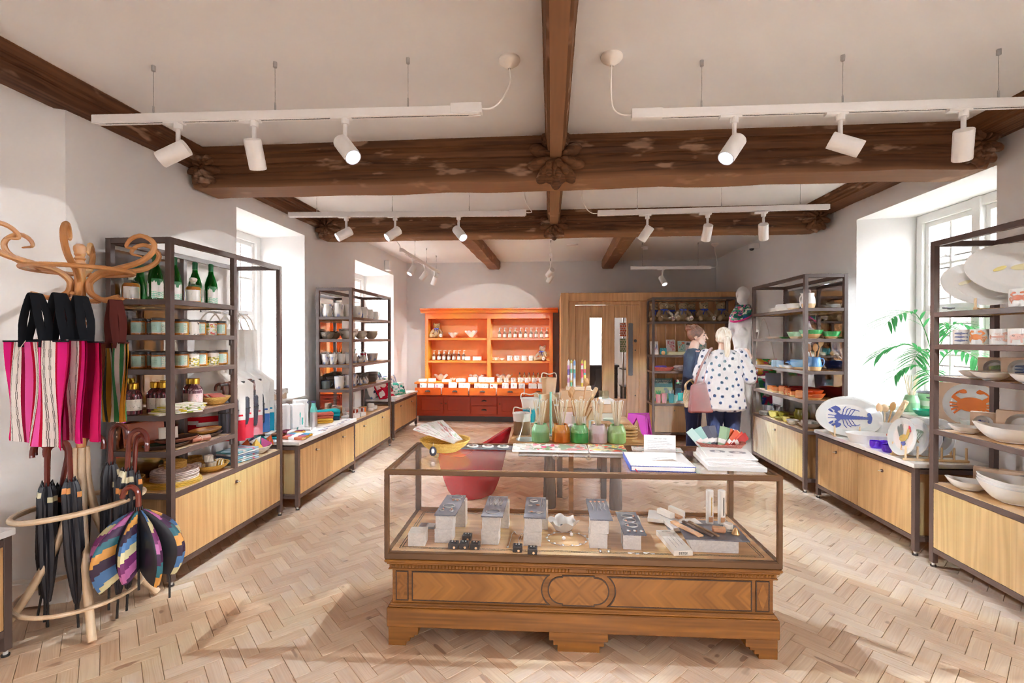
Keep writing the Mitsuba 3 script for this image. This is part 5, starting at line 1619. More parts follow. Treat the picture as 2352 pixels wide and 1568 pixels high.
def painted(g, seed, b='#efedea', ink='#7f90c0', s=14, cut=0.62):
 return g.paint(lambda p: np.where((meshkit.fbm(p * s + seed * 3.1, 3, seed) > cut)[:, None], lin(ink), lin(b)))


def jugA(seed, c='#efece6'):
 p = jug(c, 0.054, 0.155, None, True, 25)
 return [(n, painted(g, seed, c), m_) for n, g, m_ in p]


for i, (x, y, s) in enumerate([(-2.56, 5.31, 0.95), (-2.46, 5.38, 1.05), (-2.40, 5.52, 1.02), (-2.38, 5.74, 1.0), (-2.38, 5.94, 0.98), (-2.38, 6.15, 0.86), (-2.38, 6.36, 0.75)]):
 put(jugA(i), 'pottery_jug', x, y, 1.747, ['white pottery jug nearest the wall at the near end of the top shelf', 'tall white pottery jug, second in the row on the left unit', 'white pottery jug just behind the near steel post', 'plain white pottery jug in the middle of the row of jugs', 'white pottery jug with a blue streak beside its handle', 'small white pottery jug, second from the far end of the row',
       'smallest white pottery jug at the far end of the row'][i], 'jug', None, face(x, y) + 20 * (i % 3), s)
for i, (x, y, r, h, c, ink, lab) in enumerate([(-2.57, 5.33, 0.085, 0.08, '#8f8578', '#5b564f', 'grey brown pottery bowl at the near end of the bowl shelf'), (-2.60, 5.58, 0.075, 0.075, '#a8967f', '#8a7a66', 'tan pottery bowl behind the large white bowls'), (-2.43, 5.60, 0.115, 0.095, '#f0eeeb', '#a9a6a0', 'large white pottery bowl at the bottom of a nested pair'),
       (-2.43, 5.60, 0.118, 0.095, '#f2f0ee', '#9c9a96', 'large white pottery bowl with a grey leaf, on top of a nested pair'), (-2.38, 5.84, 0.082, 0.075, '#d9cfc2', '#b5a798', 'cream pottery bowl beside the near steel post, below its twin'),
       (-2.38, 5.84, 0.080, 0.075, '#e3dacf', '#c0b4a6', 'cream pottery bowl nested on another beside the near steel post'), (-2.38, 6.20, 0.085, 0.075, '#b8a896', '#94867a', 'beige swirled pottery bowl at the far end of the bowl shelf'), (-2.38, 6.20, 0.083, 0.075, '#c4b5a4', '#94867a', 'beige swirled pottery bowl nested on top at the far end')]):
 put([('bowl', painted(bowl(r, h, c, c, 0.42), i, c, ink, 22, 0.58), GL)], 'pottery_bowl', x, y, 1.492 + (0.028 if i in (3, 5, 7) else 0), lab, 'bowl')
tc = lambda r, h, seed, c='#efeeec': [('cup', painted(cyl_cup(r, h, c, c, r * 0.66, band='#d9c3a0'), seed, c, '#94a2c8', 24, 0.6), GL)]
for i, (x, y) in enumerate([(-2.58, 5.31), (-2.50, 5.34), (-2.44, 5.42), (-2.39, 5.50), (-2.38, 5.62)]):
 for j in range(2):
  put(tc(0.05, 0.085, i + 3 * j), 'pottery_cup', x, y, 1.202 + 0.034 * j, ['lower', 'upper'][j] + ' white tapered cup of the ' + ORD[i] + ' pair from the near end of the cup shelf', 'cup', None, 40 * i)
redtin = Proto(('tin', LATHE([(0, 0), (0.036, 0), (0.036, 0.11), (0, 0.11)], 20, '#b0142a', cols=['#efe9e2', '#b0142a', '#b0142a']), GL), ('foot_band', LATHE([(0.0365, 0.0), (0.0365, 0.022), (0.036, 0.0225)], 20, '#f0e6e0'), GL),
    ('lid', LATHE([(0.0365, 0.108), (0.0365, 0.116), (0.02, 0.118), (0.02, 0.13), (0, 0.131)], 20, '#a8a5a2'), ME), ('lettering', join([arcsheet(0.0366, 0.035 + 0.018 * q, 0.047 + 0.018 * q, -12, 18, lambda u, v: np.tile(lin('#f3ece8'), (len(u), 1)), 6, 3) for q in range(3)]), SA))
for i, (x, y) in enumerate([(-2.60, 5.42), (-2.58, 5.54), (-2.58, 5.66), (-2.50, 5.70), (-2.50, 5.86), (-2.40, 5.98)]):
 redtin.put('red_tin', M4(x, y, 1.202, face(x, y)), ['red tin with grey lid, nearest of the tins behind the cups', 'red tin with grey lid, second of the tins behind the cups', 'red tin with grey lid, third of the tins behind the cups', 'red tin with grey lid right behind the fifth pair of cups', 'red tin with grey lid behind the small vases', 'red tin standing in front at the far side of the small vases'][i], 'tin')
smallv = lambda seed: [('vase', painted(LATHE([(0, 0), (0.022, 0), (0.030, 0.02), (0.028, 0.05), (0.012, 0.075), (0.012, 0.09), (0.009, 0.09), (0.009, 0.07), (0, 0.06)], 20, '#eceae6'), seed, '#eceae6', '#8d9cc6', 26, 0.57), GL)]
for i, (x, y) in enumerate([(-2.37, 5.76), (-2.37, 5.84), (-2.36, 5.91)]):
 put(smallv(i), 'bud_vase', x, y, 1.202, ['nearest', 'middle', 'farthest'][i] + ' of three small white and blue bud vases before the red tins', 'vase')
for i, (x, y) in enumerate([(-2.38, 6.18), (-2.38, 6.30)]):
 put(tc(0.052, 0.10, 7 + i, '#d8cfc9'), 'pottery_cup', x, y, 1.202, ['pinkish grey tall cup beside the red tin', 'pinkish grey tall cup at the far end of the cup shelf'][i], 'cup')
k = thing('succulent', 'small spiky succulent in a pot behind the red tins', 'plant')
part(k, 'pot', LATHE([(0, 0), (0.03, 0), (0.038, 0.06), (0.034, 0.06), (0, 0.05)], 18, '#d9d4cc'), GL, M=M4(-2.55, 6.02, 1.202))
for i in range(9):
 a = i * 0.7
 part(k, 'leaf', TUBE(SPL([(0, 0, 0.05), (0.03 * cos(a), 0.03 * sin(a), 0.10), (0.065 * cos(a), 0.065 * sin(a), 0.15 + 0.02 * (i % 3))], 8), [0.010, 0.009, 0.007, 0.004, 0.001], 6, '#4f8f5a', flat=(1, 0.35)), SA, M=M4(-2.55, 6.02, 1.202))
for i, (x, y) in enumerate([(-2.58, 5.50), (-2.57, 5.72), (-2.48, 5.92), (-2.46, 6.10), (-2.40, 6.28)]):
 for j in range(4):
  c = ['#77706a', '#857d76', '#6c6660', '#9a928c'][(i + j) % 4]
  put([('bowl', bowl(0.085 - 0.004 * (i > 2), 0.06, c, '#5a544e', 0.5), GL)], 'pottery_bowl', x, y, 0.922 + 0.022 * j, 'brown grey pottery bowl, ' + ORD[j] + ' from the bottom of the ' + ORD[i] + ' grey stack, left unit', 'bowl', f'grey bowls of stack {["one", "two", "three", "four", "five"][i]}')
for i, (x, y) in enumerate([(-2.44, 5.36), (-2.40, 5.50), (-2.40, 5.64)]):
 for j in range(2):
  put([('mug', painted(cyl_cup(0.056, 0.09, '#eeecea', '#efeeec', 0.046), i + 5 * j, '#eeecea', '#8d9cc6', 15, 0.56), GL), ('handle', handle(0.05, 0.02, 0.075, c='#c8cbd8', ang=30), GL)], 'blue_mug', x, y, 0.922 + 0.052 * j,
   ['lower', 'upper'][j] + ' white and blue splashed mug of the ' + ORD[i] + ' pair before the grey bowls', 'mug', None, face(x, y))
put([('mug', painted(cyl_cup(0.05, 0.09, '#55605c', '#3c4442', 0.045), 5, '#55605c', '#2d3a58', 15, 0.5), GL), ('handle', handle(0.05, 0.02, 0.075, c='#4a5450', ang=30), GL)], 'dark_mug', -2.58, 5.32, 0.922, 'dark green grey mug at the near end of the lowest open shelf', 'mug', None, face(-2.5, 5.3))
for i, (x, y) in enumerate([(-2.37, 5.80), (-2.36, 5.89), (-2.36, 5.97)]):
 put(smallv(i + 9), 'bud_vase', x, y, 0.922, ['nearest', 'middle', 'farthest'][i] + ' of three white and blue bud vases before the grey bowls', 'vase')
# base of C: slim boxes, white cartons and pots
for i in range(12):
 c = ['#efeae6', '#efeae6', '#b5361c', '#efeae6', '#8a2a16', '#efeae6', '#a83018', '#ece6e0', '#efeae6', '#7a2414', '#efeae6', '#e0661c'][i]
 put(box(0.022, 0.05, 0.075, c), 'slim_box', -2.43 + 0.006 * i, 5.50 + 0.036 * i, 0.552, {'#e0661c': 'orange slim box ending the row on the base of the white jug unit'}.get(c, ('white' if c.startswith('#e') else 'dark red') + f' slim box, {ORD[i]} in the row on the base of the white jug unit'), 'box', 'slim boxes in a row' if c != '#e0661c' else None, 84)
for i, (x, y, w, d, h) in enumerate([(-2.34, 5.36, 0.12, 0.10, 0.028), (-2.34, 5.36, 0.11, 0.10, 0.026), (-2.33, 5.53, 0.10, 0.09, 0.05), (-2.31, 5.69, 0.09, 0.07, 0.045), (-2.55, 5.42, 0.10, 0.10, 0.04), (-2.56, 5.90, 0.12, 0.10, 0.07)]):
 put(box(w, d, h, '#f2f0ee', b=0.003), 'white_carton', x, y, 0.552 + (0.03 if i == 1 else 0), ['flat white carton at the near corner of the base of the jug unit, lower', 'flat white carton at the near corner of the base of the jug unit, upper', 'white carton in front of the row of slim boxes', 'small white carton beside the orange slim box', 'white carton behind the near end of the slim boxes', 'white carton behind the far end of the slim boxes'][i], 'box', None, 75)
for i, (x, y, z) in enumerate([(-2.36, 6.12, 0.552), (-2.36, 6.12, 0.60), (-2.37, 6.26, 0.552), (-2.50, 6.02, 0.552)]):
 put([('tub', LATHE([(0, 0), (0.045, 0), (0.047, 0.003), (0.047, 0.042), (0.044, 0.045), (0, 0.045)], 24, '#efeeec'), GL)], 'white_pot', x, y, z, ['lower white round pot of a stack at the far end of the base', 'upper white round pot of a stack at the far end of the base', 'single white round pot farthest along the base', 'white round pot behind the stacked pots'][i], 'pot')


def cushion(w, h, t, pat, trim=None):
 def side(s):
  def f(u, v):
   a, b = 2 * u - 1, 2 * v - 1
   k = (1 - np.abs(a) ** 3.2) * (1 - np.abs(b) ** 3.2)
   return cst([a * w / 2 * (1 - 0.05 * (1 - np.abs(b))), s * t / 2 * np.clip(k, 0, 1) ** 0.5, h / 2 + b * h / 2 * (1 - 0.05 * (1 - np.abs(a)))])
  g = GRID(f, 28, 28, pat)
  return g if s < 0 else G(g.v, g.f[:, ::-1], g.c)
 p = [('cover', join([side(-1), side(1)]), CL)]
 if trim:
  ps = [(-w / 2 * 0.99 + w * 0.98 * i / 18, 0, 0.004) for i in range(19)] + [(-w / 2 * 0.99, 0, h * i / 16) for i in range(1, 17)]
  p.append(('trim', join([SPH(*q, 0.012, sub=1, c=trim) for q in ps]), CL))
 return p


CU = [(-2.44, 6.50, 0.0, 0.40, 0.40, pattern('#efe6e2', ['#c01f38', '#a8162e'], 2.6, 3, 0.5), '#b5142c', 58, -32, 'red and white floral cushion with pompom trim on the far left bench'),
  (-2.56, 7.00, 0.601, 0.42, 0.40, pattern('#eef0ee', ['#41609a', '#5b8a7a', '#27324e'], 4.5, 5, 0.42), None, 75, -22, 'large white cushion with blue and green figures at the back of the far bench'), (-2.50, 7.22, 0.601, 0.36, 0.32, pattern('#f0efea', ['#7d3a58', '#3a7a6a', '#c9803a'], 4.0, 8, 0.42), None, 70, -28, 'white cushion with plum and green blotches on the far bench'),
  (-2.40, 7.42, 0.601, 0.30, 0.20, pattern('#e6f0ec', ['#2a3a44', '#39b59a'], 5.0, 2, 0.43), '#39c5a0', 64, -20, 'small pale cushion with black line drawing and mint tassels')]
for x, y, z, w, h, pt, tr, rz_, rx_, lb in CU[1:]:
 put(cushion(w, h, 0.13, pt, tr), 'cushion', x, y, z + 0.012, lb, 'cushion', None, rz_, 1, rx_)
x, y, z, w, h, pt, tr, rz_, rx_, lb = CU[0]
put(cushion(0.30, 0.30, 0.13, pt, tr), 'cushion', -2.42, 6.98 - 0.02, 0.613, lb, 'cushion', None, 62, 1, -35)
put(cushion(0.40, 0.30, 0.14, pattern('#eeeef0', ['#5d6c9c', '#8a9ac0'], 4.0, 11, 0.45)), 'cushion', -2.58, 7.62, 0.613, 'white and blue patterned cushion against the wall behind the others', 'cushion', None, 85, 1, -12)
for i in range(4):
 put(box(0.21 - 0.01 * i, 0.15, 0.008, '#f0efeb', top=pattern('#f3f2ee', ['#8fb0a8', '#c9a0a0'], 3, i, 0.4)), 'notebook', -2.33 + 0.004 * i, 6.98 + 0.0 * i, 0.601 + 0.0092 * i, 'pale printed notebook, ' + ORD[i] + ' from the bottom of the stack on the far bench', 'notebook', 'notebooks on the far bench', 80 + 5 * i)
for i in range(3):
 put(box(0.16, 0.12, 0.01, ['#d9e8e0', '#f0efeb', '#e8dcd6'][i], top=pattern('#f3f2ee', ['#6fc0a8', '#cfd0d0'], 3, i + 5, 0.4)), 'notebook', -2.34, 7.26 + 0.2 * i, 0.601, ['mint edged notebook lying in front of the cushions', 'white notebook lying farther along the front of the far bench', 'pinkish notebook lying at the far end of the far bench'][i], 'notebook', None, 84)

# bench B
def sock(c, c2, L=0.20):
 g = folded(L, 0.062, 0.022, c)
 return [('sock', g, CL), ('band', B(-0.035, 0.03, -0.0325, 0.0325, -0.0005, 0.0240, '#eceae8', 0.006), SA), ('toe', SPH(L / 2, 0, 0.011, 0.02, 0.028, 0.011, 2, c2), CL)]


SO = [(-2.29, 4.10, 0, '#c25a42', '#e0a86a'), (-2.30, 4.17, 0, '#8a4468', '#d29a34'), (-2.31, 4.25, 0, '#3f7fa6', '#d29a34'), (-2.52, 4.10, 0, '#1f7f8a', '#1f7f8a'), (-2.53, 4.17, 0, '#b0452c', '#8a3020'), (-2.55, 4.24, 0, '#7a3a4c', '#b07a30'), (-2.52, 4.12, 1, '#6a4a38', '#8a6448'), (-2.54, 4.22, 1, '#5a2a3a', '#7a3a4a'), (-2.44, 4.32, 0, '#a8702c', '#c9903c'), (-2.45, 4.39, 0, '#5a2438', '#c9903c')]
nm = ['coral', 'plum with mustard toe', 'blue with mustard toe', 'teal', 'rust', 'wine red', 'brown, uppermost', 'dark maroon, uppermost', 'mustard brown', 'maroon with mustard toe']
for i, (x, y, l, c, c2) in enumerate(SO):
 put(sock(c, c2), 'sock_pair', x, y, 0.601 + 0.0255 * l, nm[i] + ' pair of socks with white band on the near left bench', 'socks', None, -8 + 3 * (i % 4))
for i, (x, y, w, d, h) in enumerate([(-2.50, 4.55, 0.11, 0.10, 0.25), (-2.62, 4.50, 0.11, 0.12, 0.25), (-2.56, 4.72, 0.13, 0.11, 0.27)]):
 fr_ = None
 p = box(w, d, h, '#efeff0')
 if i == 0:
  p += [('printed_bottle', join([B(0.008, 0.022, -d / 2 - 0.0008, -d / 2, 0.05, 0.13, '#b9c3c8', 0), B(0.010, 0.020, -d / 2 - 0.0008, -d / 2, 0.13, 0.17, '#4fb3a8', 0), B(0.028, 0.042, -d / 2 - 0.0008, -d / 2, 0.05, 0.12, '#4fb3a8', 0)]), SA)]
 put(p, 'white_box', x, y, 0.601, ['tall white box with a printed teal bottle', 'tall white box behind the one with the printed bottle', 'tallest white box behind the steel bottle'][i], 'box', None, 42)
put([('body', LATHE([(0, 0), (0.036, 0), (0.037, 0.004), (0.037, 0.15)], 26, '#d9d9dc'), ME), ('shoulder', LATHE([(0.0372, 0.148), (0.036, 0.165), (0.025, 0.20), (0.02, 0.21), (0.02, 0.245), (0, 0.245)], 26, '#5fc0b2'), GL),
  ('cap', join([LATHE([(0.0215, 0.24), (0.0215, 0.258), (0, 0.26)], 20, '#2c3050'), TUBE(SPL([(-0.02, 0, 0.255), (-0.045, 0, 0.262), (-0.06, 0, 0.25), (-0.05, 0, 0.24)], 12), 0.004, 6, '#2c3050')]), SA)], 'drinking_bottle', -2.42, 4.72, 0.601, 'steel drinking bottle with teal neck and dark cap on the left bench', 'bottle', None, 40)


def fold2(name, x, y, z, n, w, d, th, cols, labs, cat, rz):
 for i in range(n):
  put([('cloth', folded(w, d, th, cols[i]), CL)], name, x, y, z + (th + 0.001) * i, labs[i], cat, None, rz + 5 * i)


fold2('scarf', -2.42, 4.92, 0.601, 4, 0.20, 0.12, 0.026, ['#c9963c', '#d6a648', '#a8503c', '#b0584a'], ['mustard scarf, lowest of the pile behind the steel bottle', 'light mustard scarf, second in the pile behind the steel bottle', 'rust scarf, third in the pile behind the steel bottle', 'rose brown scarf, topmost of its pile behind the steel bottle'], 'scarf', 20)
fold2('scarf', -2.46, 5.10, 0.601, 3, 0.24, 0.14, 0.036, ['#1c3a4a', '#1f9aa6', '#25b0b8'], ['dark navy scarf under the turquoise ones', 'turquoise scarf in the middle of the farther pile', 'bright turquoise scarf on top of the farther pile'], 'scarf', 35)
for i in range(9):
 x, y = -2.27 + 0.018 * (i % 3), 4.42 + 0.085 * i
 put(box(0.15, 0.105, 0.006, '#f2f0ee', top=lambda u, v: np.where((v < 0.16)[:, None], lin('#39406e'), lin('#f3f2f0')) if i % 2 else np.tile(lin('#f1efee'), (len(u), 1))), 'card_pack', x, y, 0.6012 + 0.0066 * (i % 2), ('white card pack with a navy edge, ' if i % 2 else 'plain white card pack, ') + ORD[i] + ' from the socks along the bench front', 'cards', None, 70 + 8 * (i % 3))
put([('tube', CYL((-0.06, 0, 0.016), (0.06, 0, 0.016), 0.016, n=16, c='#e9e7e4'), SA), ('cap', CYL((-0.068, 0, 0.016), (-0.055, 0, 0.016), 0.0165, n=16, c='#2a5a58'), SA)], 'paper_tube', -2.40, 4.50, 0.601, 'white paper tube with dark green end beside the white boxes', 'tube', None, 10)
# on the sill behind
put(box(0.34, 0.20, 0.09, '#cdb79f', b=0.004) + [('lace', GRID(lambda u, v: cst([-0.18 + 0.36 * u, -0.105 + 0.0 * u, 0.055 + 0.055 * v + 0.008 * np.sin(30 * u) * (1 - v)]), 60, 8, pattern('#efefee', ['#9fa3a6'], 9, 3, 0.36), 0.002), CL)], 'lace_box', -2.92, 4.72, 0.867, 'kraft box with white lace trim on the left window sill', 'box', None, 78)

# ------------------------------------------------------------------ bears
def fur(g, seed, c0, c1):
 n = meshkit.fbm(g.v * 90 + seed, 3, seed)
 d = g.v - g.v.mean(0)
 d /= np.linalg.norm(d, axis=1, keepdims=True) + 1e-9
 g.v = g.v + d * ((n - 0.5) * 0.012)[:, None]
 return g.paint(lambda p: lin(c0) * (1 - meshkit.fbm(p * 110 + seed, 3, seed)[:, None]) + lin(c1) * meshkit.fbm(p * 110 + seed, 3, seed)[:, None])


def ell(x, y, z, rx, ry, rz, n=24):
 return m3.Manifold.sphere(1.0, n).scale([rx, ry, rz]).translate([x, y, z])


def bear(c0, c1, ribbon, pad, seed=0):
 b = ell(0, 0, 0.095, 0.072, 0.062, 0.095) + ell(0, -0.01, 0.225, 0.062, 0.058, 0.056) + ell(-0.05, 0.0, 0.272, 0.022, 0.014, 0.022) + ell(0.05, 0.0, 0.272, 0.022, 0.014, 0.022) + ell(0, -0.062, 0.212, 0.028, 0.024, 0.022)
 for s in (-1, 1):
  for p0, p1, r0, r1 in (((s * 0.058, -0.01, 0.155), (s * 0.105, -0.06, 0.09), 0.027, 0.025), ((s * 0.045, -0.02, 0.04), (s * 0.09, -0.12, 0.038), 0.036, 0.034)):
   pts = np.vstack([ell(*p0, r0, r0, r0, 14).to_mesh().vert_properties[:, :3], ell(*p1, r1, r1, r1, 14).to_mesh().vert_properties[:, :3]])
   b = b + m3.Manifold.hull_points(np.asarray(pts, float))
  b = b + ell(s * 0.092, -0.145, 0.045, 0.036, 0.018, 0.045)
 g = fur(MAN(b.refine_to_length(0.009)), seed, c0, c1)
 P = [('body', g, CL, 60), ('nose', SPH(0, -0.085, 0.222, 0.009, 0.006, 0.006, 1, '#231a16'), GL)]
 for s in (-1, 1):
  P.append(('eye', SPH(s * 0.024, -0.062, 0.238, 0.006, c='#17120f', sub=1), GL))
  P.append(('foot_pad', SPH(s * 0.092, -0.158, 0.045, 0.026, 0.008, 0.034, 2, pad if s > 0 else c1), CL))
 if pad != c1:
  for q, c in ((0.016, '#c8402c'), (0.011, '#3a9ac0')):
   P.append(('rainbow', TUBE([(0.092 + q * cos(a), -0.167, 0.038 + q * sin(a)) for a in lsp(0.2, 2.9, 9)], 0.0025, 5, c), CL))
 rb = TUBE([(0.046 * cos(a), -0.01 + 0.044 * sin(a), 0.178) for a in lsp(0, 6.28, 25)[:-1]], 0.010, 8, ribbon, True, (0.4, 1))
 bow = join([SPH(s * 0.025, -0.062, 0.176, 0.024, 0.009, 0.014, 2, ribbon) for s in (-1, 1)] + [TUBE(SPL([(0, -0.062, 0.175), (s * 0.018, -0.07, 0.145), (s * 0.03, -0.07, 0.105)], 8), 0.010, 6, ribbon, flat=(1, 0.25)) for s in (-1, 1)])
 P += [('ribbon', rb, SA), ('bow', bow, SA)]
 return Proto(*P)


brA = bear('#7a5230', '#b98a56', '#3a3a8c', '#e9dfd6', 2)
brA.put('teddy_bear', M4(-2.13, 8.83, 1.512, 8, 0.95), 'brown teddy bear with a violet ribbon on the upper left dresser shelf', 'teddy bear')
brA.put('teddy_bear', M4(-0.15, 8.83, 1.094, -25, 0.95), 'brown teddy bear with a violet ribbon sitting at the right end of the orange dresser', 'teddy bear')


def ruffle(r, h, foot=0.3, k=7, amp=0.14, c='#f0ece8', seed=0, p=0.8):
 def f(u, v):
  a = 2 * pi * u
  t = np.where(v < 0.5, v * 2, 2 - 2 * v)
  rr = r * (foot + (1 - foot) * t ** p) * (1 + amp * t ** 2 * np.sin(k * a + seed)) - 0.004 * (v > 0.5)
  z = h * t * (1 + 0.16 * t * np.cos(k * a + seed)) + 0.005 * (v > 0.5) * (1 - t)
  rr = np.where(v <= 0.001, 0.0, np.where(v >= 0.999, 0.0, rr))
  return cst([rr * np.cos(a), rr * np.sin(a), z])
 return [('bowl', GRID(f, 72, 22, c), SA)]


for i, (x, y, z, r, h, ft, k_, lb) in enumerate([(-1.82, 8.84, 1.512, 0.085, 0.09, 0.28, 7, 'small frilled white bowl beside the teddy on the upper left shelf'), (-1.48, 8.84, 1.512, 0.105, 0.12, 0.18, 8, 'tall frilled white bowl right on the upper left shelf'), (-2.05, 8.83, 0.714, 0.12, 0.105, 0.25, 6, 'wide frilled white bowl at the left end of the dresser counter'),
       (-1.82, 8.83, 0.714, 0.05, 0.045, 0.6, 5, 'tiny white bowl left of another on the dresser counter'), (-1.66, 8.83, 0.714, 0.05, 0.045, 0.35, 6, 'tiny frilled white bowl in the middle of the left counter half'), (-1.36, 8.83, 0.714, 0.14, 0.10, 0.2, 7, 'wide frilled white bowl left of the middle upright of the dresser'),
       (-0.86, 8.83, 0.714, 0.14, 0.11, 0.18, 7, 'wide frilled white bowl right of the middle upright of the dresser'), (-1.02, 8.83, 1.094, 0.05, 0.05, 0.4, 6, 'small frilled white dish, left on the middle right shelf'), (-0.90, 8.83, 1.094, 0.04, 0.04, 0.4, 6, 'smaller frilled white dish, second on the middle right shelf')]):
 put(ruffle(r, h, ft, k_, 0.16, seed=i), 'frilled_bowl', x, y, z, lb, 'bowl')


def pump(light):
 P = [('bottle', LATHE([(0, 0), (0.028, 0), (0.030, 0.004), (0.030, 0.085), (0.024, 0.105), (0.012, 0.118), (0.012, 0.126)], 20, '#4a2a16' if not light else '#5a3418'), GL), ('label', arcsheet(0.0306, 0.012, 0.07, -80, 80, pattern('#efe6d8', ['#cbbfae'], 18, 2, 0.3, 0.12), 22, 12), SA)]
 if light == 2:
  P.append(('cap', LATHE([(0.013, 0.122), (0.0135, 0.15), (0.006, 0.155), (0.005, 0.165), (0, 0.166)], 16, '#2a1a12'), SA))
 else:
  P.append(('pump', join([LATHE([(0.0135, 0.120), (0.014, 0.138), (0.005, 0.142), (0.0045, 0.175), (0.009, 0.176), (0.009, 0.185), (0, 0.186)], 16, '#f0e6da'), TUBE([(0.0, 0, 0.18), (0.02, 0, 0.182), (0.036, 0, 0.176)], [0.006, 0.0055, 0.004], 8, '#f0e6da')]), SA))
 return Proto(*P)


pA, pB = pump(0), pump(2)
for i in range(10):
 pA.put('pump_bottle', M4(-0.95 + 0.0975 * i, 8.84, 1.512, 5), ORD[i] + ' amber pump bottle from the left on the upper right dresser shelf', 'bottle', 'pump bottles upper right')
for i in range(7):
 pA.put('pump_bottle', M4(-2.18 + 0.094 * i, 8.82, 1.094, 5), ORD[i] + ' amber pump bottle from the left in front on the middle left dresser shelf', 'bottle', 'pump bottles middle left')
for i in range(4):
 pA.put('pump_bottle', M4(-2.09 + 0.094 * i, 8.90, 1.094, 5), ORD[i] + ' amber pump bottle from the left in the rear row, middle left dresser shelf', 'bottle', 'rear pump bottles middle left')
for i in range(7):
 pB.put('soap_bottle', M4(-0.57 + 0.085 * i, 8.80, 0.714, 5), ORD[i] + ' dark capped amber bottle from the left on the dresser counter', 'bottle', 'capped bottles on the counter')
for i, (x, w) in enumerate([(-1.54, 0.085), (-1.36, 0.16)]):
 put(box(w, 0.09, 0.07, '#f0ece8', b=0.004), 'white_soap_box', x, 8.82, 1.094, ['small cube shaped white box on the middle left shelf', 'long white box on the middle left shelf'][i], 'box')
dm = [pattern('#f4f1ec', i, 6, k, 0.38, 0.08) for k, i in enumerate((['#d99a9a'], ['#c94f4f', '#e0a0a0'], ['#d9b0a8'], ['#c9c2ba']))]
for i in range(4):
 put(mug('#f2efea', dm[i], 0.048, 0.09, 15), 'printed_mug', -0.76 + 0.135 * i, 8.82, 1.094, ['white mug with faint pink print, first of four on the middle right shelf', 'white mug with red flowers, second of four on the middle right shelf', 'white mug with rose print, third of four on the middle right shelf', 'nearly plain white mug beside the sitting teddy on the right'][i], 'mug')
ml = ['black print', 'yellow print', 'red dots', 'yellow blossom', 'red flowers', 'grey letters', 'green wreath']
for i, ink in enumerate((['#55504c'], ['#e0b84a', '#d99a5a'], ['#b03a3a', '#7a2a2a'], ['#e6c45a'], ['#d04a5a', '#e09aa0'], ['#8a8a90'], ['#5a9a6a', '#c94a4a'])):
 put(mug('#f2efea', pattern('#f4f1ec', ink, 7, i + 4, 0.4, 0.05), 0.043, 0.08, 10, hc=[None, '#e6b8a0', '#b5463c', '#d9a86a', '#f2efea', '#6a2a24', '#c9643c'][i] or '#f2efea'), 'printed_mug', -0.92 + 0.125 * i, 8.56, 0.714, 'white mug with ' + ml[i] + ' on the front edge of the dresser counter', 'mug', None, 8)
for i, (x, w, h, c) in enumerate([(-2.32, 0.14, 0.05, '#e9d8c4'), (-2.15, 0.12, 0.06, '#f3efec'), (-1.88, 0.16, 0.045, '#f1ece9'), (-1.62, 0.17, 0.06, '#f3f1ee'), (-1.40, 0.16, 0.085, '#eee7e4'), (-1.22, 0.15, 0.09, '#efeae8'), (-1.08, 0.13, 0.085, '#f0eae8')]):
 put(box(w, 0.10, h, c, pattern(c, ['#cfc2c0', '#b9aeb0'], 7, i + 9, 0.36, 0.06), b=0.003), 'gift_box', x, 8.57, 0.714, ['straw coloured box at the left end of the dresser counter', 'pale box with printed lid second from the left on the counter', 'flat pale box behind the first drawers', 'white box behind the second drawer', 'grey pink printed box left of the middle', 'printed white box at the middle of the counter', 'printed white box just right of the middle upright'][i], 'box')
drw = [(-2.27, 0.10, 0.105, ['#8a9a9a', '#c9d0cc']), (-2.13, 0.10, 0.10, ['#8f98a0', '#d0c2c8']), (-1.98, 0.13, 0.10, ['#6a7a86', '#c08a9a']), (-1.74, 0.13, 0.125, ['#efeef0']), (-1.53, 0.19, 0.115, ['#d9a0a0']), (-1.29, 0.11, 0.11, ['#c08a9a', '#d9b0b8']), (-1.16, 0.11, 0.105, ['#55605c', '#c9b0b0']), (-1.01, 0.12, 0.105, ['#b03a34']), (-0.80, 0.10, 0.12, ['#d04a5a', '#e6b84a', '#7a8ac0']),
  (-0.65, 0.10, 0.12, ['#d9547a', '#c9d9e0']), (-0.51, 0.10, 0.115, ['#7a9ac0', '#e0c8d0']), (-0.32, 0.13, 0.115, ['#c94a4a', '#9ac0d9']), (-0.16, 0.13, 0.115, ['#5a9ac9', '#e0b0b8'])]
for i, (x, w, h, ink) in enumerate(drw):
 for q in range(2):
  put(box(w, 0.012, h + 0.085 - 0.012 * q, '#f3f1ee', pattern('#f3f2ef', ink, 4 + (i % 3), i + q, 0.38, 0.1), b=0.001), 'greeting_card_pack', x + 0.01 * q, 8.345 + 0.05 * q, 0.517, ('front' if q == 0 else 'rear') + ' card pack, ' + ORD[i] + ' upright card from the left in the open dresser drawers', 'cards', None, 0, 1, -8)
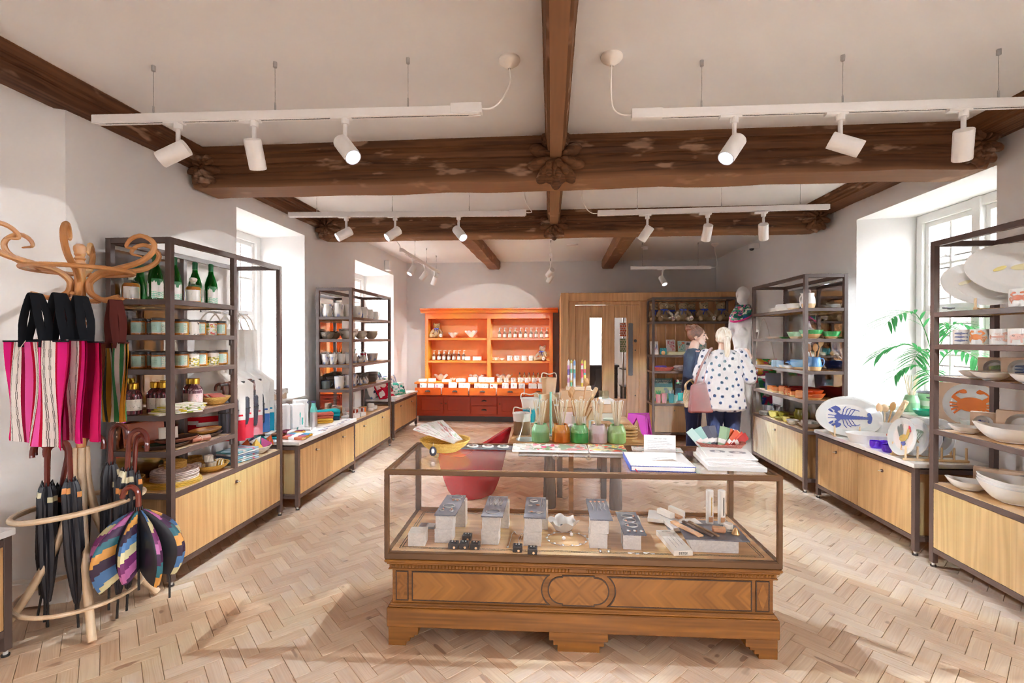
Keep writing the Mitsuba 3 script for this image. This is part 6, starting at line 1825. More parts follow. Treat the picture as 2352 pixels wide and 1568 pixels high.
# ================================================================== MIDDLE TABLE, TUB CHAIR, STOOL
k = thing('display_table', 'low dark-legged wooden table behind the showcase, loaded with vases and gifts', 'table')
TZ = 0.60
part(k, 'tabletop', join([B(-0.36, 0.86, 4.10, 5.60, TZ - 0.035, TZ, '#c9a98a', 0.004)]), 'mat_oak_rail')
part(k, 'apron_rail', B(-0.28, 0.78, 4.17, 4.20, TZ - 0.13, TZ - 0.035, '#4c443f', 0.003), SA)
part(k, 'apron_rail', B(-0.28, 0.78, 5.50, 5.53, TZ - 0.13, TZ - 0.035, '#4c443f', 0.003), SA)
for x in (-0.01, 0.57):
 for y in (4.27, 5.40):
  part(k, 'leg', LATHE([(0, 0), (0.055, 0), (0.058, 0.02), (0.05, 0.3), (0.045, TZ - 0.035), (0, TZ - 0.035)], 18, '#4a423d').mv(x, y), SA)
for x in (0.06, 0.47):
 part(k, 'inner_leg', B(x, x + 0.05, 4.52, 4.58, 0, TZ - 0.035, '#5b544f', 0.004), SA)
part(k, 'stretcher', B(0.11, 0.47, 4.53, 4.57, 0.20, 0.27, '#5b544f', 0.004), SA, label='cross bar between the inner legs')


def stickvase(c, c2, seed):
 rr = random.Random(seed)
 st = []
 for i in range(22):
  a, t = rr.uniform(0, 6.28), rr.uniform(0.25, 1) ** 0.7
  p0 = np.array([0.022 * t * cos(a), 0.022 * t * sin(a), 0.13])
  p1 = p0 + np.array([0.05 * t * cos(a), 0.05 * t * sin(a), 0.225 + rr.uniform(-0.008, 0.008)])
  st.append(CYL(p0, p1, 0.0026, n=5, c=rr.choice(['#f0e2c8', '#e9d6b4', '#f4ead6'])))
  st.append(SPH(*p1, 0.0042, sub=1, c='#f7f4ee'))
 v = LATHE([(0, 0), (0.074, 0), (0.078, 0.004), (0.078, 0.085), (0.072, 0.115), (0.060, 0.14), (0.056, 0.152), (0.051, 0.152), (0.055, 0.135), (0.07, 0.08), (0, 0.012)], 32, cols=[c2] * 3 + [c] * 7)
 return v.paint(lambda p: np.where((p[:, 2] < 0.08)[:, None], lin(c2), lin(c)) * (0.92 + 0.16 * meshkit.fbm(p * [30, 30, 60], 2, seed)[:, None])), join(st)


for i, (x, c, c2, lb) in enumerate([(-0.09, '#8fcf92', '#7cc27f', 'light green vase with long matches, leftmost of the row behind the showcase'), (0.09, '#e8873a', '#dc6f22', 'orange vase with long matches behind the showcase'), (0.25, '#7fcf82', '#3fae57', 'two-tone green vase with long matches in the middle of the row'),
       (0.41, '#e6cbd6', '#e3c0cd', 'pale pink vase with long matches behind the showcase'), (0.57, '#a6d98a', '#93cf78', 'yellow green vase with long matches, rightmost of the row')]):
 v, s = stickvase(c, c2, i + 3)
 k = thing('match_vase', lb, 'vase', 'vases with long matches')
 part(k, 'vase', v, GL, M=M4(x, 4.20, TZ + 0.001))
 part(k, 'matches', s, SA, M=M4(x, 4.20, TZ + 0.001), kind='stuff', label='long pale matches with white heads')
for i in range(10):
 put([('disc', LATHE([(0, 0), (0.06, 0), (0.062, 0.005), (0.06, 0.010), (0, 0.010)], 24, '#efeeec').paint(lambda p: np.where((np.sin(np.arctan2(p[:, 1], p[:, 0]) * 20) > 0.7)[:, None], lin('#8f9296'), lin('#efeeec'))), SA)], 'coaster', 0.17 + 0.004 * (i % 3), 4.40, TZ + 0.001 + 0.011 * i, 'round white coaster, ' + ORD[i] + ' from the bottom of the stack behind the orange vase', 'coaster', 'white coasters in a stack')
for i in range(4):
 put(box(0.17, 0.12, 0.033, '#cfa67c', b=0.003), 'kraft_box', 0.46 + 0.004 * (i % 2), 4.42, TZ + 0.001 + 0.0345 * i, 'flat kraft box, ' + ORD[i] + ' from the bottom of the stack behind the pink vase', 'box', 'flat kraft boxes behind the pink vase', 2 * i)
put([('bottle', LATHE([(0, 0), (0.026, 0), (0.028, 0.004), (0.028, 0.07), (0.012, 0.10), (0.011, 0.125), (0, 0.126)], 20, '#f2efea'), GL), ('stopper', LATHE([(0.010, 0.12), (0.011, 0.145), (0, 0.146)], 14, '#c9a678'), SA)], 'white_bottle', 0.505, 4.26, TZ + 0.001, 'small white bottle with cork between the pink and the right green vase', 'bottle')
for i in range(4):
 put([('mat', placemat(0.075, '#b58d58', '#dcbf92'), CL)], 'straw_mat', 0.71, 4.42, TZ + 0.001 + 0.028 * i, 'small round straw mat, ' + ORD[i] + ' from the bottom behind the rightmost vase', 'mat', 'straw mats behind the right vase', s=(1, 1, 3))
flask = lambda r, h, tint='mat_clear_glass': [('glass', LATHE([(0, 0.002), (r, 0.002), (r, 0.006), (r * 0.25, h * 0.8), (r * 0.28, h)], 28), tint), ('base', LATHE([(0, 0), (r * 0.98, 0), (r * 0.98, 0.005), (0, 0.005)], 24, '#cfd8d8'), GL)]
put(flask(0.10, 0.235), 'glass_flask', -0.21, 4.25, TZ + 0.001, 'large clear conical glass flask at the left front corner of the table', 'flask')
put(flask(0.065, 0.17) + [('candle', CYL((0, 0, 0.01), (0, 0, 0.40), 0.011, n=14, c='#8fd8c4'), SA)], 'glass_candlestick', 0.0, 4.48, TZ + 0.001, 'glass candlestick with a tall mint candle behind the first two vases', 'candlestick')
put(flask(0.065, 0.17) + [('candle', CYL((0, 0, 0.01), (0, 0, 0.36), 0.011, n=14, c='#a6e0cf'), SA)], 'glass_candlestick', -0.10, 4.62, TZ + 0.001, 'glass candlestick with a shorter mint candle behind the leftmost vase', 'candlestick')
put(box(0.35, 0.22, 0.19, '#c99a68', b=0.003), 'kraft_carton', 0.28, 5.05, TZ + 0.001, 'large kraft carton at the bottom of the pile carrying tall candles', 'box')
put(box(0.33, 0.20, 0.17, '#d0a272', b=0.003), 'kraft_carton', 0.27, 5.06, TZ + 0.193, 'kraft carton in the middle of the pile carrying tall candles', 'box', None, 3)
put(box(0.26, 0.16, 0.035, '#e3c9a8', b=0.003), 'kraft_carton', 0.29, 5.06, TZ + 0.364, 'flat pale carton at the top of the pile under the tall candles', 'box', None, -4)
cand = [('#efe6ea', ['#c98ac0', '#5a4a9c']), ('#e6efe6', ['#5fc29a', '#d9d06a']), ('#dfe9f0', ['#6a9ad0', '#4fb0a8']), ('#e8506a', ['#f0e6e0', '#e0c040']), ('#f0e070', ['#d0485a', '#3fa89a'])]
for i, (x, y) in enumerate([(0.185, 5.02), (0.215, 5.05), (0.245, 4.99), (0.325, 5.02), (0.355, 5.05)]):
 b, cs_ = cand[i]
 g = LATHE([(0, 0)] + [(0.0115, 0.02 * j) for j in range(14)] + [(0.004, 0.275), (0.0015, 0.276), (0.0015, 0.285), (0, 0.285)], 14, b)
 g = g.paint(lambda p: np.where((np.floor(p[:, 2] / 0.045 + i) % 3 == 1)[:, None], lin(cs_[0]), np.where((np.floor(p[:, 2] / 0.06 + 2 * i) % 4 == 2)[:, None], lin(cs_[1]), lin(b))))
 put([('candle', g, SA)], 'striped_candle', x, y, TZ + 0.40, ['tall candle striped in lilac and violet, leftmost on the carton pile', 'tall candle striped in green and yellow on the carton pile', 'tall candle striped in blue on the carton pile, standing lower in front', 'tall candle striped in red and white on the carton pile', 'tall candle striped in yellow, red and teal, rightmost on the carton pile'][i], 'candle')
k = thing('utensil_crock', 'pale crock holding wooden spoons and rolling pins behind the match vases', 'crock')
part(k, 'crock', cyl_cup(0.07, 0.16, '#efece8', n=26), GL, M=M4(0.27, 4.62, TZ + 0.001))


def spoon(p0, p1, kind, c='#c9935c'):
 p0, p1 = np.asarray(p0, float), np.asarray(p1, float)
 d = (p1 - p0) / np.linalg.norm(p1 - p0)
 if kind == 'pin':
  return TUBE([p0, p0 + (p1 - p0) * 0.3, p0 + (p1 - p0) * 0.34, p0 + (p1 - p0) * 0.97, p1], [0.010, 0.010, 0.021, 0.021, 0.012], 12, '#e0bd94')
 hd = SPH(0, 0, 0, 0.026, 0.008, 0.042, 2, c)
 if kind == 'ladle':
  hd = SPH(0, 0, 0, 0.034, 0.016, 0.036, 2, '#dcb78a')
 return join([TUBE([p0, p1], [0.006, 0.0065], 8, c), hd.look(d).mv(*(p1 + d * 0.03))])


UT = [((0, 0, 0.02), (0.065, 0.01, 0.44), 'spoon', 'flat wooden spatula rising highest from the utensil crock'), ((-0.03, 0.0, 0.02), (-0.075, 0.0, 0.33), 'spoon', 'brown wooden spoon leaning left in the utensil crock'), ((-0.02, 0.02, 0.02), (-0.06, 0.03, 0.35), 'spoon', 'second brown wooden spoon leaning left in the utensil crock'),
  ((0.0, -0.02, 0.02), (0.02, -0.03, 0.34), 'pin', 'pale rolling pin standing in the utensil crock'), ((-0.02, 0, 0.02), (0.17, 0.02, 0.42), 'pin', 'pale rolling pin leaning far right in the utensil crock'), ((0.01, 0.0, 0.02), (0.11, -0.02, 0.30), 'ladle', 'round wooden ladle leaning right in the utensil crock'), ((0.02, 0, 0.02), (0.15, -0.03, 0.27), 'spoon', 'small wooden spoon lowest on the right in the utensil crock')]
for p0, p1, kd, lb in UT:
 put([('wood', spoon(p0, p1, kd), SA)], 'rolling_pin' if kd == 'pin' else 'wooden_spoon', 0.27, 4.62, TZ + 0.012, lb, 'rolling pin' if kd == 'pin' else 'spoon')


def planter(r0, r1, h, ctop, cbot, share, seed):
 n = 9
 prof = [(r0 + (r1 - r0) * t, h * t) for t in lsp(0, 1, n)]
 g = LATHE([(0, 0)] + prof + [(r1 - 0.006, h)] + [(r0 * 0.9, 0.02), (0, 0.02)], 36, cbot)
 g = g.paint(lambda p: np.where((p[:, 2] > h * share)[:, None], lin(ctop), lin(cbot)))
 d = meshkit.fbm(g.v * 9 + seed, 2, seed) - 0.5
 g.v[:, :2] *= (1 + 0.14 * d)[:, None]
 hd = TUBE(SPL([(-r1, 0, h * 0.95), (-r1 * 0.8, 0, h + 0.05), (0, 0.02, h + 0.035), (r1 * 0.8, 0, h + 0.05), (r1, 0, h * 0.95)], 20), 0.006, 8, '#e6dccb')
 return [('sack', g, CL), ('rope', hd, CL)]


put(planter(0.05, 0.10, 0.25, '#f0eeea', '#1f9fc0', 0.58, 1), 'fabric_planter', -0.22, 5.05, TZ + 0.021, 'fabric planter bag with white top and turquoise bottom on the table', 'planter')
put(box(0.16, 0.16, 0.02, '#cfa67c'), 'kraft_tray', -0.22, 5.05, TZ + 0.0005, 'flat kraft tray under the turquoise planter bag', 'tray')
put(planter(0.075, 0.085, 0.20, '#eceae6', '#8a6a4c', 0.6, 2), 'fabric_planter', -0.27, 4.50, TZ + 0.001, 'paper planter bag with white rim and brown bottom at the left front of the table', 'planter')
put(planter(0.07, 0.085, 0.17, '#cda37a', '#cda37a', 0.5, 3), 'fabric_planter', -0.02, 5.25, TZ + 0.302, 'brown kraft planter bag with rope handle on the rear carton', 'planter')
put(box(0.30, 0.20, 0.30, '#cf9f6e', b=0.003), 'kraft_carton', -0.03, 5.25, TZ + 0.001, 'tall kraft carton at the back left of the table under a kraft planter bag', 'box')
for i, (x, y, h, lb) in enumerate([(-0.12, 4.86, 0.32, 'clear hourglass shaped glass carafe left of the carton pile'), (0.06, 4.88, 0.36, 'tall clear glass carafe with pinched waist in front of the carton pile')]):
 put([('glass', LATHE([(0, 0), (0.055, 0), (0.06, 0.01), (0.045, h * 0.4), (0.022, h * 0.62), (0.045, h * 0.92), (0.05, h)], 28), 'mat_clear_glass'), ('collar', LATHE([(0.024, h * 0.6), (0.026, h * 0.62), (0.024, h * 0.64)], 18, '#e9e7e4'), SA)], 'glass_carafe', x, y, TZ + 0.001, lb, 'carafe')
put(box(0.17, 0.10, 0.16, '#ecd3da', b=0.003), 'pink_box', 0.18, 4.80, TZ + 0.001, 'pale pink box between the orange and green match vases', 'box')
put([('glass', LATHE([(0, 0), (0.07, 0), (0.075, 0.01), (0.075, 0.13), (0.06, 0.15), (0.06, 0.16)], 28), 'mat_clear_glass'), ('fill', LATHE([(0, 0.006), (0.066, 0.008), (0.066, 0.11), (0, 0.112)], 24, '#cfe9df'), GL)], 'mint_jar', 0.58, 4.78, TZ + 0.001, 'wide glass jar with mint contents behind the rightmost match vase', 'jar')
put([('glass', LATHE([(0, 0), (0.05, 0), (0.055, 0.01), (0.055, 0.11), (0.045, 0.13), (0.045, 0.15)], 28), 'mat_clear_glass'), ('fill', LATHE([(0, 0.006), (0.048, 0.008), (0.048, 0.09), (0, 0.092)], 24, '#d9eee6'), GL)], 'mint_jar', 0.42, 4.74, TZ + 0.001, 'narrower glass jar with pale contents behind the pink match vase', 'jar')
for i, (w, h, c, lb) in enumerate([(0.20, 0.12, '#efece8', 'white carton lowest in the pile right of the candles'), (0.17, 0.09, '#cda37a', 'kraft carton in the middle of the pile right of the candles'), (0.15, 0.05, '#f0eeec', 'flat white carton near the top of the pile right of the candles')]):
 put(box(w, 0.15, h, c, b=0.003), 'carton', 0.57, 5.12, TZ + 0.001 + [0, 0.122, 0.214][i], lb, 'box', None, 5 * i)
put([('tub', cyl_cup(0.055, 0.085, '#f4f4f4', n=24), 'mat_clear_glass')], 'clear_tub', 0.56, 5.12, TZ + 0.268, 'clear plastic tub on top of the pile right of the candles', 'tub')

# red tub chair
def tub():
 n0 = math.radians(-8)

 def outer(off):
  def f(u, v):
   a = 2 * pi * u
   top = 0.42 + 0.23 * np.clip(np.cos(a - n0), 0, 1) ** 1.3
   z = 0.02 + v * (top - 0.02)
   t = z / 0.55
   r = 0.17 + 0.17 * np.clip(t, 0, 1.3) ** 0.55 - off + 0.03 * np.clip(t - 0.9, 0, 1)
   r = r * (1 + 0.06 * np.cos(2 * (a - n0)))
   return cst([r * np.cos(a), r * np.sin(a), z])
  return f
 o = GRID(outer(0.0), 64, 20, '#9c0d1e')
 i = GRID(outer(0.022), 64, 20, '#b8301c')
 top = GRID(lambda u, v: outer(0.0)(u, np.ones_like(u)) * (1 - v[:, None]) + outer(0.022)(u, np.ones_like(u)) * v[:, None] + cst([0 * u, 0 * u, 0.006 * np.sin(pi * v)]), 64, 3, '#8f0c1a')
 bot = LATHE([(0, 0.0), (0.165, 0.0), (0.172, 0.02)], 32, '#a80f1a')
 return [('shell', join([o, G(i.v, i.f[:, ::-1], i.c), top, bot]), SA), ('seat_pad', LATHE([(0, 0.26), (0.26, 0.26), (0.275, 0.28), (0.27, 0.32), (0.24, 0.335), (0, 0.34)], 32, '#c41f1c'), CL)]


put(tub(), 'tub_chair', -0.76, 4.56, 0.001, 'round red tub chair behind the left of the showcase', 'chair')
# magenta folded stool
mg = []
top3 = [np.array([0.17 * cos(a), 0.17 * sin(a), 0.46]) for a in np.radians([100, 220, 340])]
mg.append(HULL([t + d for t in top3 for d in (np.zeros(3), np.array([0, 0, -0.02]))], '#b81fa8'))
for q in range(3):
 a = math.radians([100, 220, 340][q])
 tip = np.array([0.27 * cos(a), 0.27 * sin(a), 0.0])
 for s in (1, 2):
  other = top3[(q + s) % 3]
  mid_ = top3[q] * 0.45 + other * 0.55
  cn = np.array([0.0, 0.0, 0])
  mg.append(HULL([top3[q], top3[q] - [0, 0, 0.02], mid_, mid_ - [0, 0, 0.02], tip, tip + [0.012 * cos(a + 1.5), 0.012 * sin(a + 1.5), 0.004], tip * 0.95 + [0, 0, 0.004], (top3[q] + mid_ + tip) / 3 * [0.92, 0.92, 1]], '#b81fa8'))
put([('seat', join(mg), SA)], 'folded_stool', 1.24, 7.0 - 0.28, 0.001, 'magenta folded plastic stool in front of the oak door', 'stool', None, -62)

# ================================================================== TEDDY SHELF
brB = bear('#7d684c', '#b09a78', '#1f3a9c', '#f0ece8', 5)
for i, (x, rz) in enumerate([(1.68, 6), (1.96, -4), (2.26, 4), (2.50, 14)]):
 brB.put('teddy_bear', M4(x, 7.32, 1.748, rz, 1.0), ['teddy bear with blue bow, first in the front row on the teddy shelf', 'teddy bear with blue bow, second in the front row on the teddy shelf', 'grey brown teddy bear with blue bow, third in the front row above the two women', 'grey brown teddy bear with blue bow, last in the front row beside the mannequin'][i], 'teddy bear', 'teddy bears in the front row')
for i, (x, rz) in enumerate([(1.57, 20), (1.83, -5), (2.12, 5)]):
 brB.put('teddy_bear', M4(x, 7.46, 1.748, rz, 0.97), ['grey brown teddy bear half hidden behind the steel post at the left end', 'grey brown teddy bear in the rear row between the first and second bears', 'grey brown teddy bear in the rear row between the second and third bears'][i], 'teddy bear', 'teddy bears in the rear row')
CD = [(1.55, 0.12, 0.20, '#f0eef0', ['#8a9ac9', '#c9a0b0'], 'tall white card box at the left end of the book shelf'), (1.68, 0.10, 0.10, '#2f9aa6', ['#8fe0d8', '#1d6a78'], 'teal card box on the book shelf'), (1.80, 0.13, 0.18, '#f0e6ea', ['#d0506a', '#e6b0b8'], 'white book with pink lettering on the book shelf'), (1.95, 0.11, 0.16, '#bfe3d6', ['#d9805a', '#6ab0a8'], 'mint card with coloured pencils print on the book shelf'),
  (2.08, 0.16, 0.20, '#f0f0f2', ['#55585c', '#8a8d92'], 'white card with grey zigzag print behind the dark haired woman'), (2.25, 0.13, 0.18, '#eef0f0', ['#6ac0b0'], 'pale card behind the two women')]
for i, (x, w, h, c, ink, lb) in enumerate(CD):
 put(box(w, 0.02, h, c, pattern(c, ink, 5, i + 3, 0.42, 0.08)), 'picture_card', x, 7.33 if i != 2 else 7.36, 1.258 + (0.0 if i not in (2, 3) else 0.046), lb, 'card', None, 0, 1, -10)
for i in range(4):
 put(box(0.30 - 0.01 * i, 0.14, 0.010, '#efe6a8' if i % 2 else '#e3e6c8'), 'yellow_book', 1.88, 7.32, 1.258 + 0.0112 * i, 'yellow book, ' + ORD[i] + ' from the bottom of the stack on the book shelf', 'book', 'yellow books lying flat')
put([('ball', SPH(0, 0, 0.03, 0.03, c='#e0b07a', sub=2), SA)], 'wooden_ball', 1.66, 7.24, 1.2575, 'small tan wooden ball in front of the teal card box', 'ball')
put([('basket', weave(coil([(0, 0.002), (0.11, 0), (0.16, 0.055), (0.155, 0.055), (0.105, 0.008), (0, 0.008)], 30, '#8f3a34', '#b5554a', 12), '#8f3a34', '#c46a5c'), CL)], 'red_basket', 1.67, 7.30, 1.022, 'shallow red woven basket on the lower shelf of the teddy unit', 'basket')
put([('pack', B(-0.08, 0.08, -0.05, 0.05, 0, 0.05, '#4a3aa0', 0.015), SA)], 'purple_pack', 1.64, 7.30, 1.045, 'purple packet in the red woven basket', 'packet', None, 12)
for i in range(6):
 put(box(0.26 - 0.012 * (i % 3), 0.18, 0.012, ['#efeef2', '#d9c9d0', '#f1f0f2', '#c9c6d6'][i % 4]), 'magazine', 1.98 + 0.01 * (i % 2), 7.33, 1.022 + 0.0132 * i, 'pale magazine, ' + ORD[i] + ' from the bottom of the stack by the red basket', 'magazine', 'magazines in a stack', 3 * i)


def gamebox(w, h, c, lines, seed):
 p = box(w, 0.05, h, c, lambda u, v: np.where((v < 0.62)[:, None], np.where((nz(u, v, 4, seed) > 0.52)[:, None], lin('#6f8f8a'), lin('#b9c98a') if seed == 1 else lin('#3a5a6a')), lin(c)))
 for i, s in enumerate(lines):
  t = TXT(s, 0.021, 0.0008, '#f0efe8', True, True)
  sc = min(1.0, (w - 0.02) / (t.v[:, 0].max() - t.v[:, 0].min()))
  p.append(('lettering', G(cst([t.v[:, 0] * sc, -0.026 - t.v[:, 2], h - 0.045 - 0.032 * i + t.v[:, 1]]), t.f, t.c), SA))
 return p


put(gamebox(0.30, 0.34, '#1d4a4c', ['BUILD A TERRIBLE', 'T-REX HEAD'], 1), 'game_box', 1.69, 7.44, 0.552, 'dark teal game box about a T-rex head on the base of the teddy unit', 'box', None, 0, 1, -4)
put(gamebox(0.30, 0.32, '#22262c', ['Create Your Own', 'Solar System'], 2), 'game_box', 2.03, 7.44, 0.552, 'black game box about the solar system on the base of the teddy unit', 'box', None, 0, 1, -4)


def cupstack(c, n, name, x, y, lb, cat='cup'):
 for i in range(n):
  put([('cup', cyl_cup(0.040, 0.10, c, None, 0.031), GL)], name, x, y, 0.552 + 0.014 * i, lb + ', ' + ORD[i] + ' from the bottom', cat, lb.split(' on ')[0] + ' stack' if n > 1 else None)


for c, n, x, y, lb in [('#e0707a', 3, 1.585, 7.22, 'coral pink tumbler on the base of the teddy unit'), ('#e88a98', 4, 1.665, 7.19, 'light pink tumbler on the base of the teddy unit'), ('#2a9aa8', 4, 1.765, 7.20, 'teal tumbler on the base of the teddy unit'), ('#7fd0c0', 2, 1.835, 7.23, 'mint tumbler on the base of the teddy unit')]:
 cupstack(c, n, 'tumbler', x, y, lb)
for x, y, z, cs_, lb in [(1.585, 7.22, 0.59, ['#2f9a4a', '#3fae5a'], 'bunch of green pencils in the coral tumblers'), (1.765, 7.20, 0.605, ['#f0f0f2', '#33363a', '#e6e6ea'], 'bunch of black and white straws in the teal tumblers')]:
 k = thing('stick_bunch', lb, 'sticks')
 for j, a in enumerate(lsp(0, 6.28, 10)[:-1]):
  part(k, 'stick', CYL((0.014 * cos(a), 0.014 * sin(a), 0.0), (0.032 * cos(a), 0.032 * sin(a), 0.105 + 0.008 * (j % 3)), 0.004, n=6, c=cs_[j % len(cs_)]), SA, M=M4(x, y, z + 0.02))
put([('pot', LATHE([(0, 0), (0.07, 0), (0.075, 0.005), (0.075, 0.10), (0.07, 0.105), (0, 0.112)], 26, '#2fb5b0'), GL), ('knob', TUBE(SPL([(-0.02, 0, 0.11), (-0.015, 0, 0.13), (0.015, 0, 0.13), (0.02, 0, 0.11)], 10), 0.005, 6, '#8a3a2a'), GL)], 'lidded_pot', 1.95, 7.26, 0.585, 'turquoise lidded pot on a white tray on the base of the teddy unit', 'pot')
put(box(0.22, 0.13, 0.03, '#efeff2', pattern('#efeff2', ['#9aa0b0'], 14, 3, 0.42)), 'lace_tray', 1.95, 7.25, 0.552, 'white patterned tray under the turquoise pot', 'tray')
k = thing('hanging_ornament', 'small hanging red and green ornament below the shelf of the teddy unit', 'ornament')
part(k, 'string', CYL((1.86, 7.20, 0.90), (1.86, 7.20, 0.995), 0.0012, n=5, c='#2a2a2a'), SA)
part(k, 'figure', join([SPH(1.86, 7.20, 0.87, 0.02, 0.012, 0.03, 2, '#efe6e2'), SPH(1.845, 7.195, 0.875, 0.012, 0.01, 0.012, 1, '#c8303a'), SPH(1.85, 7.19, 0.845, 0.014, 0.01, 0.012, 1, '#3a8a4a'), SPH(1.878, 7.195, 0.85, 0.012, 0.01, 0.012, 1, '#3a8a4a')]), SA)

# ================================================================== PEOPLE
def sp_(p, r, n=16):
 r = (r, r, r) if np.isscalar(r) else r
 return m3.Manifold.sphere(1.0, n).scale(list(r)).translate(list(p))


def hull2(a, b):
 return m3.Manifold.hull_points(np.vstack([a.to_mesh().vert_properties[:, :3], b.to_mesh().vert_properties[:, :3]]).astype(float))


def chain(pts):
 """pts: (point, radius or radii) along a limb"""
 m_ = None
 for (p, r), (q, s) in zip(pts[:-1], pts[1:]):
  h = hull2(sp_(p, r), sp_(q, s))
  m_ = h if m_ is None else m_ + h
 return m_


def finish(m_, edge, c, it=8, wr=0.0, seed=0):
 q = m_.refine_to_length(edge).to_mesh()
 t = trimesh.Trimesh(q.vert_properties[:, :3], q.tri_verts, process=True)
 trimesh.smoothing.filter_taubin(t, iterations=it)
 v = np.array(t.vertices)
 if wr:
  v = v + np.array(t.vertex_normals) * (wr * (meshkit.fbm(v * [13, 13, 8] + seed, 3, seed) - 0.5))[:, None]
 return G(v, t.faces, c)


def hand(w, d, nrm, side, curl=0.5):
 """palm and five bent fingers; w: wrist, d: direction, nrm: direction the palm faces, side: +1 / -1 where the thumb is"""
 d, nrm = np.asarray(d, float) / np.linalg.norm(d), np.asarray(nrm, float)
 nrm = nrm - d * (nrm @ d)
 nrm /= np.linalg.norm(nrm)
 l = np.cross(d, nrm) * side
 w = np.asarray(w, float)
 P = m3.Manifold.hull_points(np.vstack([sp_(w + d * a + l * b, r, 10).to_mesh().vert_properties[:, :3] for a, b, r in ((0.0, -0.012, 0.018), (0.0, 0.012, 0.018), (0.08, -0.030, 0.011), (0.085, 0.028, 0.011), (0.04, 0.033, 0.012))]).astype(float))
 for off, L in ((0.030, 0.068), (0.010, 0.078), (-0.011, 0.072), (-0.030, 0.055)):
  p, a = w + d * 0.082 + l * off, 0.0
  pts = [(p - d * 0.012, 0.0095)]
  for j, sh in enumerate((0.45, 0.32, 0.23)):
   a += curl * (0.5, 0.8, 0.6)[j]
   p = p + (d * cos(a) + nrm * sin(a)) * L * sh
   pts.append((p, 0.0092 - 0.0009 * j))
  P = P + chain(pts)
 p = w + d * 0.022 + l * 0.026
 pts = [(p, 0.013)]
 for dv, L in ((l * 0.75 + d * 0.6 + nrm * 0.2, 0.036), (l * 0.3 + d * 0.8 + nrm * 0.45, 0.030), (d * 0.8 + nrm * 0.5, 0.024)):
  p = p + dv / np.linalg.norm(dv) * L
  pts.append((p, 0.0105))
 return P + chain(pts)


def head(hc, s=1.0):
 """hc: centre; the face looks to -y"""
 x, y, z = hc
 h = sp_((x, y + 0.008, z + 0.02), (0.073 * s, 0.092 * s, 0.092 * s), 24)
 h = h + hull2(sp_((x, y - 0.02, z - 0.01), (0.062, 0.066, 0.06), 20), sp_((x, y - 0.052, z - 0.085), (0.026, 0.026, 0.022), 16))
 h = h + hull2(sp_((x, y - 0.088, z + 0.012), 0.007), sp_((x, y - 0.106, z - 0.028), (0.013, 0.011, 0.010)))
 for q in (-1, 1):
  h = h + sp_((x + q * 0.074, y + 0.012, z - 0.008), (0.010, 0.020, 0.030)) + sp_((x + q * 0.030, y - 0.062, z - 0.026), (0.022, 0.022, 0.02)) + hull2(sp_((x + q * 0.016, y - 0.084, z + 0.026), 0.007), sp_((x + q * 0.044, y - 0.070, z + 0.026), 0.007))
 h = h + hull2(sp_((x - 0.016, y - 0.083, z - 0.056), (0.012, 0.010, 0.007)), sp_((x + 0.016, y - 0.083, z - 0.056), (0.012, 0.010, 0.007)))
 return h


SK = '#e8b9a2'
# --- woman in the polka-dot blouse: built facing -y, turned to face the back of the shop
def nearest_distance(cen, fc):
 from scipy.spatial import cKDTree
 return cKDTree(np.array(cen)).query(fc)[0]


